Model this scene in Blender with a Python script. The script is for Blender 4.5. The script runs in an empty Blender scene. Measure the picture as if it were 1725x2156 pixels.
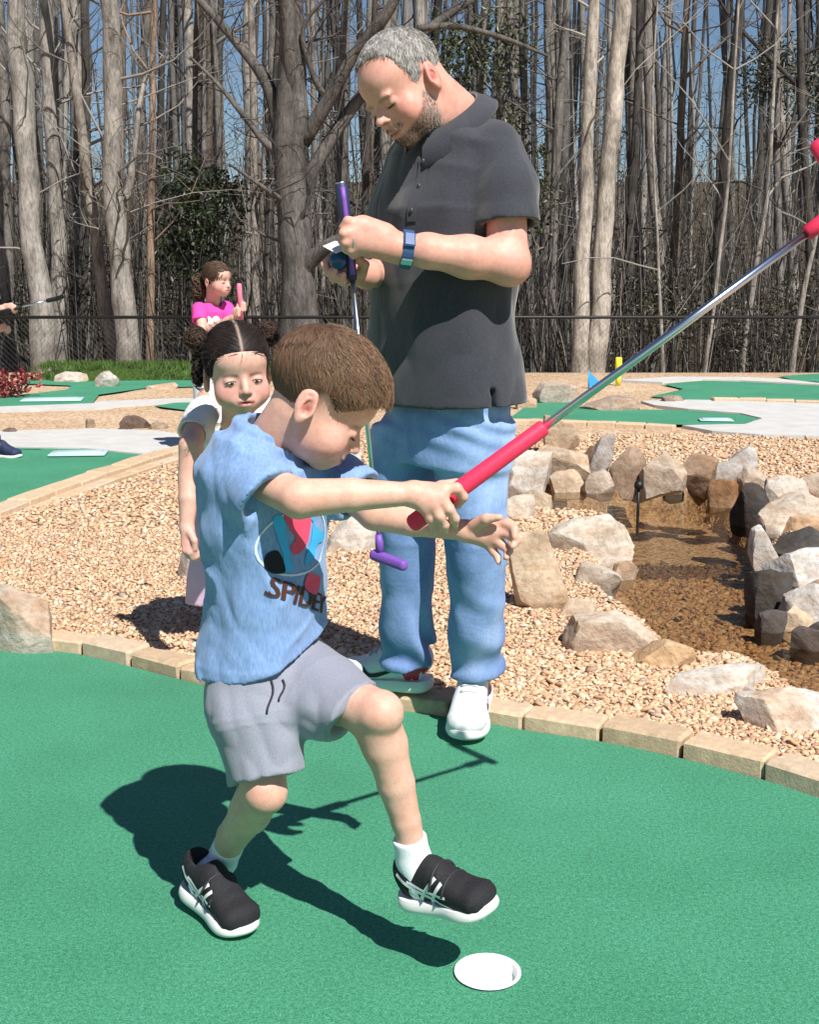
import bpy, math, random
import numpy as np
from mathutils import Vector, Matrix
from mathutils.bvhtree import BVHTree

# ------------------------------------------------------------------ camera, sky, sun, exposure
SC = bpy.context.scene
COL = SC.collection
PW, PH, FPX, CH, PITCH = 1725.0, 2156.0, 2650.0, 1.15, math.radians(10.64)
cam_d = bpy.data.cameras.new('camera')
cam = bpy.data.objects.new('camera', cam_d)
COL.objects.link(cam)
cam_d.sensor_fit = 'VERTICAL'
cam_d.sensor_height = 24.0
cam_d.lens = FPX / PH * 24.0
cam_d.clip_start = 0.05
cam_d.clip_end = 2000
cam.location = (0, 0, CH)
cam.rotation_euler = (math.pi / 2 - PITCH, 0, 0)
SC.camera = cam

SUN = Vector((0.395, -0.694, 1.0)).normalized()          # direction towards the sun
elev = math.asin(SUN.z)
wd = bpy.data.worlds.new('World')
SC.world = wd
wd.use_nodes = True
wn = wd.node_tree
bg = wn.nodes['Background']
sky = wn.nodes.new('ShaderNodeTexSky')
sky.sky_type = 'NISHITA'
sky.sun_disc = False
sky.sun_elevation = elev
sky.sun_rotation = math.atan2(SUN.x, SUN.y)
sky.altitude = 200
sky.air_density = 1.0
sky.dust_density = 0.05
sky.ozone_density = 4.0
wn.links.new(sky.outputs[0], bg.inputs[0])
bg.inputs[1].default_value = 0.056
sl = bpy.data.lights.new('sun', 'SUN')
sl.energy = 5.0
sl.angle = math.radians(0.5)
sl.color = (1.0, 0.955, 0.89)
so = bpy.data.objects.new('sun', sl)
COL.objects.link(so)
so.location = (4, -7, 10)
so.rotation_euler = SUN.to_track_quat('Z', 'Y').to_euler()
vs = SC.view_settings
vs.view_transform = 'Standard'
vs.look = 'None'
vs.exposure = 0.45
vs.gamma = 1.0
vs.use_curve_mapping = False
SC.cycles.max_bounces = 6
SC.cycles.transparent_max_bounces = 12
SC.cycles.caustics_reflective = False
SC.cycles.caustics_refractive = False

CP, SP = math.cos(PITCH), math.sin(PITCH)
def ray(px, py):
    a = (px - PW / 2) / FPX
    b = (PH / 2 - py) / FPX
    return np.array([a, CP + b * SP, -SP + b * CP])
def W(px, py, Y):                       # point of the photograph at forward distance Y
    r = ray(px, py)
    return np.array([0, 0, CH]) + r * (Y / r[1])
def G(px, py, z=0.0):                   # point of the photograph on the level z
    r = ray(px, py)
    return np.array([0, 0, CH]) + r * ((z - CH) / r[2])
def PX(p):                              # back to photograph pixels
    x, y, z = p[0], p[1], p[2] - CH
    d = y * CP - z * SP
    return (PW / 2 + FPX * x / d, PH / 2 - FPX * (y * SP + z * CP) / d)
def PPM(Y, z=0.5):                      # photograph pixels per metre
    return FPX / (Y * CP + (CH - z) * SP)
# ------------------------------------------------------------------ mesh helpers
BASE = {}
def put(name, parent=None, loc=(0, 0, 0)):
    o = bpy.data.objects.new(name, None)
    o.empty_display_size = 0.1
    COL.objects.link(o)
    BASE[o] = np.array(loc, float)
    if parent is not None:
        o.parent = parent
        o.location = BASE[o] - BASE[parent]
    else:
        o.location = loc
    return o
def tag(o, label=None, cat=None, group=None, kind=None):
    if label: o['label'] = label
    if cat: o['category'] = cat
    if group: o['group'] = group
    if kind: o['kind'] = kind
    return o
def thing(name, loc, label, cat, group=None):
    return tag(put(name, None, loc), label, cat, group)

def mesh_obj(name, V, F, mat, parent=None, col=None, smooth=True, sharp=None, base=None, mats=None, midx=None):
    """V world coordinates; F list of tuples or an (n,k) array; one mesh object"""
    V = np.asarray(V, float)
    b = BASE[parent] if parent is not None else (np.array(base, float) if base is not None else np.zeros(3))
    me = bpy.data.meshes.new(name)
    L = V - b
    if isinstance(F, np.ndarray):
        n, k = F.shape
        me.vertices.add(len(L)); me.vertices.foreach_set('co', L.astype(np.float32).ravel())
        me.loops.add(n * k); me.loops.foreach_set('vertex_index', F.astype(np.int32).ravel())
        me.polygons.add(n)
        me.polygons.foreach_set('loop_start', np.arange(0, n * k, k, dtype=np.int32))
        me.update(calc_edges=True)
    else:
        me.from_pydata([tuple(v) for v in L], [], F)
        me.update()
    if col is not None:
        at = me.color_attributes.new('Col', 'FLOAT_COLOR', 'POINT')
        c = np.ones((len(L), 4), np.float32); c[:, :3] = col
        at.data.foreach_set('color', c.ravel())
    for m in (mats or [mat]): me.materials.append(m)
    if midx is not None: me.polygons.foreach_set('material_index', np.asarray(midx, np.int32))
    me.polygons.foreach_set('use_smooth', np.full(len(me.polygons), smooth, bool))
    if sharp: me.set_sharp_from_angle(angle=math.radians(sharp))
    o = bpy.data.objects.new(name, me)
    COL.objects.link(o)
    BASE[o] = b
    if parent is not None:
        o.parent = parent
    else:
        o.location = b
    return o
def copy_obj(o, parent=None, loc=None):
    c = o.copy(); COL.objects.link(c)
    if parent is not None: c.parent = parent
    if loc is not None: c.location = loc
    return c

class MB:
    """collects pieces of ONE mesh"""
    def __init__(s): s.V = []; s.F = []; s.C = []; s.n = 0
    def add(s, V, F, c=None):
        V = np.asarray(V, float)
        s.V.append(V); s.F += [tuple(int(i) + s.n for i in f) for f in F]
        s.C.append(np.tile(np.array(c if c is not None else (1, 1, 1), float), (len(V), 1)) if c is None or np.ndim(c) == 1 else np.asarray(c))
        s.n += len(V)
    def tube(s, pts, rad, n=8, c=None, cap=True, flat=None):
        V, F = tube(pts, rad, n, cap, flat); s.add(V, F, c)
    def box(s, c, size, R=None, col=None):
        V, F = box(c, size, R); s.add(V, F, col)
    def obj(s, name, mat, parent=None, **k):
        return mesh_obj(name, np.concatenate(s.V), s.F, mat, parent, col=np.concatenate(s.C), **k)

def tube(pts, rad, n=8, cap=True, flat=None):
    P = np.asarray(pts, float); m = len(P)
    R = np.broadcast_to(np.asarray(rad, float), (m,))
    T = np.gradient(P, axis=0); T /= np.linalg.norm(T, axis=1)[:, None] + 1e-12
    up = np.array([0, 0, 1.0]) if abs(T[0][2]) < 0.9 else np.array([1.0, 0, 0])
    A = np.zeros_like(P); B = np.zeros_like(P)
    a = np.cross(up, T[0]); a /= np.linalg.norm(a)
    for i in range(m):
        a = a - T[i] * a.dot(T[i]); a /= np.linalg.norm(a) + 1e-12
        A[i] = a; B[i] = np.cross(T[i], a)
    t = np.arange(n) * 2 * math.pi / n
    fl = 1.0 if flat is None else flat
    V = P[:, None, :] + R[:, None, None] * (np.cos(t)[None, :, None] * A[:, None, :] + fl * np.sin(t)[None, :, None] * B[:, None, :])
    V = V.reshape(-1, 3)
    F = []
    for i in range(m - 1):
        for j in range(n):
            k = (j + 1) % n
            F.append((i * n + j, i * n + k, (i + 1) * n + k, (i + 1) * n + j))
    if cap:
        F.append(tuple(range(n - 1, -1, -1))); F.append(tuple((m - 1) * n + j for j in range(n)))
    return V, F
def box(c, size, R=None):
    s = np.array(size) / 2
    V = np.array([[x, y, z] for z in (-1, 1) for y in (-1, 1) for x in (-1, 1)], float) * s
    if R is not None: V = V @ np.asarray(R).T
    V = V + np.array(c)
    return V, [(0, 2, 3, 1), (4, 5, 7, 6), (0, 1, 5, 4), (2, 6, 7, 3), (0, 4, 6, 2), (1, 3, 7, 5)]
def bevbox(c, size, R=None, b=0.006, jit=0.0, rng=None):
    """box with chamfered edges, 26 faces"""
    s = np.array(size) / 2
    V = []; idx = {}
    for ix in (-1, 1):
        for iy in (-1, 1):
            for iz in (-1, 1):
                for ax in range(3):
                    p = np.array([ix, iy, iz]) * (s - b); p[ax] += b * [ix, iy, iz][ax]
                    idx[(ix, iy, iz, ax)] = len(V); V.append(p)
    F = []
    for ax in range(3):
        u, v = [(1, 2), (2, 0), (0, 1)][ax]
        for sg in (-1, 1):
            q = []
            for a, bb in ((-1, -1), (1, -1), (1, 1), (-1, 1)):
                k = [0, 0, 0]; k[ax] = sg; k[u] = a; k[v] = bb
                q.append(idx[(*k, ax)])
            F.append(tuple(q if sg > 0 else q[::-1]))
    for ax in range(3):
        u, v = [(1, 2), (2, 0), (0, 1)][ax]
        for a in (-1, 1):
            for bb in (-1, 1):
                k0 = [0, 0, 0]; k0[u] = a; k0[v] = bb
                k1 = list(k0); k0[ax] = -1; k1[ax] = 1
                q = [idx[(*k0, u)], idx[(*k1, u)], idx[(*k1, v)], idx[(*k0, v)]]
                F.append(tuple(q if a * bb < 0 else q[::-1]))
    for ix in (-1, 1):
        for iy in (-1, 1):
            for iz in (-1, 1):
                q = [idx[(ix, iy, iz, 0)], idx[(ix, iy, iz, 1)], idx[(ix, iy, iz, 2)]]
                F.append(tuple(q if ix * iy * iz > 0 else q[::-1]))
    V = np.array(V)
    if jit and rng is not None: V = V + rng.uniform(-jit, jit, V.shape)
    if R is not None: V = V @ np.asarray(R).T
    return V + np.array(c), F
def rotz(a):
    c, s = math.cos(a), math.sin(a); return np.array([[c, -s, 0], [s, c, 0], [0, 0, 1.0]])
def rotx(a):
    c, s = math.cos(a), math.sin(a); return np.array([[1.0, 0, 0], [0, c, -s], [0, s, c]])
def roty(a):
    c, s = math.cos(a), math.sin(a); return np.array([[c, 0, s], [0, 1.0, 0], [-s, 0, c]])
def unit(v):
    v = np.asarray(v, float); return v / (np.linalg.norm(v) + 1e-12)
def spline(pts, n=40, closed=False):
    """Catmull-Rom through points (rows of any width)"""
    P = np.asarray(pts, float)
    m = len(P)
    if closed: Q = np.vstack([P[-1], P, P[0], P[1]]); segs = m
    else: Q = np.vstack([2 * P[0] - P[1], P, 2 * P[-1] - P[-2]]); segs = m - 1
    out = []
    for k in range(n):
        t = k / n * segs if closed else k / (n - 1) * segs
        i = min(int(t), segs - 1); u = t - i
        a, b, c, d = Q[i], Q[i + 1], Q[i + 2], Q[i + 3]
        out.append(0.5 * (2 * b + (c - a) * u + (2 * a - 5 * b + 4 * c - d) * u * u + (3 * b - a - 3 * c + d) * u ** 3))
    return np.array(out)
def in_poly(x, y, poly):
    x = np.asarray(x); y = np.asarray(y); r = np.zeros(x.shape, bool)
    n = len(poly)
    for i in range(n):
        x1, y1 = poly[i][0], poly[i][1]; x2, y2 = poly[(i + 1) % n][0], poly[(i + 1) % n][1]
        if y1 == y2: continue
        c = ((y1 > y) != (y2 > y)) & (x < (x2 - x1) * (y - y1) / (y2 - y1) + x1)
        r ^= c
    return r
def poly_dist(x, y, poly, closed=True):
    d = np.full(np.shape(x), 1e9)
    n = len(poly)
    for i in range(n if closed else n - 1):
        ax, ay = poly[i][0], poly[i][1]; bx, by = poly[(i + 1) % n][0], poly[(i + 1) % n][1]
        vx, vy = bx - ax, by - ay
        t = np.clip(((x - ax) * vx + (y - ay) * vy) / (vx * vx + vy * vy + 1e-12), 0, 1)
        d = np.minimum(d, np.hypot(x - ax - t * vx, y - ay - t * vy))
    return d
def wav(P, seed, freq, n=7):
    """smooth pseudo noise in about [-1,1] at points P (N,3); freq scalar or per axis"""
    r = np.random.default_rng(seed)
    f = np.broadcast_to(np.asarray(freq, float), (3,))
    out = np.zeros(len(P)); Q = P * f
    for i in range(n):
        k = r.normal(size=3); k /= np.linalg.norm(k); k *= r.uniform(0.7, 1.6) * 2 * math.pi
        w = r.normal(size=3) * 3
        out += np.sin(Q @ k + r.uniform(0, 6.28) + 0.8 * np.sin(Q @ w + r.uniform(0, 6.28)))
    return out / math.sqrt(n) / 1.3

def tubes_many(P, R, sides=3):
    """P (n,m,3) polylines, R (n,m)"""
    n, m, _ = P.shape
    T = np.gradient(P, axis=1); T /= np.linalg.norm(T, axis=2, keepdims=True) + 1e-9
    ref = np.where(np.abs(T[:, :, 2:3]) < 0.8, np.array([0, 0, 1.0]), np.array([1.0, 0, 0]))
    A = np.cross(ref, T); A /= np.linalg.norm(A, axis=2, keepdims=True) + 1e-9
    B = np.cross(T, A)
    t = np.arange(sides) * 2 * math.pi / sides
    V = P[:, :, None, :] + R[:, :, None, None] * (np.cos(t)[None, None, :, None] * A[:, :, None, :] + np.sin(t)[None, None, :, None] * B[:, :, None, :])
    i, k, j = np.meshgrid(np.arange(n), np.arange(m - 1), np.arange(sides), indexing='ij')
    a = (i * m + k) * sides; j2 = (j + 1) % sides
    F = np.stack([a + j, a + j2, a + sides + j2, a + sides + j], -1).reshape(-1, 4)
    return V.reshape(-1, 3), F

def ico(sub=0):
    t = (1 + 5 ** 0.5) / 2
    V = [(-1, t, 0), (1, t, 0), (-1, -t, 0), (1, -t, 0), (0, -1, t), (0, 1, t), (0, -1, -t), (0, 1, -t), (t, 0, -1), (t, 0, 1), (-t, 0, -1), (-t, 0, 1)]
    F = [(0, 11, 5), (0, 5, 1), (0, 1, 7), (0, 7, 10), (0, 10, 11), (1, 5, 9), (5, 11, 4), (11, 10, 2), (10, 7, 6), (7, 1, 8), (3, 9, 4), (3, 4, 2), (3, 2, 6), (3, 6, 8), (3, 8, 9), (4, 9, 5), (2, 4, 11), (6, 2, 10), (8, 6, 7), (9, 8, 1)]
    V = [unit(v) for v in V]
    for _ in range(sub):
        mid = {}; NF = []
        def m(a, b):
            k = (min(a, b), max(a, b))
            if k not in mid: mid[k] = len(V); V.append(unit(V[a] + V[b]))
            return mid[k]
        for a, b, c in F:
            ab, bc, ca = m(a, b), m(b, c), m(c, a); NF += [(a, ab, ca), (b, bc, ab), (c, ca, bc), (ab, bc, ca)]
        F = NF
    return np.array(V), np.array(F)

# ------------------------------------------------------------------ signed distance modelling
def smin(a, b, k):
    if k <= 0: return np.minimum(a, b)
    h = np.clip(0.5 + 0.5 * (b - a) / k, 0, 1)
    return b + (a - b) * h - k * h * (1 - h)
class SDF:
    def __init__(s): s.ops = []
    def _op(s, fn, lo, hi, mode, k): s.ops.append((fn, np.array(lo, float), np.array(hi, float), mode, k)); return s
    def cap(s, a, b, ra, rb=None, k=0.01, mode='u'):
        a = np.array(a, float); b = np.array(b, float); rb = ra if rb is None else rb
        d = b - a; L = d.dot(d) + 1e-12; R = max(ra, rb)
        def fn(X, Y, Z):
            x, y, z = X - a[0], Y - a[1], Z - a[2]
            t = np.clip((x * d[0] + y * d[1] + z * d[2]) / L, 0, 1)
            return np.sqrt((x - t * d[0]) ** 2 + (y - t * d[1]) ** 2 + (z - t * d[2]) ** 2) - (ra + (rb - ra) * t)
        return s._op(fn, np.minimum(a, b) - R, np.maximum(a, b) + R, mode, k)
    def ell(s, c, r, R=None, k=0.01, mode='u'):
        c = np.array(c, float); r = np.broadcast_to(np.array(r, float), (3,)); M = np.eye(3) if R is None else np.asarray(R)
        def fn(X, Y, Z):
            x, y, z = X - c[0], Y - c[1], Z - c[2]
            u = (M[0, 0] * x + M[1, 0] * y + M[2, 0] * z) / r[0]
            v = (M[0, 1] * x + M[1, 1] * y + M[2, 1] * z) / r[1]
            w = (M[0, 2] * x + M[1, 2] * y + M[2, 2] * z) / r[2]
            k0 = np.sqrt(u * u + v * v + w * w)
            k1 = np.sqrt((u / r[0]) ** 2 + (v / r[1]) ** 2 + (w / r[2]) ** 2) + 1e-9
            return k0 * (k0 - 1) / k1
        ext = np.sqrt(((M * r) ** 2).sum(1))
        return s._op(fn, c - ext, c + ext, mode, k)
    def box(s, c, h, R=None, rnd=0.003, k=0.005, mode='u'):
        c = np.array(c, float); h = np.array(h, float); M = np.eye(3) if R is None else np.asarray(R)
        def fn(X, Y, Z):
            x, y, z = X - c[0], Y - c[1], Z - c[2]
            q = [np.abs(M[0, i] * x + M[1, i] * y + M[2, i] * z) - (h[i] - rnd) for i in range(3)]
            o = np.sqrt(sum(np.maximum(v, 0) ** 2 for v in q))
            return o + np.minimum(np.maximum(np.maximum(q[0], q[1]), q[2]), 0) - rnd
        e = np.linalg.norm(h)
        return s._op(fn, c - e, c + e, mode, k)
    def loft(s, kn, side, k=0.01, mode='u', power=2.0, caps=True):
        """kn rows: centre xyz, half width along side, half depth across; side = vector"""
        K = np.array(kn, float); side = unit(side)
        R = max(K[:, 3].max(), K[:, 4].max())
        def fn(X, Y, Z):
            best = None
            for i in range(len(K) - 1):
                a, b = K[i, :3], K[i + 1, :3]; d = b - a; L = math.sqrt(d.dot(d)); t_ = d / L
                sd = side - t_ * side.dot(t_); sd = sd / np.linalg.norm(sd); fr = np.cross(t_, sd)
                x, y, z = X - a[0], Y - a[1], Z - a[2]
                t0 = (x * t_[0] + y * t_[1] + z * t_[2]) / L
                t = np.clip(t0, 0, 1); tt = t * t * (3 - 2 * t) * 0.5 + t * 0.5
                ru = K[i, 3] + (K[i + 1, 3] - K[i, 3]) * tt; rv = K[i, 4] + (K[i + 1, 4] - K[i, 4]) * tt
                u = x * sd[0] + y * sd[1] + z * sd[2]; v = x * fr[0] + y * fr[1] + z * fr[2]
                sl_ = np.where(t0 < 0, 0.0 if i == 0 else 0.014, 0.0 if i == len(K) - 2 else 0.014)
                h = np.maximum(np.abs(t0 - t) * L - sl_, 0)
                if power == 2.0: e = np.sqrt((u / ru) ** 2 + (v / rv) ** 2)
                else: e = (np.abs(u / ru) ** power + np.abs(v / rv) ** power) ** (1 / power)
                q = (e - 1) * np.minimum(ru, rv)
                q = np.where(h > 0, np.sqrt(np.maximum(q, 0) ** 2 + h * h) + np.minimum(q, 0) * 0.0, q)
                q = np.where((h > 0) & (q <= h), h, q)
                best = q if best is None else np.minimum(best, q)
            return best
        lo = K[:, :3].min(0) - R; hi = K[:, :3].max(0) + R
        return s._op(fn, lo, hi, mode, k)
    def plane(s, p, n, k=0.002):
        """cuts away the side the normal n points to"""
        p = np.array(p, float); n = unit(n)
        def fn(X, Y, Z): return (X - p[0]) * n[0] + (Y - p[1]) * n[1] + (Z - p[2]) * n[2]
        return s._op(fn, np.full(3, -1e9), np.full(3, 1e9), 'i', k)
    def disp(s, fn):
        """fn(P (N,3)) -> offset in metres, positive swells"""
        return s._op(fn, np.full(3, -1e9), np.full(3, 1e9), 'd', 0)
    def group(s, other, k=0.01):
        """another model, finished on its own (cut, opened), joined smoothly"""
        us = [o for o in other.ops if o[3] in 'ug']
        s.ops.append((other, np.min([o[1] for o in us], 0), np.max([o[2] for o in us], 0), 'g', k)); return s
    def field(s, res, pad=3):
        us = [o for o in s.ops if o[3] in 'ug']
        lo = np.min([o[1] for o in us], 0) - pad * res - 0.01; hi = np.max([o[2] for o in us], 0) + pad * res + 0.01
        n = np.ceil((hi - lo) / res).astype(int) + 1
        ax = [(lo[i] + res * np.arange(n[i])).astype(np.float32) for i in range(3)]
        return s.fill(ax, lo, hi, n, res), lo
    def fill(s, ax, lo, hi, n, res):
        D = np.full(n, 0.15, np.float32)
        for fn, a, b, mode, k in s.ops:
            if mode == 'g':
                D = smin(D, fn.fill(ax, lo, hi, n, res), k); continue
            if mode == 'd':
                I = np.where(np.abs(D) < 0.03)
                P = np.stack([ax[i][I[i]] for i in range(3)], 1).astype(float)
                D[I] -= fn(P).astype(np.float32)
                continue
            m = k + 4 * res + 0.004
            i0 = np.clip(np.floor((np.maximum(a - m, lo) - lo) / res), 0, n - 1).astype(int)
            i1 = np.clip(np.ceil((np.minimum(b + m, hi) - lo) / res) + 1, 1, n).astype(int)
            if np.any(i1 <= i0): continue
            sl = tuple(slice(i0[i], i1[i]) for i in range(3))
            d = fn(ax[0][sl[0]][:, None, None], ax[1][sl[1]][None, :, None], ax[2][sl[2]][None, None, :]).astype(np.float32)
            if mode == 'u': D[sl] = smin(D[sl], d, k)
            elif mode == 's': D[sl] = -smin(-D[sl], d, k)
            elif mode == 'i': D[sl] = -smin(-D[sl], -d, k)
        return D
    def mesh(s, res, smooth=1):
        D, lo = s.field(res)
        V, Q = surface_nets(D)
        V = V * res + lo
        for _ in range(smooth): V = relax(V, Q)
        return V, Q
def surface_nets(D):
    S = D < 0
    nx, ny, nz = D.shape
    c = np.zeros((nx - 1, ny - 1, nz - 1), np.uint8)
    for dx in (0, 1):
        for dy in (0, 1):
            for dz in (0, 1):
                c += S[dx:nx - 1 + dx, dy:ny - 1 + dy, dz:nz - 1 + dz]
    mask = (c > 0) & (c < 8)
    I = np.stack(np.where(mask), 1)
    idx = np.full(mask.shape, -1, np.int32); idx[mask] = np.arange(len(I))
    acc = np.zeros((len(I), 3)); cnt = np.zeros(len(I))
    cor = [(a, b, d) for a in (0, 1) for b in (0, 1) for d in (0, 1)]
    val = {q: D[I[:, 0] + q[0], I[:, 1] + q[1], I[:, 2] + q[2]].astype(float) for q in cor}
    for q in cor:
        for ax in range(3):
            if q[ax]: continue
            r = list(q); r[ax] = 1; r = tuple(r)
            a, b = val[q], val[r]; m = (a < 0) != (b < 0)
            t = np.where(m, a / np.where(m, a - b, 1), 0)
            for j in range(3):
                acc[:, j] += np.where(m, q[j] + (t if j == ax else 0), 0)
            cnt += m
    V = I + acc / np.maximum(cnt, 1)[:, None]
    Q = []
    for ax in range(3):
        a = [slice(None)] * 3; b = [slice(None)] * 3
        a[ax] = slice(0, -1); b[ax] = slice(1, None)
        s0 = S[tuple(a)]; s1 = S[tuple(b)]
        E = np.stack(np.where(s0 != s1), 1)
        flip = s0[E[:, 0], E[:, 1], E[:, 2]]
        u, v = [(1, 2), (2, 0), (0, 1)][ax]
        ok = (E[:, u] > 0) & (E[:, v] > 0) & (E[:, u] < D.shape[u] - 1) & (E[:, v] < D.shape[v] - 1)
        E = E[ok]; flip = flip[ok]
        def at(du, dv):
            K = E.copy(); K[:, u] += du; K[:, v] += dv
            return idx[K[:, 0], K[:, 1], K[:, 2]]
        q = np.stack([at(-1, -1), at(0, -1), at(0, 0), at(-1, 0)], 1)
        q[~flip] = q[~flip][:, ::-1]
        Q.append(q)
    Q = np.concatenate(Q)
    return V, Q[(Q >= 0).all(1)]
def relax(V, Q, f=0.5):
    n = len(V)
    i = np.concatenate([Q[:, 0], Q[:, 1], Q[:, 2], Q[:, 3]]); j = np.concatenate([Q[:, 1], Q[:, 2], Q[:, 3], Q[:, 0]])
    a = np.concatenate([i, j]); b = np.concatenate([j, i])
    cnt = np.bincount(a, minlength=n)[:, None] + 1e-9
    m = np.stack([np.bincount(a, weights=V[b, k], minlength=n) for k in range(3)], 1) / cnt
    return V + f * (m - V)
def vnormals(V, Q):
    nf = np.cross(V[Q[:, 2]] - V[Q[:, 0]], V[Q[:, 3]] - V[Q[:, 1]])
    N = np.stack([sum(np.bincount(Q[:, c], weights=nf[:, k], minlength=len(V)) for c in range(4)) for k in range(3)], 1)
    return N / (np.linalg.norm(N, axis=1)[:, None] + 1e-12)
def bvh_of(V, Q):
    return BVHTree.FromPolygons([tuple(v) for v in V], [tuple(int(i) for i in q) for q in Q])

# ------------------------------------------------------------------ materials
def sock(b, *names):
    for n in names:
        if n in b.inputs: return b.inputs[n]
def ramp(nt, fac, stops):
    r = nt.nodes.new('ShaderNodeValToRGB')
    e = r.color_ramp.elements
    while len(e) < len(stops): e.new(0.5)
    for k, (p, c) in enumerate(stops):
        e[k].position = p; e[k].color = (*c, 1)
    nt.links.new(fac, r.inputs[0]); return r.outputs[0]
def noise(nt, scale, detail=3, rough=0.55, vec=None, dist=0.0):
    n = nt.nodes.new('ShaderNodeTexNoise')
    n.inputs['Scale'].default_value = scale; n.inputs['Detail'].default_value = detail
    n.inputs['Roughness'].default_value = rough; n.inputs['Distortion'].default_value = dist
    if vec is not None: nt.links.new(vec, n.inputs['Vector'])
    return n.outputs['Fac']
def objco(nt, scale=(1, 1, 1), rot=(0, 0, 0)):
    t = nt.nodes.new('ShaderNodeTexCoord'); m = nt.nodes.new('ShaderNodeMapping')
    m.inputs['Scale'].default_value = scale; m.inputs['Rotation'].default_value = rot
    nt.links.new(t.outputs['Object'], m.inputs['Vector']); return m.outputs[0]
def mixc(nt, fac, a, b, mode='MIX'):
    n = nt.nodes.new('ShaderNodeMix'); n.data_type = 'RGBA'; n.blend_type = mode
    for s, v in ((n.inputs[0], fac), (n.inputs[6], a), (n.inputs[7], b)):
        if isinstance(v, (int, float)): s.default_value = v
        elif isinstance(v, tuple): s.default_value = (*v, 1)
        else: nt.links.new(v, s)
    return n.outputs[2]
def attr(nt, name='Col'):
    a = nt.nodes.new('ShaderNodeAttribute'); a.attribute_name = name; return a.outputs['Color']
def bump(nt, h, strength=0.3, dist=0.01, normal=None):
    b = nt.nodes.new('ShaderNodeBump'); b.inputs['Strength'].default_value = strength; b.inputs['Distance'].default_value = dist
    nt.links.new(h, b.inputs['Height'])
    if normal is not None: nt.links.new(normal, b.inputs['Normal'])
    return b.outputs[0]
def new_mat(name, rough=0.6, spec=0.5, metal=0.0):
    m = bpy.data.materials.new(name); m.use_nodes = True
    nt = m.node_tree; b = nt.nodes['Principled BSDF']
    b.inputs['Roughness'].default_value = rough; b.inputs['Metallic'].default_value = metal
    s = sock(b, 'Specular IOR Level', 'Specular'); s.default_value = spec
    return m, nt, b
def simple(name, c, rough=0.6, spec=0.4, metal=0.0, nscale=40, namp=0.12, bstr=0.0, bscale=200, bdist=0.002, useattr=False, sheen=0.0):
    """plain colour with slight procedural mottling and relief; useattr multiplies by the vertex colour"""
    m, nt, b = new_mat(name, rough, spec, metal)
    co = objco(nt)
    f = noise(nt, nscale, 4, 0.6, co)
    lo = tuple(max(0, v * (1 - namp)) for v in c); hi = tuple(min(1, v * (1 + namp)) for v in c)
    out = ramp(nt, f, [(0.3, lo), (0.7, hi)])
    if useattr: out = mixc(nt, 1.0, out, attr(nt), 'MULTIPLY')
    nt.links.new(out, b.inputs['Base Color'])
    if bstr > 0:
        nt.links.new(bump(nt, noise(nt, bscale, 3, 0.6, co), bstr, bdist), b.inputs['Normal'])
    if sheen > 0:
        s = sock(b, 'Sheen Weight'); 
        if s: s.default_value = sheen
    return m
# ================================================================== THE SETTING
RNG = np.random.default_rng(7)
def GP(pts, z=0.0): return [tuple(G(x, y, z)[:2]) for x, y in pts]
EDGE_PX = [(-260, 1318), (-120, 1345), (0, 1362), (115, 1368), (250, 1397), (420, 1440), (560, 1462), (700, 1480), (850, 1497), (930, 1508),
           (1050, 1527), (1105, 1537), (1270, 1562), (1450, 1600), (1620, 1645), (1725, 1680), (1950, 1765), (2200, 1880)]
EDGE = spline(np.array(GP(EDGE_PX)), 160)
GREEN0 = [tuple(p) for p in EDGE] + [(3.2, 0.9), (3.2, -2.0), (-4.0, -2.0), (-4.0, EDGE[0][1] + 0.1)]
GA = GP([(-260, 945), (20, 943), (170, 946), (330, 961), (250, 986), (120, 1030), (0, 1075), (-120, 1120), (-260, 1180)])
PATH1 = GP([(-300, 918), (20, 911), (200, 906), (330, 911), (420, 924), (560, 938), (760, 950), (760, 985), (560, 985), (400, 976), (330, 963), (170, 948), (20, 945), (-300, 947)])
GB = GP([(-200, 862), (0, 858), (195, 851), (208, 833), (300, 820), (430, 815), (520, 812), (520, 803), (50, 800), (60, 810), (150, 814), (140, 822), (0, 838), (-200, 846)])
PATH2 = GP([(-200, 872), (0, 868), (190, 862), (370, 850), (480, 848), (480, 842), (370, 841), (208, 848), (195, 852), (0, 859), (-200, 863)])
GB2 = GP([(322, 857), (400, 845), (520, 846), (520, 870), (400, 867)])
GC = GP([(1000, 884), (1080, 880), (1120, 850), (1190, 846), (1225, 862), (1330, 866), (1450, 868), (1560, 877), (1602, 886), (1570, 896), (1500, 899), (1437, 899), (1300, 893), (1120, 887), (1000, 888)])
PATH3 = GP([(1437, 901), (1570, 898), (1606, 886), (1560, 875), (1450, 866), (1380, 858), (1350, 849), (1450, 846), (1560, 848), (1720, 853), (1950, 858), (1950, 930), (1720, 924), (1600, 921), (1500, 913)])
GD = GP([(1368, 838), (1440, 822), (1395, 811), (1480, 804), (1560, 806), (1720, 814), (1950, 824), (1950, 856), (1720, 851), (1560, 846), (1450, 844)])
GE = GP([(1640, 794), (1720, 789), (1950, 786), (1950, 812), (1720, 806), (1680, 804)])
PATH4 = GP([(1300, 803), (1420, 796), (1560, 797), (1640, 800), (1720, 809), (1950, 818), (1950, 822), (1720, 812), (1560, 804), (1480, 802), (1395, 808)])
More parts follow.
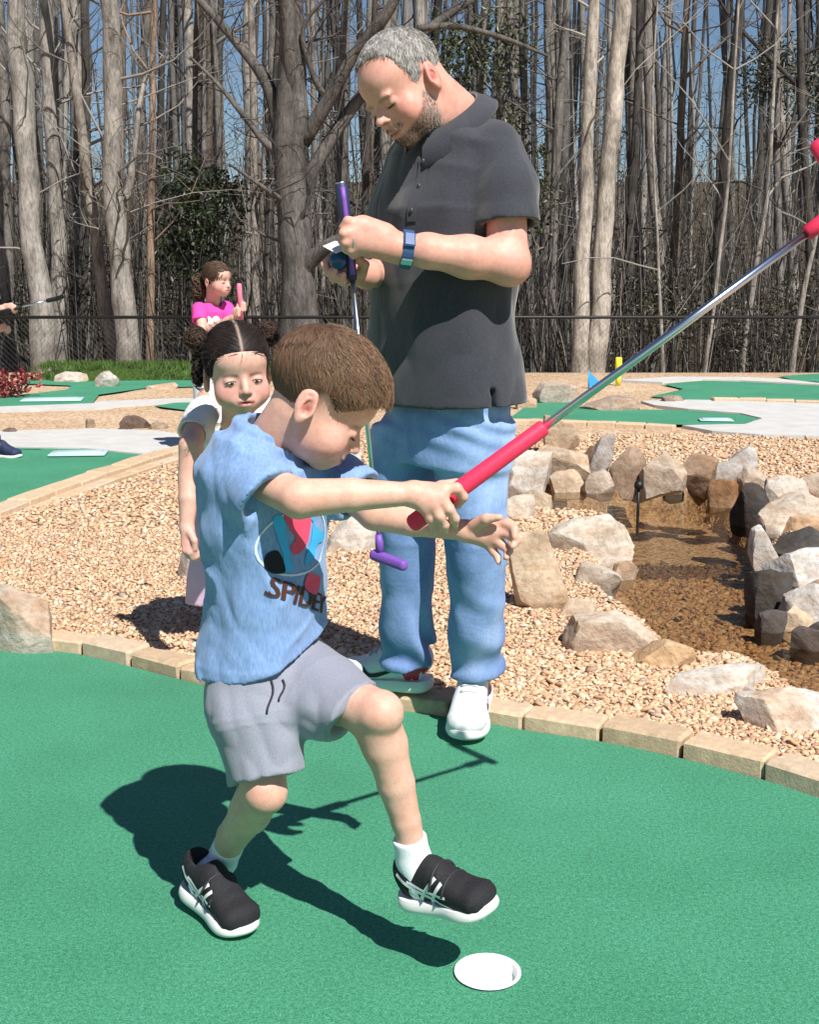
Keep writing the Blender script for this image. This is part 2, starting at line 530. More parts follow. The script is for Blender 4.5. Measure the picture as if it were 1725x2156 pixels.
POND = spline(np.array(GP([(1068, 1052), (1110, 1024), (1200, 1012), (1300, 1016), (1420, 1012), (1505, 1020), (1575, 1050), (1630, 1110), (1622, 1170), (1640, 1225), (1700, 1285),
               (1780, 1320), (1860, 1380), (1900, 1520), (1800, 1560), (1650, 1455), (1560, 1412), (1440, 1405), (1368, 1340), (1278, 1275), (1254, 1230), (1318, 1135), (1240, 1100), (1130, 1092)], -0.05)), 90, True)
POND = [tuple(p) for p in POND]
DAM_Y = G(1400, 1192, -0.06)[1]
FAR_Y = 15.3
def smooth01(t): t = np.clip(t, 0, 1); return t * t * (3 - 2 * t)
def gz(x, y):
    """height of the gravel ground"""
    x = np.asarray(x, float); y = np.asarray(y, float)
    P = np.stack([x.ravel(), y.ravel(), 0 * x.ravel()], 1)
    z = 0.040 * smooth01((7.5 - y) / 3.0) + (0.012 * wav(P, 3, 0.5)).reshape(x.shape) * smooth01((8 - y) / 4)
    near = (np.abs(x) < 6) & (y < 8) & (y > 0)
    dp = np.full(x.shape, 9.0); dp[near] = poly_dist(x[near], y[near], POND)
    inp = np.zeros(x.shape, bool); inp[near] = in_poly(x[near], y[near], POND)
    bed = np.where(y > DAM_Y, -0.30, -0.125)
    z = np.where(inp, z + (bed - z) * smooth01((dp + 0.05) / 0.09), np.where(dp < 0.07, z - 0.06 * (1 - dp / 0.07), z))
    dg = np.full(x.shape, 9.0); dg[near] = poly_dist(x[near], y[near], EDGE, False)
    ing = np.zeros(x.shape, bool); ing[y < 6] = in_poly(x[y < 6], y[y < 6], GREEN0)
    z = np.where(ing | (dg < 0.07), -0.07, np.where(dg < 0.14, np.minimum(z, 0.03), z))
    for pl in (GA, GB, GB2, GC, GD, GE, PATH1, PATH2, PATH3, PATH4):
        m = in_poly(x, y, pl); z = np.where(m, np.minimum(z, 0.0) - 0.01, z)
    t = smooth01((y - FAR_Y) / 1.2)
    return z * (1 - t) - 0.55 * t

def grid_lines(dense0, dense1, step, lo, hi):
    a = list(np.arange(dense0, dense1 + 1e-6, step))
    s = step; x = a[-1]
    while x < hi: s *= 1.18; x += s; a.append(min(x, hi))
    s = step; x = a[0]; pre = []
    while x > lo: s *= 1.18; x -= s; pre.append(max(x, lo))
    return np.array(pre[::-1] + a)
gx = grid_lines(-2.6, 3.0, 0.045, -150, 150); gy = grid_lines(2.4, 7.0, 0.040, -60, 17.0)
XX, YY = np.meshgrid(gx, gy, indexing='ij')
ZZ = gz(XX, YY)
def grid_faces(nx, ny):
    i, j = np.meshgrid(np.arange(nx - 1), np.arange(ny - 1), indexing='ij'); a = (i * ny + j).ravel()
    return np.stack([a, a + ny, a + ny + 1, a + 1], 1)

# gravel ground
m_ground, nt, b = new_mat('gravel_ground', 0.9, 0.2)
co = objco(nt)
vo = nt.nodes.new('ShaderNodeTexVoronoi'); vo.inputs['Scale'].default_value = 52; vo.inputs['Randomness'].default_value = 1.0
nt.links.new(co, vo.inputs['Vector'])
sp = nt.nodes.new('ShaderNodeSeparateColor'); nt.links.new(vo.outputs['Color'], sp.inputs[0])
c1 = ramp(nt, sp.outputs[0], [(0.0, (0.30, 0.20, 0.13)), (0.25, (0.52, 0.36, 0.23)), (0.6, (0.64, 0.47, 0.31)), (0.85, (0.72, 0.58, 0.42)), (1.0, (0.55, 0.33, 0.25))])
c2 = ramp(nt, noise(nt, 1.1, 4, 0.6, co), [(0.35, (0.85, 0.80, 0.74)), (0.65, (1, 1, 1))])
nt.links.new(mixc(nt, 1.0, c1, c2, 'MULTIPLY'), b.inputs['Base Color'])
nt.links.new(bump(nt, vo.outputs['Distance'], 0.9, 0.012), b.inputs['Normal'])
ground = mesh_obj('ground', np.stack([XX.ravel(), YY.ravel(), ZZ.ravel()], 1), grid_faces(len(gx), len(gy)), m_ground)
tag(ground, 'tan pea gravel ground between the putting greens', None, None, 'structure')

# forest floor behind the course
def fz(x, y):
    x = np.asarray(x, float); y = np.asarray(y, float)
    P = np.stack([x.ravel(), y.ravel(), 0 * x.ravel()], 1)
    return -0.56 + np.clip(y - 19, 0, None) * 0.086 + (0.10 * wav(P, 11, 0.11)).reshape(x.shape) * smooth01((y - 17) / 3)
fx = np.linspace(-150, 150, 120); fy = np.concatenate([np.linspace(16.6, 40, 60), np.linspace(41, 220, 50)])
FX, FY = np.meshgrid(fx, fy, indexing='ij')
m_litter, nt, b = new_mat('leaf_litter', 0.95, 0.1)
co = objco(nt)
c1 = ramp(nt, noise(nt, 9, 6, 0.7, co), [(0.3, (0.040, 0.032, 0.022)), (0.5, (0.088, 0.070, 0.049)), (0.72, (0.17, 0.135, 0.095))])
nt.links.new(c1, b.inputs['Base Color'])
nt.links.new(bump(nt, noise(nt, 30, 4, 0.7, co), 0.8, 0.05), b.inputs['Normal'])
FZ = fz(FX, FY); FZ[:, 0] -= 0.02
forest_floor = mesh_obj('forest_floor', np.stack([FX.ravel(), FY.ravel(), FZ.ravel()], 1), grid_faces(len(fx), len(fy)), m_litter)
tag(forest_floor, 'brown leaf littered floor of the wood', None, None, 'structure')

# turf greens
def turf_mat(name, c):
    m, nt, b = new_mat(name, 0.85, 0.25)
    co = objco(nt)
    f1 = noise(nt, 330, 2, 0.6, co); f2 = noise(nt, 120, 4, 0.7, co); f3 = noise(nt, 2.1, 5, 0.62, co)
    k = lambda s: tuple(v * s for v in c)
    c1 = ramp(nt, f1, [(0.28, k(0.58)), (0.5, k(1.0)), (0.72, tuple(min(1, v * 1.55 + 0.02) for v in c))])
    c2 = ramp(nt, f2, [(0.32, (0.60, 0.66, 0.64)), (0.5, (0.98, 1.0, 1.0)), (0.68, (1.45, 1.28, 1.36))])
    c3 = ramp(nt, f3, [(0.25, (0.78, 0.84, 0.82)), (0.5, (1, 1, 1)), (0.75, (1.22, 1.12, 1.16))])
    nt.links.new(mixc(nt, 1.0, mixc(nt, 1.0, c1, c2, 'MULTIPLY'), c3, 'MULTIPLY'), b.inputs['Base Color'])
    n1 = bump(nt, f2, 0.35, 0.004)
    nt.links.new(bump(nt, f1, 0.55, 0.003, n1), b.inputs['Normal'])
    s = sock(b, 'Sheen Weight'); s.default_value = 0.08
    return m
m_turf = turf_mat('putting_turf', (0.042, 0.238, 0.128))
def sheet(name, poly, z, mat, label, kind='structure', thick=None):
    V = [(x, y, z) for x, y in poly]
    F = [tuple(range(len(V)))]
    a = sum(V[i][0] * V[(i + 1) % len(V)][1] - V[(i + 1) % len(V)][0] * V[i][1] for i in range(len(V)))
    if a < 0: F = [F[0][::-1]]
    if thick:
        n = len(V); V += [(x, y, z - thick) for x, y in poly]
        F += [((i, (i + 1) % n, n + (i + 1) % n, n + i) if a < 0 else (i, n + i, n + (i + 1) % n, (i + 1) % n)) for i in range(n)]
    me = bpy.data.meshes.new(name); me.from_pydata(V, [], F); me.update(); me.materials.append(mat)
    o = bpy.data.objects.new(name, me); COL.objects.link(o); BASE[o] = np.zeros(3)
    return tag(o, label, None, None, kind)
HOLE = G(1027, 2050); HR = 0.0535
# front green is a sheet with a round hole for the cup
def holed(poly, c, r, n=40):
    ring = [(c[0] + r * math.cos(t), c[1] + r * math.sin(t)) for t in np.linspace(0, 2 * math.pi, n, endpoint=False)]
    import bmesh
    bm = bmesh.new()
    vo_ = [bm.verts.new((x, y, 0)) for x, y in poly]; vi_ = [bm.verts.new((x, y, 0)) for x, y in ring]
    es = [bm.edges.new((vo_[i], vo_[(i + 1) % len(vo_)])) for i in range(len(vo_))] + [bm.edges.new((vi_[i], vi_[(i + 1) % n])) for i in range(n)]
    bmesh.ops.triangle_fill(bm, edges=es, use_beauty=True, use_dissolve=False, normal=(0, 0, 1))
    for f in list(bm.faces):
        if (f.calc_center_median().xy - Vector(c[:2])).length < r * 0.7: bm.faces.remove(f)
    bmesh.ops.recalc_face_normals(bm, faces=bm.faces)
    if sum(f.normal.z for f in bm.faces) < 0: bmesh.ops.reverse_faces(bm, faces=bm.faces)
    return bm
bm = holed(GREEN0, HOLE, HR)
me = bpy.data.meshes.new('putting_green'); bm.to_mesh(me); bm.free(); me.materials.append(m_turf)
green0 = bpy.data.objects.new('putting_green', me); COL.objects.link(green0)
tag(green0, 'foreground green artificial turf putting surface with white hole', None, None, 'structure')
sheet('putting_green', GA, 0.008, m_turf, 'green turf lane at the left behind the gravel bed')
sheet('putting_green', GB, 0.010, m_turf, 'far left green turf lane below the wood')
sheet('putting_green', GB2, 0.010, m_turf, 'small corner of green turf beside the girl in white')
sheet('putting_green', GC, 0.018, m_turf, 'narrow green turf tongue behind the pond rocks')
sheet('putting_green', GD, 0.014, m_turf, 'wide green turf lane behind the concrete path on the right')
sheet('putting_green', GE, 0.012, m_turf, 'farthest green turf patch at the right edge')
m_conc, nt, b = new_mat('pale_concrete', 0.85, 0.3)
co = objco(nt)
c1 = ramp(nt, noise(nt, 6, 6, 0.65, co), [(0.3, (0.47, 0.46, 0.44)), (0.7, (0.58, 0.57, 0.55))])
nt.links.new(c1, b.inputs['Base Color'])
nt.links.new(bump(nt, noise(nt, 160, 3, 0.7, co), 0.3, 0.003), b.inputs['Normal'])
sheet('path', PATH1, 0.016, m_conc, 'pale concrete path left of the girl in white', thick=0.03)
sheet('path', PATH2, 0.014, m_conc, 'thin pale concrete kerb path of the far left green', thick=0.03)
sheet('path', PATH3, 0.022, m_conc, 'wide pale concrete path on the right behind the pond', thick=0.05)
sheet('path', PATH4, 0.018, m_conc, 'farthest pale concrete strip on the right', thick=0.03)
m_grass = simple('bank_grass', (0.055, 0.095, 0.022), 0.9, 0.1, nscale=30, namp=0.5, bstr=0.8, bscale=90, bdist=0.02)
GRASSB = [tuple(W(x, y, 14.6)[:2]) for x, y in ((40, 800), (720, 800))]
V, F = [], []
ax_, bx_ = W(52, 800, 14.0)[0], W(720, 800, 14.0)[0]
nb = 60
prof = [(13.9, -0.01), (14.2, 0.10), (14.6, 0.135), (15.1, 0.13), (15.8, -0.1)]
for i in range(nb):
    x = ax_ + (bx_ - ax_) * i / (nb - 1)
    e = min(1, i / 6)
    for (yy, zz) in prof: V.append((x, yy + 0.12 * math.sin(x * 2.1) + 0.4 * (1 - e), zz * (0.9 + 0.12 * math.sin(x * 5.3)) * (0.3 + 0.7 * e)))
grass_bank = mesh_obj('grass_bank', np.array(V), grid_faces(nb, len(prof)), m_grass)
tag(grass_bank, 'low strip of mown grass in front of the wood', None, None, 'structure')
# blades on the bank
V = []; F = []
for i in range(5200):
    x = RNG.uniform(ax_, bx_); t = RNG.uniform(0, 1); y = 13.95 + t * 1.0; z = -0.01 + 0.14 * math.sin(min(1, t * 2) * math.pi / 2)
    a = RNG.uniform(0, 6.28); h = RNG.uniform(0.03, 0.07); w = 0.008
    V += [(x - w * math.cos(a), y - w * math.sin(a), z - 0.01), (x + w * math.cos(a), y + w * math.sin(a), z - 0.01), (x + RNG.normal() * 0.02, y + RNG.normal() * 0.02, z + h)]
    F.append((3 * i, 3 * i + 1, 3 * i + 2))
m_blade = simple('grass_blade', (0.075, 0.13, 0.03), 0.7, 0.2, nscale=6, namp=0.45)
tag(mesh_obj('grass', np.array(V), np.array(F), m_blade), 'short green grass blades on the bank', 'grass', None, 'stuff')

# cup in the hole
cup = thing('golf_cup', (HOLE[0], HOLE[1], 0), 'round white golf cup sunk in the foreground turf', 'golf cup')
m_white = simple('white_plastic', (0.86, 0.86, 0.85), 0.35, 0.5, namp=0.03)
def lathe(prof, c, n=36):
    V = []; F = []
    for r, z in prof:
        for j in range(n):
            t = j * 2 * math.pi / n; V.append((c[0] + r * math.cos(t), c[1] + r * math.sin(t), c[2] + z))
    for i in range(len(prof) - 1):
        for j in range(n):
            k = (j + 1) % n; F.append((i * n + j, i * n + k, (i + 1) * n + k, (i + 1) * n + j))
    return np.array(V), F
V, F = lathe([(HR + 0.003, 0.004), (HR + 0.0025, 0.0062), (HR - 0.001, 0.0065), (HR - 0.004, 0.004)], (HOLE[0], HOLE[1], 0))
mesh_obj('rim', V, F, m_white, cup)
V, F = lathe([(HR - 0.004, 0.004), (HR - 0.005, -0.006), (HR - 0.007, -0.013), (HR * 0.5, -0.0145), (0.0005, -0.0145)], (HOLE[0], HOLE[1], 0))
mesh_obj('liner', V, F, m_white, cup)

# stone edging: single pavers along the curve
m_paver, nt, b = new_mat('tan_paver', 0.9, 0.2)
co = objco(nt)
oi = nt.nodes.new('ShaderNodeObjectInfo')
c1 = ramp(nt, oi.outputs['Random'], [(0.0, (0.54, 0.40, 0.27)), (0.4, (0.64, 0.49, 0.34)), (0.75, (0.60, 0.48, 0.36)), (1.0, (0.66, 0.49, 0.33))])
c2 = ramp(nt, noise(nt, 34, 6, 0.7, co), [(0.3, (0.72, 0.70, 0.68)), (0.7, (1.1, 1.08, 1.05))])
nt.links.new(mixc(nt, 1.0, c1, c2, 'MULTIPLY'), b.inputs['Base Color'])
nt.links.new(bump(nt, noise(nt, 120, 4, 0.7, co), 0.5, 0.004), b.inputs['Normal'])
def paver_mesh(L, Wd, H, seed):
    r = np.random.default_rng(seed)
    V, F = bevbox((0, 0, 0), (L, Wd, H), None, 0.007, 0.0022, r)
    me = bpy.data.meshes.new('paver'); me.from_pydata([tuple(v) for v in V], [], F); me.update(); me.materials.append(m_paver); return me
def pave(parent, curve, L, Wd, H, ztop, off, gap=0.006, seed=0, name='paver', skip=()):
    """row of blocks along a polyline; off = shift to the left side of its direction"""
    r = np.random.default_rng(seed)
    mes = [paver_mesh(L, Wd, H, seed * 10 + k) for k in range(5)]
    C = np.array(curve); d = np.r_[0, np.cumsum(np.linalg.norm(np.diff(C, axis=0), axis=1))]
    s = 0.0; k = 0
    while s + L < d[-1]:
        def at(q): return np.array([np.interp(q, d, C[:, 0]), np.interp(q, d, C[:, 1])])
        a, b_ = at(s), at(s + L); t = unit(np.r_[b_ - a, 0])[:2]; n = np.array([-t[1], t[0]])
        c = (a + b_) / 2 + n * off
        o = bpy.data.objects.new(name, mes[k % 5]); COL.objects.link(o); o.parent = parent
        o.location = (c[0], c[1], ztop - H / 2 + r.uniform(-0.004, 0.004))
        o.rotation_euler = (r.normal() * 0.012, r.normal() * 0.010, math.atan2(t[1], t[0]) + r.normal() * 0.012 + (math.pi if r.random() < 0.5 else 0))
        s += L + gap * r.uniform(0.5, 2.2); k += 1
edging = tag(put('stone_edging'), 'tan paver edging along the foreground green', None, None, 'structure')
pave(edging, EDGE, 0.205, 0.098, 0.10, 0.041, 0.053, gap=0.0028, seed=1)
edgA = tag(put('stone_edging'), 'tan paver edging of the left turf lane', None, None, 'structure')
cA = spline(np.array(GP([(-230, 1172), (-120, 1124), (0, 1078), (120, 1033), (250, 989), (330, 964), (420, 940)])), 60)
pave(edgA, cA[::-1], 0.30, 0.13, 0.10, 0.055, 0.07, seed=2)
pave(edgA, np.array([(p[0] + 0.14 * 0.62, p[1] - 0.14 * 0.78) for p in cA])[::-1], 0.30, 0.085, 0.10, 0.028, 0.07, seed=5)
edgC = tag(put('stone_edging'), 'tan paver edging in front of the narrow turf tongue', None, None, 'structure')
cC = np.array(GP([(1000, 890), (1120, 890), (1300, 896), (1437, 902)]))
pave(edgC, cC, 0.22, 0.12, 0.12, 0.035, -0.07, seed=3)
edgD = tag(put('stone_edging'), 'tan paver edging between the wide turf lane and the concrete', None, None, 'structure')
pave(edgD, np.array(GP([(1500, 848), (1560, 848), (1720, 853), (1900, 858)])), 0.24, 0.12, 0.12, 0.045, 0.0, seed=4)

# tee markers on the far greens
def slab(name, c, sx, sy, rz, mat, label, cat, z=0.012):
    o = thing(name, (c[0], c[1], 0), label, cat)
    V, F = bevbox((c[0], c[1], z + 0.006), (sx, sy, 0.012), rotz(rz), 0.004)
    mesh_obj('mat', V, F, mat, o)
    V, F = bevbox((c[0], c[1], z + 0.0145), (sx * 0.82, sy * 0.8, 0.005), rotz(rz), 0.0015)
    mesh_obj('pad', V, F, mat, o)
    return o
m_tee = simple('pale_rubber', (0.45, 0.60, 0.64), 0.6, 0.4, namp=0.06)
slab('tee_mat', G(165, 960), 0.36, 0.22, 0.1, m_tee, 'pale bluish tee mat on the left turf lane beside the concrete path', 'tee mat')
slab('tee_mat', G(110, 845), 0.55, 0.30, 0.15, m_tee, 'pale tee mat on the far left green', 'tee mat')
slab('tee_mat', G(1508, 886, 0.02), 0.26, 0.16, -0.1, m_tee, 'pale tee mat near the tip of the narrow turf tongue', 'tee mat', 0.022)

# ---------------------------------------------------------------- pond water
m_water = bpy.data.materials.new('pond_water'); m_water.use_nodes = True
nt = m_water.node_tree
for n in list(nt.nodes):
    if n.type != 'OUTPUT_MATERIAL': nt.nodes.remove(n)
outn = [n for n in nt.nodes if n.type == 'OUTPUT_MATERIAL'][0]
tr = nt.nodes.new('ShaderNodeBsdfTransparent'); tr.inputs[0].default_value = (0.72, 0.65, 0.53, 1)
gl = nt.nodes.new('ShaderNodeBsdfGlossy'); gl.inputs['Roughness'].default_value = 0.06
fr = nt.nodes.new('ShaderNodeFresnel'); fr.inputs[0].default_value = 1.33
mx = nt.nodes.new('ShaderNodeMixShader')
co = objco(nt)
nb_ = bump(nt, noise(nt, 14, 3, 0.6, co, 0.6), 0.45, 0.02)
nb_ = bump(nt, noise(nt, 55, 2, 0.5, co, 0.3), 0.25, 0.006, nb_)
nt.links.new(nb_, gl.inputs['Normal']); nt.links.new(nb_, fr.inputs['Normal'])
nt.links.new(fr.outputs[0], mx.inputs[0]); nt.links.new(tr.outputs[0], mx.inputs[1]); nt.links.new(gl.outputs[0], mx.inputs[2])
nt.links.new(mx.outputs[0], outn.inputs[0])
sheet('water', POND, -0.068, m_water, 'shallow brown pond water and stream')
# ---------------------------------------------------------------- pebbles
ICO0 = ico(0); ICO3 = ico(3); ICO4 = ico(4)
PAL = np.array([(0.60, 0.42, 0.27), (0.66, 0.50, 0.34), (0.72, 0.60, 0.45), (0.50, 0.32, 0.20), (0.74, 0.66, 0.56), (0.58, 0.36, 0.27), (0.40, 0.27, 0.19), (0.66, 0.47, 0.36), (0.55, 0.42, 0.30), (0.34, 0.29, 0.26)])
PALP = np.array([.2, .2, .17, .12, .09, .06, .05, .05, .04, .02])
OCT = (np.array([(1, 0, 0), (0, 1, 0), (-1, 0, 0), (0, -1, 0), (0, 0, 1.0), (0, 0, -1)]) * 1.12, np.array([(0, 1, 4), (1, 2, 4), (2, 3, 4), (3, 0, 4), (1, 0, 5), (2, 1, 5), (3, 2, 5), (0, 3, 5)]))
def pebbles(name, x, y, size, label, zf, mat, seed=0, tint=(1, 1, 1), shape=None):
    r = np.random.default_rng(seed); n = len(x)
    iv, jf = shape or ICO0
    s = size[:, None] * np.stack([r.uniform(0.75, 1.35, n), r.uniform(0.75, 1.35, n), r.uniform(0.34, 0.60, n)], 1)
    a = r.uniform(0, 6.28, n); tl = r.normal(0, 0.35, (n, 2))
    V = iv[None] * s[:, None, :] * (1 + r.uniform(-0.22, 0.22, (n, len(iv)))[:, :, None])
    z = V[:, :, 2] + V[:, :, 0] * tl[:, :1] + V[:, :, 1] * tl[:, 1:]
    c, sn = np.cos(a)[:, None], np.sin(a)[:, None]
    X = V[:, :, 0] * c - V[:, :, 1] * sn + x[:, None]; Y = V[:, :, 0] * sn + V[:, :, 1] * c + y[:, None]
    Z = z + zf(x, y)[:, None] + size[:, None] * r.uniform(0.0, 0.55, n)[:, None]
    V = np.stack([X, Y, Z], 2).reshape(-1, 3)
    F = (jf[None] + (np.arange(n) * len(iv))[:, None, None]).reshape(-1, 3)
    col = (PAL[r.choice(len(PAL), n, p=PALP)] * 0.8 + 0.2 * np.array([0.62, 0.45, 0.31])) * r.uniform(0.88, 1.12, (n, 1)) * np.array(tint) * np.array([1.03, 0.955, 0.885])
    o = mesh_obj(name, V, F, mat, None, col=np.repeat(col, len(iv), 0))
    return tag(o, label, 'gravel', None, 'stuff')
def in_view(x, y, z=0.0, m=60):
    d = y * CP - (z - CH) * SP
    px = PW / 2 + FPX * x / d; py = PH / 2 - FPX * (y * SP + (z - CH) * CP) / d
    return (px > -m) & (px < PW + m) & (py > -m) & (py < PH + m)
m_peb = simple('pebble', (1, 1, 1), 0.75, 0.3, nscale=90, namp=0.10, useattr=True)
def scatter(n, y0, y1, seed):
    r = np.random.default_rng(seed)
    y = y0 + (y1 - y0) * r.random(n) ** 1.0
    x = r.uniform(-1, 1, n) * (0.36 * y + 0.15)
    ok = in_view(x, y) & ~in_poly(x, y, GREEN0) & ~in_poly(x, y, POND)
    for pl in (GA, PATH1): ok &= ~in_poly(x, y, pl)
    ok &= poly_dist(x, y, EDGE, False) > 0.100
    ok &= (poly_dist(x, y, cA, False) > 0.17) | (y > 7)
    return x[ok], y[ok]
x, y = scatter(88000, 2.5, 5.6, 1)
nr = y < 3.75
sz = np.random.default_rng(2).uniform(0.0050, 0.0098, len(x)) * (1 + 0.6 * (np.random.default_rng(3).random(len(x)) < 0.06))
pebbles('gravel', x[nr], y[nr], sz[nr], 'tan and pink pea gravel right behind the edging of the front green', gz, m_peb, 1)
pebbles('gravel', x[~nr], y[~nr], sz[~nr] * 1.08, 'tan and pink pea gravel round the pond and behind the people', gz, m_peb, 21, shape=OCT)
x, y = scatter(24000, 5.6, 9.2, 4)
pebbles('gravel', x, y, np.random.default_rng(5).uniform(0.010, 0.018, len(x)), 'tan gravel farther back by the concrete paths', gz, m_peb, 6, shape=OCT)
r_ = np.random.default_rng(9)
x = r_.uniform(-0.2, 2.6, 60000); y = r_.uniform(2.6, 6.2, 60000)
ok = in_poly(x, y, POND) & (y < DAM_Y + 0.05) & in_view(x, y); x, y = x[ok], y[ok]
pebbles('gravel', x, y, r_.uniform(0.008, 0.016, len(x)), 'golden brown pebbles on the bed of the stream', gz, m_peb, 10, (0.84, 0.78, 0.66))
x = r_.uniform(-0.2, 2.6, 40000); y = r_.uniform(2.6, 6.2, 40000)
ok = in_poly(x, y, POND) & (y >= DAM_Y) & in_view(x, y); x, y = x[ok], y[ok]
pebbles('gravel', x, y, r_.uniform(0.010, 0.02, len(x)), 'dark silted pebbles under the pond water', gz, m_peb, 12, (0.36, 0.32, 0.28), shape=OCT)

# ---------------------------------------------------------------- boulders
m_rock, nt, b = new_mat('boulder_stone', 0.88, 0.25)
co = objco(nt)
f1 = noise(nt, 5.5, 7, 0.68, co, 0.5); f2 = noise(nt, 38, 5, 0.7, co)
st = noise(nt, 5, 5, 0.6, objco(nt, (1.0, 1.0, 5.0), (0.3, 0.2, 0)), 0.8)
c1 = ramp(nt, f1, [(0.25, (0.62, 0.58, 0.54)), (0.45, (0.92, 0.9, 0.88)), (0.7, (1.16, 1.13, 1.10))])
c2 = ramp(nt, f2, [(0.28, (0.62, 0.60, 0.58)), (0.55, (1.0, 1.0, 1.0)), (0.8, (1.14, 1.12, 1.1))])
c3 = ramp(nt, st, [(0.32, (0.80, 0.66, 0.54)), (0.55, (1, 1, 1))])
cc = mixc(nt, 1.0, mixc(nt, 1.0, mixc(nt, 1.0, attr(nt), c1, 'MULTIPLY'), c2, 'MULTIPLY'), c3, 'MULTIPLY')
nt.links.new(cc, b.inputs['Base Color'])
n1 = bump(nt, f1, 0.5, 0.03)
nt.links.new(bump(nt, f2, 0.5, 0.008, n1), b.inputs['Normal'])
def rock(px0, px1, py0, py1, col, label, seed, depth=0.8, cuts=11, lean=0.0, zb=0.02, flat=1.0, sub=4, name='boulder', top=None, dark=0.0):
    """boulder that covers the given box of the photograph and stands on the ground at its lower edge"""
    r = np.random.default_rng(seed)
    cx = (px0 + px1) / 2
    ex = 0.06 * (px1 - px0); px0 -= ex; px1 += ex
    g = G(cx, py1, zb)
    k = PPM(g[1], zb)
    w = (px1 - px0) / k
    dp = w * depth
    Yc = g[1] + dp * 0.42
    zt = W(cx, py0, Yc)[2]
    h = max(zt - zb, 0.04)
    V, F = (ICO4 if sub == 4 else ICO3)
    V = V.copy()
    V = V / (np.abs(V).max(1)[:, None] ** 0.55)          # between ball and block
    for _ in range(cuts):
        n = r.normal(size=3); n[2] *= 0.8; n = unit(n); d = r.uniform(0.55, 0.90)
        s_ = V @ n - d; V = V - np.where(s_ > 0, s_, 0)[:, None] * n * 0.96
    V = V + 0.045 * (wav(V, seed + 5, 0.55)[:, None] + 0.5 * wav(V, seed + 6, 1.4)[:, None]) * V + 0.010 * wav(V, seed + 8, 3.5)[:, None] * V
    lo, hi = V.min(0), V.max(0)
    V = (V - (lo + hi) / 2) / (hi - lo)
    emb = 0.07
    V = V * np.array([w, dp, h + emb])
    V[:, 0] += V[:, 2] * lean
    x0, x1 = V[:, 0].min(), V[:, 0].max(); V[:, 0] = (V[:, 0] - x0) / (x1 - x0) * w - w / 2
    X = W(cx, py1, Yc)[0] * 1.0
    c = np.array([W(cx, (py0 + py1) / 2, Yc)[0], Yc, zb + (h - emb) / 2])
    P = V + c
    base = (c[0], c[1], zb)
    pc = np.array(col)[None, :] * (1 + 0.10 * wav(V, seed + 9, 3.0)[:, None])
    # rust and soil staining
    stain = np.clip(wav(V, seed + 3, 2.2) * 0.8 - 0.25, 0, 0.6)[:, None]
    pc = pc * (1 - stain) + pc * np.array([0.85, 0.62, 0.42]) * stain
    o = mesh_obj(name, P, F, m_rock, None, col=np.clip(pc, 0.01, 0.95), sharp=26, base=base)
    return tag(o, label, 'rock', 'boulders of the course')
WH, TN, GR, BR, OR, DK = (0.60, 0.57, 0.53), (0.56, 0.46, 0.35), (0.43, 0.41, 0.39), (0.36, 0.27, 0.20), (0.55, 0.40, 0.25), (0.060, 0.056, 0.054)
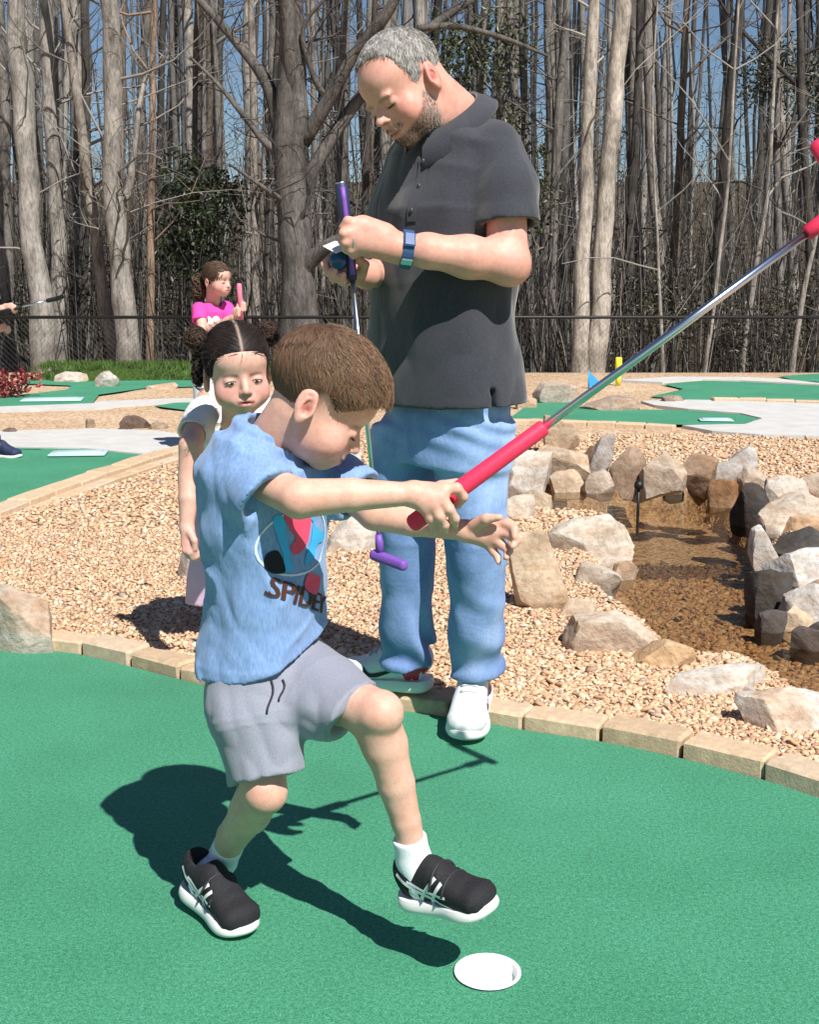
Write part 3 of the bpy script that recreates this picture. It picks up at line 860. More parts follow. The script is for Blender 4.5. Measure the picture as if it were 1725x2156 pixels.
ROCKS = [
 (-70, 116, 1226, 1374, (0.50, 0.45, 0.40), 'large grey boulder at the left edge of the front green', dict(depth=0.7, zb=0.0, cuts=9)),
 (1052, 1158, 948, 1046, WH, 'big white boulder at the near left end of the pond rim', dict(depth=0.8)),
 (1120, 1234, 936, 1000, TN, 'broken tan rock behind the big white boulder', dict(depth=0.6)),
 (1234, 1290, 912, 994, GR, 'upright grey rock leaning in the back rim of the pond', dict(depth=0.6, lean=0.25)),
 (1146, 1220, 872, 948, TN, 'tall pale slab rising behind the pond below the putter grip', dict(depth=0.45)),
 (1286, 1358, 938, 1030, BR, 'upright brown split rock right behind the fountain nozzle', dict(depth=0.6)),
 (1352, 1446, 950, 1034, (0.50, 0.42, 0.34), 'pale topped rock just right of the fountain nozzle', dict(depth=0.7)),
 (1426, 1506, 954, 1030, BR, 'rounded brown rock in the back rim right of the fountain', dict(depth=0.7)),
 (1484, 1560, 968, 1022, GR, 'grey rock in the back rim with a black gap under it', dict(depth=0.6)),
 (1536, 1592, 940, 980, (0.52, 0.52, 0.52), 'small blue grey boulder alone on the gravel behind the pond', dict(depth=0.8, zb=0.03)),
 (1160, 1232, 988, 1034, TN, 'low tan rock at the waterline under the broken rock', dict(depth=0.6, zb=-0.06)),
 (1228, 1300, 988, 1036, (0.48, 0.42, 0.36), 'low grey tan rock at the waterline left of the split rock', dict(depth=0.6, zb=-0.06)),
 (1496, 1560, 1008, 1066, (0.33, 0.21, 0.12), 'rusty brown rock at the right back corner of the pond', dict(depth=0.7, zb=-0.06)),
 (1546, 1618, 1016, 1108, DK, 'black wet rock at the right corner of the pond', dict(depth=0.7, zb=-0.06)),
 (1600, 1760, 1036, 1124, (0.60, 0.54, 0.47), 'broad pale flat rock on the right bank of the pond', dict(depth=0.6)),
 (1580, 1640, 1104, 1212, WH, 'upright whitish rock on the right bank at the water', dict(depth=0.8, zb=-0.04)),
 (1628, 1770, 1114, 1176, (0.085, 0.082, 0.08), 'charcoal rock lying on the right bank', dict(depth=0.6, zb=0.03)),
 (1620, 1780, 1152, 1250, (0.56, 0.55, 0.53), 'large pale grey boulder at the right edge of the photo', dict(depth=0.7)),
 (1576, 1690, 1190, 1310, (0.075, 0.072, 0.07), 'black wet rock under the large pale grey boulder', dict(depth=0.7, zb=-0.08)),
 (1690, 1790, 1222, 1300, BR, 'brown rock at the right edge below the pale grey boulder', dict(depth=0.7, zb=-0.04)),
 (1646, 1714, 1278, 1340, TN, 'small tan stone at the stream edge on the right', dict(depth=0.8, zb=-0.08)),
 (1700, 1800, 1300, 1372, (0.10, 0.09, 0.08), 'dark stone in the stream at the right edge', dict(depth=0.8, zb=-0.08)),
 (1690, 1760, 996, 1050, (0.50, 0.42, 0.34), 'brown and white rock on the gravel at the right edge', dict(depth=0.7, zb=0.03)),
 (1056, 1124, 1040, 1096, (0.58, 0.53, 0.46), 'pale cream rock against the jeans at the pond edge', dict(depth=0.7)),
 (1140, 1328, 1078, 1204, (0.60, 0.55, 0.48), 'wide flat pale slab jutting into the pond', dict(depth=0.55, cuts=14, zb=-0.05)),
 (1074, 1204, 1116, 1296, (0.57, 0.47, 0.35), 'smooth tan slab tilted beside the open hand', dict(depth=0.35, cuts=8, lean=-0.25)),
 (1200, 1304, 1184, 1268, (0.56, 0.51, 0.44), 'small pale rock with a dark hollow beside the stream', dict(depth=0.7, zb=-0.03)),
 (1196, 1404, 1284, 1396, (0.54, 0.46, 0.38), 'long flat grey tan slab along the stream bank', dict(depth=0.45, cuts=14, zb=0.0)),
 (1322, 1454, 1346, 1420, OR, 'orange tan rock at the end of the long slab', dict(depth=0.6, zb=0.0)),
 (1400, 1618, 1398, 1480, (0.66, 0.63, 0.59), 'white flat rock with a crack by the stream', dict(depth=0.5, cuts=10, zb=0.0)),
 (1560, 1790, 1458, 1566, (0.64, 0.62, 0.59), 'white slab at the right edge in front of the stream', dict(depth=0.5, cuts=10, zb=0.0)),
 (688, 800, 1082, 1168, WH, 'white rock behind the jeans beside the purple putter', dict(depth=0.7)),
 (376, 424, 1150, 1222, GR, 'grey rock behind the hanging hand of the girl in white', dict(depth=0.8)),
 (1126, 1212, 806, 852, (0.50, 0.46, 0.42), 'grey boulder behind the narrow turf tongue next to the man', dict(depth=0.7, zb=0.0)),
 (1226, 1342, 834, 868, (0.40, 0.32, 0.26), 'low brown mound of rock behind the putter shaft', dict(depth=0.6, zb=0.0)),
 (1088, 1130, 824, 862, (0.5, 0.44, 0.38), 'small rock beside the polo shirt hem behind the turf', dict(depth=0.7, zb=0.0)),
 (202, 248, 780, 816, (0.50, 0.48, 0.46), 'round grey boulder on the far left green', dict(depth=0.8, zb=0.0)),
 (116, 184, 782, 806, (0.56, 0.52, 0.47), 'flat pale boulder left of the round grey one', dict(depth=0.6, zb=0.0)),
 (258, 314, 874, 902, (0.16, 0.12, 0.10), 'dark brown stone on the gravel strip at the left', dict(depth=0.7, zb=0.0)),
 (312, 352, 888, 904, (0.36, 0.29, 0.23), 'small brown stone next to the dark stone', dict(depth=0.7, zb=0.0)),
 (4, 40, 900, 914, (0.18, 0.14, 0.12), 'small dark stone beside the left concrete path', dict(depth=0.7, zb=0.0)),
 (310, 370, 806, 820, (0.55, 0.48, 0.40), 'low tan stone on the far left green edge', dict(depth=0.6, zb=0.0)),
 (180, 200, 880, 900, (0.42, 0.36, 0.30), 'tiny brown stone in the middle of the gravel strip', dict(depth=0.7, zb=0.0)),
 (1098, 1162, 1028, 1076, TN, 'tan rock wedged between the cream rock and the big white boulder', dict(depth=0.7, zb=-0.03)),
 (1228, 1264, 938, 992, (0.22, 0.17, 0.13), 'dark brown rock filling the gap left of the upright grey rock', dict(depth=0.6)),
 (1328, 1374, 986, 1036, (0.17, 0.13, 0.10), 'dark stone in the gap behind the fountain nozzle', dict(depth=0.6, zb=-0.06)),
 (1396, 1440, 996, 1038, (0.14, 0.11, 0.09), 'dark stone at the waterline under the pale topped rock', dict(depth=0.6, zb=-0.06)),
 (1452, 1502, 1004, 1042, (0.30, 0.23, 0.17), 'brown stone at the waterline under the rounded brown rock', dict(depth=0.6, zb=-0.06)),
 (1556, 1622, 982, 1034, (0.47, 0.40, 0.33), 'tan grey rock above the black wet corner rock', dict(depth=0.6)),
 (1614, 1700, 1002, 1058, (0.58, 0.54, 0.49), 'pale rock behind the broad flat rock on the right bank', dict(depth=0.6)),
 (1636, 1740, 1084, 1128, (0.55, 0.46, 0.36), 'tan rock between the broad flat rock and the charcoal rock', dict(depth=0.6)),
 (1584, 1652, 1204, 1268, (0.50, 0.49, 0.47), 'grey rock on the right bank in front of the black wet one', dict(depth=0.7, zb=-0.05)),
 (1650, 1730, 1228, 1300, (0.58, 0.56, 0.53), 'whitish rock above the small tan stone on the right', dict(depth=0.7, zb=-0.03)),
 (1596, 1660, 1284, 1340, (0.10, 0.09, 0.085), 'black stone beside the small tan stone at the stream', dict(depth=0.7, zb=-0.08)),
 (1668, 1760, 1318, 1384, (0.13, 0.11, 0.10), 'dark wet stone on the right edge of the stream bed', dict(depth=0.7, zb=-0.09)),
 (1288, 1344, 1176, 1218, (0.52, 0.46, 0.39), 'small stone under the tip of the wide slab', dict(depth=0.7, zb=-0.06)),
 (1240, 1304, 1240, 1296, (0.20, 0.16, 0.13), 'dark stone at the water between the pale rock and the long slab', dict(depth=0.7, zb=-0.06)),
 (1176, 1252, 1262, 1312, (0.55, 0.46, 0.36), 'tan stone at the near end of the long slab', dict(depth=0.7, zb=0.02)),
 (1438, 1506, 1384, 1424, (0.50, 0.42, 0.34), 'tan stone between the orange rock and the white cracked rock', dict(depth=0.7, zb=-0.02)),
 (1540, 1600, 1440, 1482, (0.46, 0.43, 0.40), 'grey stone between the two white rocks by the stream', dict(depth=0.7, zb=0.0)),
 (1395, 1440, 832, 850, (0.35, 0.29, 0.24), 'dark stone at the tip of the wide turf lane', dict(depth=0.7, zb=0.0)),
]
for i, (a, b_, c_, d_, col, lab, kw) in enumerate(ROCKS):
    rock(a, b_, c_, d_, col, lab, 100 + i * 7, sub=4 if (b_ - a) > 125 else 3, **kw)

# ---------------------------------------------------------------- fountain nozzle
m_black = simple('black_plastic', (0.012, 0.012, 0.013), 0.45, 0.4)
nz = G(1344, 1078, -0.07)
t = thing('fountain_nozzle', (nz[0], nz[1], -0.07), 'black fountain nozzle standing in the pond', 'fountain')
mb = MB(); mb.tube([(nz[0], nz[1], -0.2), (nz[0], nz[1], 0.06)], 0.008, 10); mb.obj('pipe', m_black, t)
V, F = lathe([(0.008, 0.050), (0.022, 0.056), (0.026, 0.072), (0.020, 0.092), (0.003, 0.096)], (nz[0], nz[1], 0), 16)
mesh_obj('cap', V, F, m_black, t)
# flag and post far right
m_blue = simple('blue_plastic', (0.05, 0.36, 0.78), 0.5, 0.4, namp=0.05); m_yel = simple('yellow_paint', (0.85, 0.72, 0.04), 0.5, 0.4, namp=0.05)
fb = G(1240, 818, 0.0)
t = thing('hole_flag', (fb[0], fb[1], 0), 'small bright blue triangular flag beyond the pond', 'flag')
mb = MB(); mb.tube([(fb[0], fb[1], 0), (fb[0], fb[1], W(1240, 781, fb[1])[2])], 0.008, 8); mb.obj('pole', m_blue, t)
A, B, C_ = W(1241, 782, fb[1]), W(1266, 806, fb[1]), W(1241, 816, fb[1])
n_ = np.array([0, 0.008, 0]); mesh_obj('pennant', [A, B, C_, A + n_, B + n_ * 3, C_ + n_], [(0, 2, 1), (3, 4, 5), (0, 1, 4, 3), (1, 2, 5, 4), (2, 0, 3, 5)], m_blue, t, smooth=False)
fb = G(1302, 812, 0.0)
t = thing('marker_post', (fb[0], fb[1], 0), 'short yellow marker post behind the putter shaft', 'post')
ztop = W(1302, 752, fb[1])[2]
mb = MB(); mb.tube([(fb[0], fb[1], 0), (fb[0], fb[1], ztop * 0.45)], 0.028, 12); mb.obj('post', m_yel, t)
V, F = lathe([(0.028, ztop * 0.45), (0.036, ztop * 0.5), (0.036, ztop * 0.97), (0.025, ztop), (0.001, ztop)], (fb[0], fb[1], 0), 14); mesh_obj('sleeve', V, F, m_yel, t)

# ---------------------------------------------------------------- fence
m_fence = simple('black_vinyl', (0.012, 0.012, 0.012), 0.5, 0.4)
FY0 = 16.3; FT = W(862, 668, FY0)[2]
t = thing('chain_link_fence', (0, FY0, -0.55), 'black chain link fence along the edge of the wood', 'fence')
mb = MB(); mb.tube([(-9, FY0, FT), (9.5, FY0, FT)], 0.021, 8); mb.obj('rail', m_fence, t)
for k in range(7):
    x = -8.2 + 2.9 * k
    mb = MB(); mb.tube([(x, FY0 + 0.03, -0.7), (x, FY0 + 0.03, FT + 0.03)], 0.024, 8); mb.obj('post', m_fence, t)
V = []; F = []
def wire(a, b, rr):
    d = unit(np.array(b) - np.array(a)); s_ = unit(np.cross(d, (0, 1, 0))) * rr; q = np.array([0, 1, 0]) * rr; n0 = len(V)
    for p in (a, b):
        for o_ in (s_, -0.5 * s_ + q, -0.5 * s_ - q): V.append(np.array(p) + o_)
    F.extend([(n0, n0 + 1, n0 + 4, n0 + 3), (n0 + 1, n0 + 2, n0 + 5, n0 + 4), (n0 + 2, n0, n0 + 3, n0 + 5)])
hh = FT + 0.62
for k in range(260):
    x = -9 + k * 0.072
    wire((x, FY0 - 0.01, FT - 0.01), (x + hh, FY0 - 0.01, FT - hh), 0.0012); wire((x, FY0 - 0.014, FT - 0.01), (x - hh, FY0 - 0.014, FT - hh), 0.0012)
o = mesh_obj('wire_mesh', np.array(V), F, m_fence, t, smooth=False); o['kind'] = 'stuff'
# ================================================================== THE WOOD
m_bark, nt, b = new_mat('grey_bark', 0.92, 0.15)
co = objco(nt, (1, 1, 0.28))
f1 = noise(nt, 9, 6, 0.7, co, 0.4); f2 = noise(nt, 40, 5, 0.7, co); f3 = noise(nt, 2.2, 3, 0.5, objco(nt))
c1 = ramp(nt, f1, [(0.30, (0.34, 0.335, 0.33)), (0.5, (0.95, 0.95, 0.95)), (0.7, (1.25, 1.24, 1.22))])
c2 = ramp(nt, f2, [(0.32, (0.55, 0.54, 0.53)), (0.6, (1.08, 1.06, 1.05))])
c3 = ramp(nt, f3, [(0.3, (0.62, 0.60, 0.58)), (0.6, (1.08, 1.07, 1.05))])
nt.links.new(mixc(nt, 1.0, mixc(nt, 1.0, mixc(nt, 1.0, attr(nt), c1, 'MULTIPLY'), c2, 'MULTIPLY'), c3, 'MULTIPLY'), b.inputs['Base Color'])
n1 = bump(nt, f1, 0.7, 0.04)
nt.links.new(bump(nt, f2, 0.5, 0.012, n1), b.inputs['Normal'])
m_twig = simple('twig_bark', (1, 1, 1), 0.9, 0.1, nscale=8, namp=0.25, useattr=True)
PALE, MID, DARK, BRN = (0.36, 0.345, 0.322), (0.20, 0.192, 0.182), (0.090, 0.084, 0.080), (0.17, 0.14, 0.115)

def limb_pts(px, Y, dY=0.0):
    return np.array([W(x, y, Y + dY * i / max(1, len(px) - 1)) for i, (x, y) in enumerate(px)])
def wood(mb, px, w, Y, col, dY=0.0, n=10, seed=0, m=16):
    """limb through points of the photograph with widths in photograph pixels"""
    P = limb_pts(px, Y, dY)
    R = np.interp(np.linspace(0, 1, len(P)), np.linspace(0, 1, len(w)), w) / 2 / PPM(Y, 2.0)
    S = spline(np.c_[P, R], m)
    r = np.random.default_rng(seed)
    wob = wav(S[:, :3], seed + 1, 0.6)
    S[:, 0] += 0.25 * S[:, 3] * wob; S[:, 3] *= 1 + 0.10 * wav(S[:, :3], seed + 2, 1.3)
    mb.tube(S[:, :3], S[:, 3], n, col)
    return S
def sprigs(base, dirs, L, r0, rng, m=4, bend=0.35, lift=0.15):
    n = len(base); P = np.zeros((n, m, 3)); P[:, 0] = base; d = dirs / np.linalg.norm(dirs, axis=1)[:, None]
    for k in range(1, m):
        d = d + rng.normal(0, bend, (n, 3)) * 0.6; d[:, 2] += lift * 0.4; d /= np.linalg.norm(d, axis=1)[:, None]
        P[:, k] = P[:, k - 1] + d * (L / (m - 1))[:, None]
    R = r0[:, None] * np.linspace(1, 0.25, m)[None]
    return P, R
def branchwork(S, rng, nb, zlo=0.5, Lr=(0.6, 2.2), rr=(0.010, 0.028), tw=4):
    """branches and twigs off a stem S rows (x,y,z,r)"""
    ok = S[:, 2] > zlo
    if ok.sum() < 2: return None
    idx = rng.choice(np.where(ok)[0], nb)
    base = S[idx, :3]
    az = rng.uniform(0, 2 * math.pi, nb); el = rng.uniform(0.1, 1.0, nb)
    d = np.stack([np.cos(az) * np.cos(el), np.sin(az) * np.cos(el), np.sin(el)], 1)
    L = rng.uniform(*Lr, nb)
    P, R = sprigs(base, d, L, np.minimum(rng.uniform(*rr, nb), S[idx, 3] * 0.7), rng, 5)
    V, F = tubes_many(P, R, 4)
    out = [(V, F)]
    if tw:
        k = rng.integers(1, 5, nb * tw); i = np.repeat(np.arange(nb), tw)
        b2 = P[i, k]; d2 = rng.normal(size=(nb * tw, 3)); d2[:, 2] = np.abs(d2[:, 2]) * 0.7 + 0.1
        P2, R2 = sprigs(b2, d2, rng.uniform(0.25, 0.9, nb * tw), rng.uniform(0.003, 0.007, nb * tw), rng, 4)
        V2, F2 = tubes_many(P2, R2, 3)
        out.append((V2, F2 + len(V)))
    return np.concatenate([o[0] for o in out]), np.concatenate([o[1] for o in out])
def tree(label, px, w, Y, col, limbs=(), nb=14, seed=0, dY=0.0, group='trees at the edge of the wood', zlo=1.2, lowcol=None):
    P0 = W(px[0][0], px[0][1], Y)
    gzz = float(fz(np.array([P0[0]]), np.array([Y]))[0])
    t = thing('tree', (P0[0], Y, gzz), label, 'tree', group)
    mb = MB()
    r = np.random.default_rng(seed)
    # continue the trunk into the soil and above the frame
    p = [(px[0][0] + (px[0][0] - px[1][0]) * 0.15, px[0][1] + 110)] + list(px)
    dx = (px[-1][0] - px[-2][0]) / max(1, abs(px[-1][1] - px[-2][1]))
    p += [(px[-1][0] + dx * 300, px[-1][1] - 300), (px[-1][0] + dx * 600 + r.normal() * 15, px[-1][1] - 600)]
    ww = [w[0] * 1.35, w[0] * 1.02] + list(w[1:]) + [w[-1] * 0.8, w[-1] * 0.55]
    ww = np.interp(np.linspace(0, 1, len(p)), np.linspace(0, 1, len(ww)), ww)
    S = wood(mb, p, ww, Y, col, dY, 12, seed, 30)
    mb.obj('trunk', m_bark, t)
    for k, (lp, lw, ldY) in enumerate(limbs):
        mb = MB(); L = wood(mb, lp, lw, Y, col, ldY, 9, seed * 31 + k + 1, 18); o = mb.obj('limb', m_bark, t)
        bw = branchwork(L[4:], r, 7, 0.3, (0.3, 1.1), (0.006, 0.014), 4)
        if bw: mesh_obj('twigs', bw[0], bw[1], m_twig, o, col=np.tile(np.array(col) * 0.8, (len(bw[0]), 1)))['kind'] = 'stuff'
    bw = branchwork(S[4:], r, nb, zlo)
    if bw: mesh_obj('crown', bw[0], bw[1], m_twig, t, col=np.tile(np.array(col) * 0.85, (len(bw[0]), 1)))
    return t
tree('pale grey tree trunk nearest the left edge beyond the fence', [(94, 775), (76, 560), (60, 400), (45, 200), (30, 0)], [50, 44, 40], 17.2, PALE, nb=10, seed=1)
tree('second pale trunk from the left with a dark knot', [(128, 782), (125, 500), (108, 250), (92, 0)], [36, 34, 30], 18.2, PALE, nb=10, seed=2)
tree('slim leaning trunk pale below and darker above left of the forked tree', [(243, 780), (215, 600), (186, 380), (160, 200), (132, 0)], [28, 24, 18], 17.6, (0.30, 0.27, 0.24), nb=14, seed=3)
tree('broad pale forked trunk with a dark upper stem left of the girl in pink', [(275, 790), (262, 620), (246, 440), (238, 250), (226, 0)], [58, 50, 44, 42, 40], 17.0, (0.33, 0.31, 0.285), limbs=[([(258, 560), (240, 500), (225, 440)], [20, 16, 10], 0.2), ([(255, 420), (272, 390), (300, 190), (322, 140)], [22, 16, 10, 6], 0.3)], nb=14, seed=4)
tree('thin reddish tan trunk right of the forked tree', [(314, 785), (318, 400), (326, 0)], [18, 15, 13], 17.8, (0.34, 0.25, 0.19), nb=14, seed=5)
tree('pale trunk rising above the holly bush', [(414, 780), (410, 500), (402, 250), (392, 0)], [28, 26, 24], 22.0, PALE, nb=12, seed=6)
tree('big gnarled grey tree with crooked limbs behind the man', [(632, 775), (624, 620), (620, 480), (618, 330)], [96, 78, 72, 66], 16.9, (0.145, 0.136, 0.130), limbs=[
    ([(616, 340), (585, 240), (560, 170), (490, 80), (400, -20)], [40, 30, 26, 20, 14], 0.5),
    ([(622, 340), (630, 220), (610, 100), (600, -60)], [50, 44, 36, 26], -0.2),
    ([(640, 300), (690, 215), (750, 110), (820, 20), (860, -60)], [34, 30, 26, 22, 16], -0.6),
    ([(632, 420), (690, 300), (790, 170), (890, 70), (1010, -10)], [34, 28, 24, 20, 16], 0.7),
    ([(880, 60), (960, 55), (1060, 80), (1155, 118)], [16, 13, 11, 6], 0.2),
    ([(615, 440), (585, 415), (545, 388), (482, 345)], [15, 12, 9, 4], -0.5),
    ([(628, 585), (652, 548), (682, 522), (716, 504)], [40, 36, 32, 26], -0.25),
    ([(600, 330), (560, 300), (520, 250), (460, 180), (400, 120)], [22, 17, 13, 9, 5], 0.2),
    ([(690, 215), (660, 160), (640, 60), (700, -20)], [16, 12, 10, 6], -0.3)], nb=16, seed=7, zlo=0.8)
tree('slim whitish trunk, left one of the pale pair right of the man', [(1222, 790), (1225, 600), (1238, 300), (1250, 0)], [36, 31, 25], 17.0, (0.50, 0.46, 0.41), nb=9, seed=8, zlo=3)
tree('thicker whitish trunk, right one of the pale pair right of the man', [(1256, 790), (1266, 600), (1286, 300), (1312, 0)], [46, 42, 36], 17.1, (0.49, 0.45, 0.40), nb=9, seed=9, zlo=3)
tree('dark trunk crossing behind the putter shaft', [(1500, 800), (1512, 560), (1532, 300), (1562, 0)], [30, 27, 22], 18.5, DARK, nb=14, seed=10)
tree('thin whitish stem curving up beside the dark trunk', [(1484, 795), (1514, 560), (1538, 320), (1546, 180)], [10, 9, 6], 17.3, PALE, nb=8, seed=11, zlo=2)
tree('thin pale stem right of the dark trunk', [(1562, 790), (1592, 560), (1618, 400), (1628, 220)], [12, 11, 8], 18.0, PALE, nb=8, seed=12, zlo=2)
tree('short thin pale sapling behind the yellow post', [(1396, 795), (1392, 680), (1386, 520)], [10, 8, 6], 17.2, PALE, nb=6, seed=13)
tree('thin stem leaning right at the far right edge', [(1668, 790), (1692, 620), (1722, 480), (1745, 300)], [12, 10, 7], 17.3, PALE, nb=8, seed=14)
tree('brown slender trunk between the pale pair and the dark trunk', [(1415, 790), (1424, 480), (1436, 240), (1448, 0)], [20, 17, 14], 19.5, BRN, nb=14, seed=15)
tree('dark slender trunk immediately right of the pale pair', [(1320, 790), (1328, 500), (1342, 240), (1350, 0)], [20, 18, 15], 18.8, DARK, nb=14, seed=16)
tree('grey trunk just right of the man with a fork near his sleeve', [(1168, 790), (1166, 500), (1176, 250), (1196, 0)], [22, 19, 18], 19.0, MID, limbs=[([(1168, 330), (1160, 200), (1150, 60)], [12, 10, 7], 0.2)], nb=12, seed=17)
tree('grey trunk hidden behind the shoulder of the man', [(1120, 790), (1112, 500), (1106, 200), (1100, 0)], [20, 18, 15], 20.0, MID, nb=12, seed=18)
tree('grey trunk at the very left edge of the photo', [(20, 785), (14, 500), (6, 200), (-4, 0)], [30, 27, 22], 19.0, MID, nb=12, seed=19)
tree('dark grey trunk between the second pale trunk and the slim leaning one', [(172, 785), (176, 520), (180, 250), (176, 0)], [24, 20, 17], 20.0, DARK, nb=12, seed=20)
tree('brown grey trunk behind the girl in pink', [(468, 785), (462, 500), (455, 200), (446, 0)], [20, 17, 14], 20.5, MID, nb=12, seed=21)
tree('pale slim trunk right of the girl in pink', [(542, 780), (536, 560), (534, 300), (528, 0)], [20, 17, 15], 19.0, (0.34, 0.31, 0.28), nb=12, seed=22)
tree('grey trunk between the gnarled tree and the man', [(716, 785), (720, 520), (722, 260), (730, 0)], [26, 24, 20], 19.6, MID, nb=12, seed=23)
tree('narrow dark trunk close to the chest of the man', [(772, 785), (768, 520), (776, 260), (790, 0)], [16, 14, 12], 18.6, DARK, nb=12, seed=24)
tree('slender grey trunk near the right edge', [(1650, 790), (1640, 500), (1636, 240), (1640, 0)], [18, 16, 13], 20.2, MID, nb=14, seed=25)
tree('dark grey trunk at the right edge of the photo', [(1712, 790), (1706, 500), (1690, 240), (1684, 0)], [22, 19, 16], 19.4, DARK, limbs=[([(1700, 200), (1640, 140), (1560, 60), (1500, -20)], [12, 10, 8, 5], 0.4)], nb=14, seed=26)

# trees deeper in: alike slender trunks, each its own tree
r = np.random.default_rng(40)
for k in range(62):
    Y = r.uniform(20, 34); px = r.uniform(-60, 1790); w = r.uniform(0.07, 0.24) * PPM(Y, 2)
    c = np.array([PALE, MID, DARK, BRN, MID, (0.28, 0.26, 0.24)][r.integers(6)]) * r.uniform(0.85, 1.1)
    ln = r.normal(0, 22)
    P0 = W(px, 770, Y)
    gzz = float(fz(np.array([P0[0]]), np.array([Y]))[0])
    t = thing('tree', (P0[0], Y, gzz), 'slender bare trunk among many deep in the wood', 'tree', 'bare trunks deep in the wood')
    mb = MB(); S = wood(mb, [(px, 860), (px + ln * 0.3, 560), (px + ln * 0.8 + r.normal() * 8, 250), (px + ln * 1.3, -60), (px + ln * 1.7, -420)], [w * 1.2, w, w * 0.85, w * 0.7, w * 0.5], Y, c, 0, 7, 200 + k, 14)
    mb.obj('trunk', m_bark, t)
    bw = branchwork(S[3:], r, 9, 0.8, (0.6, 2.4), (0.008, 0.02), 3)
    if bw: mesh_obj('crown', bw[0], bw[1], m_twig, t, col=np.tile(c * 0.85, (len(bw[0]), 1)))

# far wood that reads as one mass
r = np.random.default_rng(55)
n = 460
Y = 30 + 60 * r.random(n) ** 1.3; X = r.uniform(-0.68, 0.68, n) * Y; Z = fz(X, Y) - 0.2
H = r.uniform(9, 22, n); rad = r.uniform(0.04, 0.15, n)
P = np.zeros((n, 7, 3)); dr = r.normal(0, 0.05, (n, 2))
for k in range(7):
    P[:, k, 0] = X + dr[:, 0] * H * k / 6 + r.normal(0, 0.06, n) * (k > 0); P[:, k, 1] = Y + dr[:, 1] * H * k / 6; P[:, k, 2] = Z + H * k / 6
R = rad[:, None] * np.linspace(1, 0.4, 7)[None]
V1, F1 = tubes_many(P, R, 5)
tone = (0.04 + 0.24 * r.random(n) ** 1.6)[:, None] * np.array([1.0, 0.93, 0.86])
C1 = np.repeat(tone, 35, 0)
nb = n * 9; ti = r.integers(0, n, nb); kk = r.integers(1, 6, nb); fr_ = r.random(nb)[:, None]
base = P[ti, kk] * (1 - fr_) + P[ti, kk + 1] * fr_
az = r.uniform(0, 6.28, nb); el = r.uniform(0.1, 1.1, nb)
d = np.stack([np.cos(az) * np.cos(el), np.sin(az) * np.cos(el), np.sin(el)], 1)
PB, RB = sprigs(base, d, r.uniform(0.8, 3.2, nb), r.uniform(0.010, 0.028, nb), r, 4)
V2, F2 = tubes_many(PB, RB, 3); C2 = np.repeat(tone[ti] * 0.85, 12, 0)
i3 = r.integers(0, nb, nb * 2); k3 = r.integers(1, 4, nb * 2)
d3 = r.normal(size=(nb * 2, 3)); d3[:, 2] = np.abs(d3[:, 2]) * 0.8
PT, RT = sprigs(PB[i3, k3], d3, r.uniform(0.4, 1.4, nb * 2), r.uniform(0.004, 0.010, nb * 2), r, 3)
V3, F3 = tubes_many(PT, RT, 3); C3 = np.repeat(tone[ti[i3]] * 0.9, 9, 0)
o = mesh_obj('far_wood', np.concatenate([V1, V2, V3]), np.concatenate([F1, F2 + len(V1), F3 + len(V1) + len(V2)]), m_twig, None, col=np.concatenate([C1, C2, C3]))
tag(o, 'dense mass of bare grey trunks and twigs far back in the wood', 'wood', None, 'stuff')

# saplings and brush behind the fence
n = 3800
Y = 17.4 + 18 * r.random(n) ** 1.4; X = r.uniform(-0.6, 0.6, n) * Y; Z = fz(X, Y) - 0.05
H = r.uniform(0.8, 4.2, n); d = np.stack([r.normal(0, 0.16, n), r.normal(0, 0.16, n), np.ones(n)], 1)
PS, RS = sprigs(np.stack([X, Y, Z], 1), d, H, r.uniform(0.005, 0.017, n), r, 5, 0.10, 0.0)
V1, F1 = tubes_many(PS, RS, 3)
tone = np.where(r.random(n)[:, None] < 0.22, r.uniform(0.25, 0.4, n)[:, None], r.uniform(0.04, 0.14, n)[:, None]) * np.array([1.0, 0.91, 0.81])
C1 = np.repeat(tone, 15, 0)
n2 = n * 3; ti = r.integers(0, n, n2); k2 = r.integers(1, 5, n2)
d = r.normal(size=(n2, 3)); d[:, 2] = np.abs(d[:, 2]) * 0.9
PT, RT = sprigs(PS[ti, k2], d, r.uniform(0.2, 0.9, n2), r.uniform(0.002, 0.005, n2), r, 3)
V2, F2 = tubes_many(PT, RT, 3); C2 = np.repeat(tone[ti], 9, 0)
o = mesh_obj('undergrowth', np.concatenate([V1, V2]), np.concatenate([F1, F2 + len(V1)]), m_twig, None, col=np.concatenate([C1, C2]))
tag(o, 'tangle of thin saplings and twigs behind the fence', 'undergrowth', None, 'stuff')

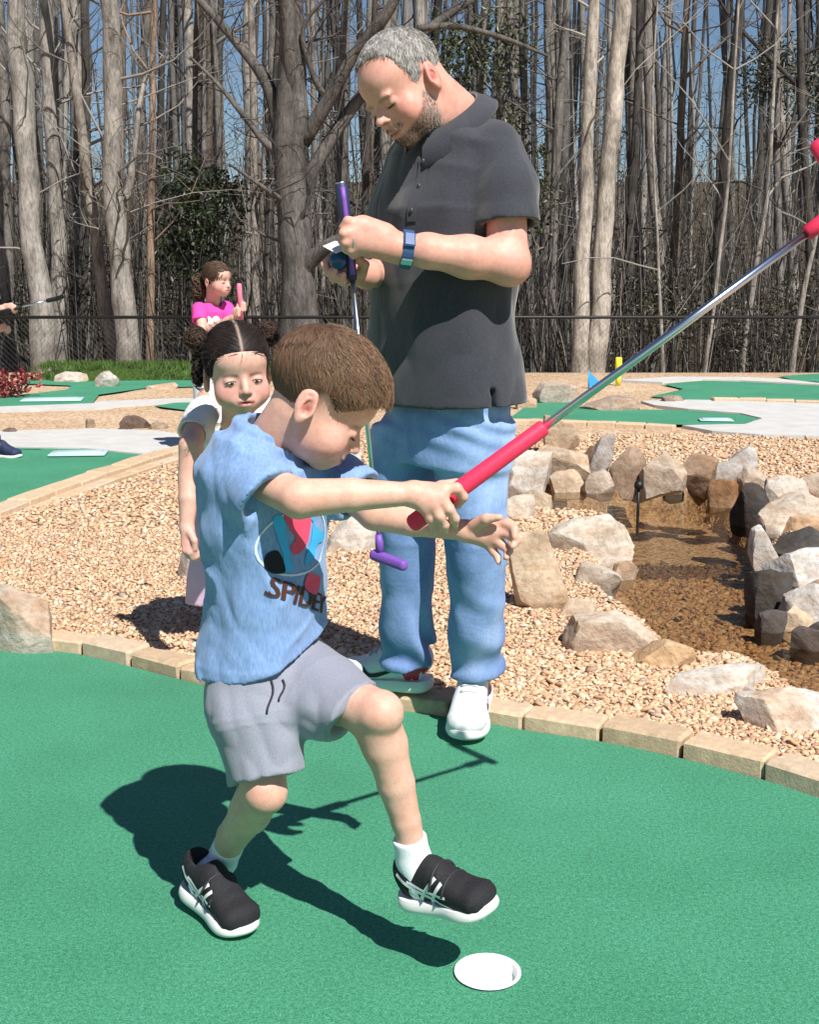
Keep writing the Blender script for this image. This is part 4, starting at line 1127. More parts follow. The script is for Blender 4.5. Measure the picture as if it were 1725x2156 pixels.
# leaves
def leaves(centers, size, rng, up=0.3):
    n = len(centers)
    a = rng.normal(size=(n, 3)); a /= np.linalg.norm(a, axis=1)[:, None]
    b = rng.normal(size=(n, 3)); b[:, 2] += up; b -= a * (a * b).sum(1)[:, None]; b /= np.linalg.norm(b, axis=1)[:, None]
    s = size[:, None]; w = s * rng.uniform(0.28, 0.5, n)[:, None]
    nrm = np.cross(a, b)
    V = np.stack([centers - a * s, centers + b * w * 0.9 + nrm * w * 0.25 - a * s * 0.1, centers + a * s, centers - b * w * 0.9 + nrm * w * 0.25 + a * s * 0.1], 1)
    return V.reshape(-1, 3), np.arange(4 * n).reshape(-1, 4)
m_leaf = simple('leaf', (1, 1, 1), 0.45, 0.5, nscale=5, namp=0.2, useattr=True)
def bush(name, label, cat, blobs, n, size, col, seed, stem=None, group=None):
    """foliage inside ellipsoids given as (px,py,Y,rx,rz,ry in metres)"""
    r = np.random.default_rng(seed)
    w = np.array([b[3] * b[4] * b[5] for b in blobs]); w = w / w.sum()
    k = r.choice(len(blobs), n, p=w)
    B = np.array([[*W(b[0], b[1], b[2]), b[3], b[5], b[4]] for b in blobs])
    u = r.normal(size=(n, 3)); u /= np.linalg.norm(u, axis=1)[:, None]; u *= (r.random(n) ** 0.5)[:, None]
    cl = r.normal(size=(n // 14 + 1, 3)) * 0.10; ci = r.integers(0, len(cl), n)
    C = B[k, :3] + u * B[k, 3:] ; C = C + cl[ci] * B[k, 3:] * 0.8
    g = wav(C, seed, 1.1) ; keep = g > -0.55; C = C[keep]
    V, F = leaves(C, r.uniform(size * 0.6, size * 1.2, len(C)), r)
    cc = np.array(col)[None] * r.uniform(0.45, 1.5, (len(C), 1)) * (1 + 0.15 * r.normal(size=(len(C), 3)))
    c0 = B[:, :3].mean(0)
    gzz = float(fz(np.array([c0[0]]), np.array([c0[1]]))[0])
    t = thing(name, (c0[0], c0[1], gzz), label, cat, group)
    mesh_obj('foliage', V, F, m_leaf, t, col=np.clip(np.repeat(cc, 4, 0), 0.003, 1), smooth=False)
    mb = MB()
    for q in range(5):
        e = B[q % len(B), :3] + r.normal(size=3) * B[q % len(B), 3:] * 0.4
        mid = (np.array([c0[0], c0[1], gzz]) + e) / 2 + r.normal(size=3) * 0.08
        mb.tube(spline([(c0[0] + r.normal() * 0.06, c0[1] + r.normal() * 0.06, gzz - 0.1), mid, e], 10), np.linspace(0.03, 0.008, 10), 6, MID)
    mb.obj('stem', m_bark, t)
    return t
HOLLY = (0.026, 0.040, 0.014)
bush('holly_bush', 'dark evergreen holly above the girl in pink', 'bush', [(390, 400, 18.3, 0.55, 0.6, 0.6), (440, 470, 18.1, 0.55, 0.5, 0.6), (370, 520, 18.4, 0.5, 0.45, 0.6), (480, 400, 18.6, 0.4, 0.4, 0.5), (420, 560, 18.2, 0.4, 0.4, 0.5)], 3400, 0.060, HOLLY, 61)
bush('evergreen_tree', 'dull green evergreen behind the head of the man', 'tree', [(980, 180, 19.5, 0.8, 0.7, 0.6), (1060, 90, 19.8, 0.6, 0.6, 0.5), (1090, 300, 19.2, 0.5, 0.7, 0.5), (960, 90, 20, 0.5, 0.5, 0.5), (1130, 420, 19.0, 0.4, 0.6, 0.5)], 3600, 0.055, (0.060, 0.070, 0.030), 62)
bush('evergreen_tree', 'olive pine foliage at the upper right', 'tree', [(1640, 140, 21, 0.9, 0.5, 0.6), (1700, 190, 20.6, 0.6, 0.5, 0.6), (1600, 190, 21.3, 0.5, 0.3, 0.5)], 2600, 0.05, (0.055, 0.060, 0.028), 63)
bush('shrub', 'dark olive brush behind the fence right of the pale pair', 'shrub', [(1350, 700, 17.9, 0.8, 0.5, 0.5), (1420, 640, 18.4, 0.8, 0.6, 0.5), (1300, 640, 18.6, 0.5, 0.6, 0.5)], 2200, 0.045, (0.050, 0.050, 0.024), 64)
bush('shrub', 'dark brush behind the fence at the left trunks', 'shrub', [(180, 620, 18.9, 0.7, 0.7, 0.5), (60, 660, 19.2, 0.6, 0.6, 0.5), (340, 640, 18.6, 0.5, 0.7, 0.5)], 2200, 0.045, (0.040, 0.042, 0.020), 65)
bush('shrub', 'olive brush behind the fence at the right edge', 'shrub', [(1600, 690, 18.1, 0.8, 0.6, 0.5), (1690, 640, 18.6, 0.6, 0.7, 0.5), (1540, 720, 18.0, 0.5, 0.4, 0.5)], 2000, 0.045, (0.058, 0.054, 0.030), 66)
# brown and olive leaves through the brush
n = 38000
Y = 17.5 + 22 * r.random(n) ** 1.2; X = r.uniform(-0.6, 0.6, n) * Y; Z = fz(X, Y) + 0.05 + 3.6 * r.random(n) ** 1.9 * (Y / 20)
C = np.stack([X, Y, Z], 1); keep = wav(C, 77, 0.45) > -0.15; C = C[keep]
V, F = leaves(C, r.uniform(0.025, 0.06, len(C)), r)
pal = np.array([(0.050, 0.052, 0.022), (0.085, 0.066, 0.040), (0.040, 0.038, 0.020), (0.13, 0.10, 0.065), (0.06, 0.06, 0.028)])
cc = pal[r.integers(0, 5, len(C))] * r.uniform(0.6, 1.3, (len(C), 1))
tag(mesh_obj('brush_leaves', V, F, m_leaf, None, col=np.repeat(cc, 4, 0), smooth=False), 'olive and brown leaves through the brush behind the fence', 'undergrowth', None, 'stuff')
# red shrub at the left edge
rb = G(12, 838, 0.0)
r2 = np.random.default_rng(70)
t = thing('red_shrub', (rb[0], rb[1], 0), 'low dark red leafy shrub at the left edge beside the far green', 'shrub')
u = r2.normal(size=(520, 3)); u /= np.linalg.norm(u, axis=1)[:, None]; u *= (r2.random(520) ** 0.4)[:, None]
C = np.array([rb[0], rb[1], 0.12]) + u * np.array([0.28, 0.2, 0.14]) + np.stack([np.round(u[:, 0] * 2) * 0.04, 0 * u[:, 0], np.abs(u[:, 0]) * 0.08], 1)
V, F = leaves(C, r2.uniform(0.02, 0.05, 520), r2, 0.8)
cc = np.array([(0.30, 0.045, 0.05)]) * r2.uniform(0.4, 1.5, (520, 1))
mesh_obj('foliage', V, F, m_leaf, t, col=np.repeat(cc, 4, 0), smooth=False)
mb = MB()
for q in range(5): mb.tube([(rb[0] + q * 0.01, rb[1], -0.01), (rb[0] + (q - 2) * 0.08, rb[1], 0.16)], [0.008, 0.003], 5, BRN)
mb.obj('stem', m_bark, t)
# ================================================================== PEOPLE
def SDF_fn(S, fn, mode='i', k=0.004, lo=(-1e9,) * 3, hi=(1e9,) * 3): return S._op(fn, lo, hi, mode, k)
SDF.fn = SDF_fn
def pose(yaw, pitch, roll):
    yaw, pitch, roll = map(math.radians, (yaw, pitch, roll))
    f = np.array([math.cos(yaw) * math.cos(pitch), math.sin(yaw) * math.cos(pitch), -math.sin(pitch)])
    rt = np.array([math.sin(yaw), -math.cos(yaw), 0]); up = np.cross(rt, f)
    r2 = rt * math.cos(roll) + up * math.sin(roll)
    return np.stack([r2, f, np.cross(r2, f)], 1)           # columns: the person's right, forward, up

m_skin, nt, b = new_mat('skin', 0.52, 0.4)
co = objco(nt)
c2 = ramp(nt, noise(nt, 75, 5, 0.65, co), [(0.28, (0.94, 0.84, 0.82)), (0.5, (1.0, 0.99, 0.98)), (0.72, (1.05, 1.08, 1.08))])
c3 = ramp(nt, noise(nt, 17, 4, 0.6, co), [(0.3, (0.97, 0.88, 0.85)), (0.65, (1.03, 1.05, 1.06))])
c4 = ramp(nt, noise(nt, 520, 1, 0.5, co), [(0.26, (0.80, 0.68, 0.62)), (0.36, (1, 1, 1))])
nt.links.new(mixc(nt, 1.0, mixc(nt, 1.0, mixc(nt, 1.0, attr(nt), c2, 'MULTIPLY'), c3, 'MULTIPLY'), c4, 'MULTIPLY'), b.inputs['Base Color'])
nt.links.new(bump(nt, noise(nt, 420, 3, 0.6, co), 0.22, 0.0012), b.inputs['Normal'])
s_ = sock(b, 'Subsurface Weight')
if s_:
    s_.default_value = 0.18
    sock(b, 'Subsurface Radius').default_value = (0.9, 0.35, 0.2); sock(b, 'Subsurface Scale').default_value = 0.008
m_hair = simple('hair', (1, 1, 1), 0.6, 0.35, nscale=70, namp=0.2, useattr=True)
m_dark = simple('dark_detail', (0.02, 0.014, 0.012), 0.5, 0.3)

def head_ops(S, C, R, s, kind='child'):
    """adds a head; local centimetres: x right, y forward, z up, origin between the ears"""
    u = 0.01 * s
    T = lambda *p: C + R @ (np.array(p, float) * u)
    ad = kind == 'man'
    jz = -1.1 if ad else 0.0
    E = lambda c, r, k=0.8, mode='u', M=None: S.ell(T(*c), np.array(r) * u, R if M is None else R @ M, k * u, mode)
    E((0, 0.9, 5.0), (7.2, 9.0, 7.7))
    E((0, 5.2, 5.0), (5.9, 5.3, 4.6), 1.5)                                   # forehead
    E((0, 4.1, -0.6), (6.0, 5.9, 6.7), 1.5)                                  # middle face
    E((0, 4.8, -3.8 + jz * 0.5), (5.4 if ad else 4.9, 4.2, 3.6), 1.5)        # jaw
    E((0, 7.9, -5.8 + jz), (2.2 if not ad else 2.6, 1.9, 1.8), 1.6)          # chin
    for x in (-1, 1):
        E((x * 3.7, 6.6, -2.3), (2.5, 2.6, 2.7), 1.8)                        # cheek
        E((x * 3.1, 11.0, 0.9), (1.9, 1.5, 1.15), 1.3, 's')                  # eye socket
        E((x * 2.9, 8.55, 0.85), (1.55, 1.25, 1.15), 0.5)                    # lid over the eyeball
        if ad: E((x * 2.6, 9.4, 2.5), (2.4, 1.1, 0.7), 0.9)                  # brow ridge
    E((0, 9.3, -3.9 + jz * 0.7), (2.6, 1.5, 1.7), 1.5)                       # mouth barrel
    nz_ = 1.12 if ad else 1.0
    S.cap(T(0, 9.7, 1.6), T(0, 11.55 * (1.03 if ad else 1), -1.0), 0.55 * u, 0.72 * u * nz_, 0.9 * u)
    E((0, 10.0, -0.6), (1.05 * nz_, 1.45, 1.75), 0.7)
    E((0, 9.9, -2.7 + jz * 0.4), (1.7, 0.85, 0.9), 0.9)
    E((0, 11.5 * (1.03 if ad else 1), -1.15), (0.85 * nz_, 0.75, 0.65), 0.5)
    for x in (-1, 1):
        E((x * 0.95 * nz_, 10.7, -1.55), (0.62, 0.8, 0.55), 0.4)
        E((x * 0.5, 11.1, -2.0), (0.32, 0.42, 0.3), 0.2, 's')
    zl = -3.75 + jz * 0.7
    E((0, 10.55, zl + 0.30), (1.75, 0.55, 0.38), 0.45); E((0, 10.4, zl - 0.55), (1.45, 0.6, 0.45), 0.45)
    E((0, 11.1, zl - 0.10), (1.9, 0.75, 0.13) if kind != 'girl' else (1.25, 0.85, 0.26), 0.25, 's')
    if kind != 'girl':
        for x in (-1, 1): S.cap(T(x * 1.9, 10.15, zl - 0.05), T(x * 3.0, 8.95, zl + 1.0), 0.16 * u, 0.10 * u, 0.35 * u, 's')
    for x in (-1, 1):                                                        # ears
        M = rotz(x * -0.38) @ rotx(0.22)
        a = lambda p: (x * (6.9 + p[0]), p[1], p[2])
        E(a((0.15, -0.5, 0.45)), (0.85, 1.8, 2.85), 0.5, 'u', M)
        E(a((0.15, -0.15, -1.9)), (0.6, 0.9, 1.1), 0.5, 'u', M)
        E(a((1.16, -0.35, 0.6)), (0.80, 1.25, 2.2), 0.18, 's', M)
        S.cap(T(*a((0.62, -0.95, 1.3))), T(*a((0.55, -1.15, -0.7))), 0.24 * u, 0.28 * u, 0.18 * u)
        S.cap(T(*a((0.62, -0.95, 1.3))), T(*a((0.60, 0.05, 1.9))), 0.22 * u, 0.2 * u, 0.25 * u)
        E(a((0.55, 0.95, -0.2)), (0.42, 0.45, 0.6), 0.35)
        E(a((0.72, 0.05, -0.2)), (0.60, 0.70, 0.95), 0.18, 's')
    return T
def lashes(parent, C, R, s, sides=(-1, 1), z=0.30, r=0.11, fan=False):
    u = 0.01 * s
    for x in sides:
        pts = []
        for t in np.linspace(-1, 1, 11):
            lx = 2.9 + 1.35 * t; zz = z + 0.22 * t * t - 0.10
            q = 1 - ((lx - 2.9) / 1.58) ** 2 - ((zz - 0.85) / 1.17) ** 2
            pts.append(C + R @ (np.array([x * lx, 8.55 + 1.27 * math.sqrt(max(q, 0.02)) + 0.05, zz]) * u))
        mb = MB(); mb.tube(pts, np.array([0.4, 0.7, 0.9, 1, 1, 1, 1, 1, 0.9, 0.7, 0.4]) * r * u, 6, (1, 1, 1)); mb.obj('eyelash', m_dark, parent)
        if fan:
            V1, F1 = ico(2); c = C + R @ (np.array([x * 3.3, 9.62, z - 0.02]) * u)
            mesh_obj('lid_line', c + (V1 * np.array([1.0, 0.34, 0.20]) * u) @ R.T, F1, m_dark, parent)
def head_local(V, C, R, s): return (V - C) @ R / (0.01 * s)
def blob(L, c, r): return np.exp(-(((L - np.array(c)) / np.array(r)) ** 2).sum(1))
def mixcol(col, c, f): return col * (1 - f[:, None]) + np.array(c)[None] * f[:, None]
def paint_face(col, L, kind, lip, flush, brow):
    ad = kind == 'man'; jz = -1.1 if ad else 0.0; zl = -3.75 + jz * 0.7
    near = (np.abs(L[:, 0]) < 9) & (L[:, 1] > -4) & (L[:, 2] > -9) & (L[:, 2] < 14)
    for x in (-1, 1):
        col = mixcol(col, flush, 0.75 * blob(L, (x * 4.4, 7.8, -1.8), (2.6, 3.4, 2.4)))
        col = mixcol(col, flush, 0.75 * blob(L, (x * 7.4, -0.5, 0.4), (1.2, 2.2, 3.0)))
        col = mixcol(col, (0.42, 0.10, 0.10), 0.85 * blob(L, (x * 7.1, 0.0, -0.1), (0.55, 0.75, 0.9)))  # reddish ear hollow, its shade painted in darker for depth
        col = mixcol(col, (0.48, 0.13, 0.12), 0.7 * blob(L, (x * 7.25, -0.5, 1.6), (0.45, 1.0, 0.55)))  # groove of the upper ear, shade painted in likewise
        # brows
        by = L[:, 2] - (2.35 - 0.10 * (np.abs(L[:, 0]) - 2.8) ** 2)
        f = np.exp(-(by / 0.36) ** 2) * np.clip((4.9 - np.abs(L[:, 0])) / 0.8, 0, 1) * np.clip((np.abs(L[:, 0]) - 1.0) / 0.5, 0, 1) * (L[:, 1] > 6) * (np.sign(L[:, 0]) == x)
        col = mixcol(col, brow, 0.8 * f)
        f = np.exp(-((L[:, 2] - (0.25 + 0.05 * (np.abs(L[:, 0]) - 2.9) ** 2)) / 0.22) ** 2) * np.clip((1.5 - np.abs(np.abs(L[:, 0]) - 2.95)) / 0.3, 0, 1) * (L[:, 1] > 7.5) * (np.sign(L[:, 0]) == x)
        if kind != 'girl': col = mixcol(col, (0.05, 0.03, 0.025), 0.85 * f)
        col = mixcol(col, (0.30, 0.07, 0.06), 0.8 * blob(L, (x * 0.5, 11.1, -1.95), (0.35, 0.5, 0.3)))
    col = mixcol(col, flush, 0.35 * blob(L, (0, 11.9, -1.2), (1.0, 1, 1.0)))
    lipf = np.exp(-((L[:, 2] - (zl - 0.12)) / 0.62) ** 4) * np.clip((2.15 - np.abs(L[:, 0])) / 0.5, 0, 1) * (L[:, 1] > 9.0)
    col = mixcol(col, lip, 0.75 * lipf)
    slit = np.exp(-((L[:, 2] - (zl - 0.10 + (0.0 if kind == 'girl' else 0.07) * L[:, 0] ** 2)) / 0.17) ** 2) * np.clip((2.1 - np.abs(L[:, 0])) / 0.4, 0, 1) * (L[:, 1] > 9.0)
    col = mixcol(col, (0.16, 0.03, 0.03), 0.8 * slit)
    if kind == 'girl': col = mixcol(col, (0.13, 0.02, 0.025), 0.9 * blob(L, (0, 10.4, zl - 0.1), (0.95, 1.2, 0.26)))
    return col

def strands(roots, dirs, L, w, keep, rng, col0, col1, m=7, wave=0.0, curl=None, grav=(0, 0, -0.10), lift=None):
    """hair locks as thin three sided tubes; keep(P) pushes points outside the head"""
    n = len(roots); P = np.zeros((n, m, 3)); P[:, 0] = roots
    d = dirs / (np.linalg.norm(dirs, axis=1)[:, None] + 1e-9)
    ph = rng.uniform(0, 6.28, n)
    for k in range(1, m):
        d = d + np.array(grav) + rng.normal(0, 0.10 + wave, (n, 3)) * 0.6
        d /= np.linalg.norm(d, axis=1)[:, None]
        q = P[:, k - 1] + d * (L / (m - 1))[:, None]
        q = keep(q, k / (m - 1))
        P[:, k] = q
        dn = q - P[:, k - 1]; d = dn / (np.linalg.norm(dn, axis=1)[:, None] + 1e-9)
    R = w[:, None] * np.array([0.7] + [1.0] * (m - 3) + [0.7, 0.2])[None, :m]
    V, F = tubes_many(P, R, 3)
    t = np.tile(np.repeat(np.linspace(0, 1, m), 3), n)[:, None]
    vr = np.repeat(rng.uniform(0.78, 1.22, n), m * 3)[:, None]
    C = (np.array(col0)[None] * (1 - t) + np.array(col1)[None] * t) * vr
    return V, F, np.clip(C, 0.003, 0.95)
def sample_surface(V, Q, n, rng, ok=None):
    a = V[Q]; ar = np.linalg.norm(np.cross(a[:, 2] - a[:, 0], a[:, 3] - a[:, 1]), axis=1)
    if ok is not None: ar = ar * ok[Q].all(1)
    i = rng.choice(len(Q), n, p=ar / ar.sum())
    u = rng.random((n, 2))
    P = (a[i, 0] * ((1 - u[:, :1]) * (1 - u[:, 1:])) + a[i, 1] * (u[:, :1] * (1 - u[:, 1:])) + a[i, 2] * (u[:, :1] * u[:, 1:]) + a[i, 3] * ((1 - u[:, :1]) * u[:, 1:]))
    nr = np.cross(a[i, 2] - a[i, 0], a[i, 3] - a[i, 1]); nr /= np.linalg.norm(nr, axis=1)[:, None] + 1e-12
    return P, nr
def hair_cap(C, R, s, c, r, hl, res=0.003, rough=0.0, seed=0):
    """scalp hair volume: ellipsoid above the hair line z > hl(y, |x|) (local centimetres)"""
    u = 0.01 * s
    S = SDF(); S.ell(C + R @ (np.array(c) * u), np.array(r) * u, R)
    def cut(X, Y, Z):
        x, y, z = X - C[0], Y - C[1], Z - C[2]
        lx = np.abs(R[0, 0] * x + R[1, 0] * y + R[2, 0] * z) / u; ly = (R[0, 1] * x + R[1, 1] * y + R[2, 1] * z) / u; lz = (R[0, 2] * x + R[1, 2] * y + R[2, 2] * z) / u
        return (hl(ly, lx) - lz) * u * 0.7
    S.fn(cut, 'i', 0.006)
    if rough: S.disp(lambda P: rough * wav((P - C) @ R, seed, (70, 45, 45)))
    return S.mesh(res)

def finger(S, pts, r, k=0.004):
    for i in range(len(pts) - 1):
        S.cap(pts[i], pts[i + 1], r[i], r[i + 1], k)
def limb(S, pts, r, k=0.005):
    for i in range(len(pts) - 1): S.cap(pts[i], pts[i + 1], r[i], r[i + 1], k)
def hem_cut(S, a, b, r, depth=0.04, wall=0.006, big=0.12, hollow=True):
    """ends a sleeve or trouser leg at b (running from a to b) and opens it"""
    a = np.array(a); b = np.array(b); d = unit(b - a)
    s1 = unit(np.cross(d, (0.3, 0.2, 0.9))); s2 = np.cross(d, s1)
    S.box(b + d * big * 0.5, (big, big, big * 0.5), np.stack([s1, s2, d], 1), 0.001, 0.002, 's')
    if hollow: S.cap(b - d * depth, b + d * 0.02, r - wall - 0.006, r - wall, 0.003, 's')
def frame_of(d, up):
    d = unit(d); up = np.array(up, float); x = unit(np.cross(d, up)); return np.stack([x, d, np.cross(x, d)], 1)

def decal(name, polys, frame, target, mat, parent, step=0.003, off=0.0015, thick=True, maxd=0.25):
    """flat print: polygons (u,v in metres) laid on a surface. frame = (origin, u axis, v axis, direction of projection)"""
    O, U, Vv, D = [np.array(q, float) for q in frame]
    D = unit(D); VV = []; FF = []
    for poly in polys:
        P = np.array(poly, float); lo = P.min(0); hi = P.max(0)
        nx = max(2, int((hi[0] - lo[0]) / step) + 2); ny = max(2, int((hi[1] - lo[1]) / step) + 2)
        bm = bmesh.new()
        vs_ = [bm.verts.new((p[0], p[1], 0)) for p in P]
        try: bm.faces.new(vs_)
        except Exception: bm.free(); continue
        for i in range(nx):
            g = list(bm.verts) + list(bm.edges) + list(bm.faces)
            bmesh.ops.bisect_plane(bm, geom=g, plane_co=(lo[0] + (i + 0.5) * step, 0, 0), plane_no=(1, 0, 0))
        for j in range(ny):
            g = list(bm.verts) + list(bm.edges) + list(bm.faces)
            bmesh.ops.bisect_plane(bm, geom=g, plane_co=(0, lo[1] + (j + 0.5) * step, 0), plane_no=(0, 1, 0))
        bmesh.ops.triangulate(bm, faces=bm.faces)
        bm.verts.index_update(); n0 = len(VV); ok = []
        for v in bm.verts:
            p = O + U * v.co.x + Vv * v.co.y
            h = target.ray_cast(Vector(p - D * maxd * 0.5), Vector(D), maxd)
            if h[0] is None: ok.append(False); VV.append(p)
            else:
                n = np.array(h[1]); n = n if n.dot(D) < 0 else -n
                ok.append(True); VV.append(np.array(h[0]) + n * off)
        for f in bm.faces:
            ii = [v.index for v in f.verts]
            if all(ok[i] for i in ii): FF.append(tuple(n0 + i for i in ii))
        bm.free()
    if not FF: return None
    if len(polys) == 1:                 # one patch of print stays one patch
        par = list(range(len(VV)))
        def root(a):
            while par[a] != a: par[a] = par[par[a]]; a = par[a]
            return a
        for f in FF:
            for q in f[1:]: par[root(q)] = root(f[0])
        cnt = {}
        for f in FF: cnt[root(f[0])] = cnt.get(root(f[0]), 0) + 1
        big = max(cnt, key=cnt.get); FF = [f for f in FF if root(f[0]) == big]
    use = sorted({i for f in FF for i in f}); mp = {i: k for k, i in enumerate(use)}
    return mesh_obj(name, np.array([VV[i] for i in use]), [tuple(mp[i] for i in f) for f in FF], mat, parent)
import bmesh
def text_polys(s, size, shear=0.0):
    cu = bpy.data.curves.new('t', 'FONT'); cu.body = s; cu.size = size; cu.align_x = 'CENTER'; cu.resolution_u = 3
    o = bpy.data.objects.new('t', cu); COL.objects.link(o)
    dg = bpy.context.evaluated_depsgraph_get(); me = o.evaluated_get(dg).to_mesh()
    out = [[(me.vertices[i].co.x, me.vertices[i].co.y) for i in p.vertices] for p in me.polygons]
    o.evaluated_get(dg).to_mesh_clear(); bpy.data.objects.remove(o); bpy.data.curves.remove(cu)
    return out

def sole_mesh(T, L, w, hgt, flare=1.0, spring=0.012, heel_rise=0.0):
    """moulded sole: closed outline in three rings"""
    half = [(0.0, 0.0), (0.015, 0.42), (0.07, 0.72), (0.18, 0.82), (0.35, 0.78), (0.50, 0.80), (0.66, 0.97), (0.78, 1.0), (0.88, 0.86), (0.96, 0.52), (1.0, 0.0)]
    R_ = [(f, ww) for f, ww in half]; Lh = [(f, -ww) for f, ww in half[-2:0:-1]]
    out = spline(np.array(R_ + Lh), 64, True)
    V = []; n = len(out)
    for zf, sc in ((0.0, 0.86), (0.12, 0.97), (0.45, 1.04), (0.80, 1.0), (1.0, 0.94)):
        for f, ww in out:
            f2 = 0.5 + (f - 0.5) * (0.94 + 0.06 * (sc - 0.86) / 0.18)
            zz = hgt * zf * (1.0 + 0.25 * np.clip(0.45 - f, 0, 1)) + spring * max(0, (f - 0.72) / 0.28) ** 2 * (1 - 0.3 * zf) + 0.006 * max(0, (0.12 - f) / 0.12) ** 2
            V.append(T(ww * w * sc, f2 * L, zz))
    F = []
    for r_ in range(4):
        for j in range(n):
            k = (j + 1) % n; F.append((r_ * n + j, r_ * n + k, (r_ + 1) * n + k, (r_ + 1) * n + j))
    F.append(tuple(range(n - 1, -1, -1))); F.append(tuple(4 * n + j for j in range(n)))
    return np.array(V), F
def shoe(parent, heel, toe, up, L, W_, m_up, m_sole, name='shoe', sole_h=0.022, up_h=1.0, res=0.0026, open_=1.0):
    """heel and toe: points on the underside; returns (object, frame, bvh of upper)"""
    heel = np.array(heel, float); toe = np.array(toe, float); d = unit(toe - heel)
    up = unit(np.array(up) - d * np.dot(up, d)); side = np.cross(d, up)
    R = np.stack([side, d, up], 1); k = L / 0.19
    T = lambda x, y, z: heel + R @ (np.array([x, y, z], float))
    w = W_ / 2
    Vs, Fs = sole_mesh(T, L, w, sole_h)
    S = SDF(); z0 = sole_h * 0.9; h = 0.030 * k * up_h
    S.loft([(*T(0, L * f, z0 + h * zc), w * ww, h * hh) for f, ww, zc, hh in ((0.09, 0.58, 1.05, 1.15), (0.25, 0.72, 1.1, 1.2), (0.45, 0.75, 1.0, 1.1), (0.62, 0.86, 0.68, 0.85), (0.78, 0.90, 0.48, 0.68), (0.90, 0.70, 0.38, 0.48))], side, 0.006, power=2.4)
    S.ell(T(0, L * 0.84, z0 + h * 0.35), (w * 0.86, L * 0.13, h * 0.78), R, 0.012)
    S.ell(T(0, L * 0.15, z0 + h * 1.5), (w * 0.70, L * 0.15, h * 1.1), R, 0.012)
    S.ell(T(0, L * 0.40, z0 + h * 1.7), (w * 0.52, L * 0.14, h * 0.8), R @ rotx(-0.35), 0.012)
    S.plane(T(0, 0, z0 - 0.006), -up)
    S.ell(T(0, L * 0.21, z0 + h * 2.75), (w * 0.54 * open_, L * 0.15, h * 1.5), R, 0.003, 's')
    Vu, Qu = S.mesh(res, 2)
    o = mesh_obj(name, Vu, Qu, m_up, parent)
    mesh_obj('sole', Vs, Fs, m_sole, o, sharp=50)
    return o, (T, R, k, w, z0, h), bvh_of(Vu, Qu)
def stroke(pts, w):
    """ribbon polygon along a 2-D polyline"""
    P = np.array(pts, float); T = np.gradient(P, axis=0); T /= np.linalg.norm(T, axis=1)[:, None] + 1e-12
    N = np.stack([-T[:, 1], T[:, 0]], 1); ww = np.broadcast_to(np.array(w, float), (len(P),))[:, None] / 2
    A = P + N * ww; B = P - N * ww
    return [[tuple(A[i]), tuple(A[i + 1]), tuple(B[i + 1]), tuple(B[i])] for i in range(len(P) - 1)]
SKIN_B, SKIN_M, SKIN_G = (0.70, 0.430, 0.335), (0.67, 0.365, 0.290), (0.69, 0.425, 0.350)
# ------------------------------------------------------------------ the boy
boy = thing('person', (W(560, 1900, 2.1)[0], 2.1, 0), 'boy in blue T-shirt and grey shorts stepping on the front green with a putter', 'person', None)
BC, BR_, BS = np.array([-0.1735, 2.06, 0.945]), pose(10, 38, -2), 1.0
S = SDF()
T = head_ops(S, BC, BR_, BS, 'child')
nb0 = W(556, 962, 2.09)
S.cap(T(0, -1.0, -2.4), nb0, 0.037, 0.046, 0.02)
S.loft([(*W(556, 1400, 2.11), 0.088, 0.065), (*W(556, 1180, 2.10), 0.085, 0.062), (*W(558, 1000, 2.085), 0.082, 0.052)], (0.55, 0.83, 0), 0.02)
# right arm, holding the club
rs, re, rw = W(502, 990, 2.03), W(630, 1050, 1.935), W(872, 1040, 1.95)
rm = W(740, 1042, 1.938)
limb(S, [rs, re], [0.029, 0.0315]); limb(S, [re, rm, rw], [0.0315, 0.0262, 0.0178])
KN = [W(938, 1030, 1.948), W(928, 1046, 1.936), W(913, 1059, 1.934), W(898, 1070, 1.938)]
for i, q in enumerate(KN): S.cap(rw, q, 0.0165, 0.0118, 0.010)
S.cap(W(900, 1035, 1.955), W(915, 1050, 1.945), 0.014, 0.014, 0.01)
finger(S, [KN[0], W(962, 1028, 1.945), W(976, 1046, 1.955), W(964, 1064, 1.965)], [0.0105, 0.0088, 0.0078, 0.0066])
finger(S, [KN[1], W(946, 1072, 1.930), W(958, 1092, 1.938), W(958, 1108, 1.950)], [0.0105, 0.0086, 0.0076, 0.0062])
finger(S, [KN[2], W(926, 1088, 1.930), W(936, 1106, 1.938), W(937, 1120, 1.950)], [0.0102, 0.0084, 0.0074, 0.0060])
finger(S, [KN[3], W(906, 1092, 1.936), W(914, 1108, 1.944), W(914, 1121, 1.954)], [0.0096, 0.0076, 0.0066, 0.0056])
finger(S, [W(892, 1038, 1.962), W(930, 1024, 1.985), W(962, 1016, 1.995)], [0.012, 0.0095, 0.0075])
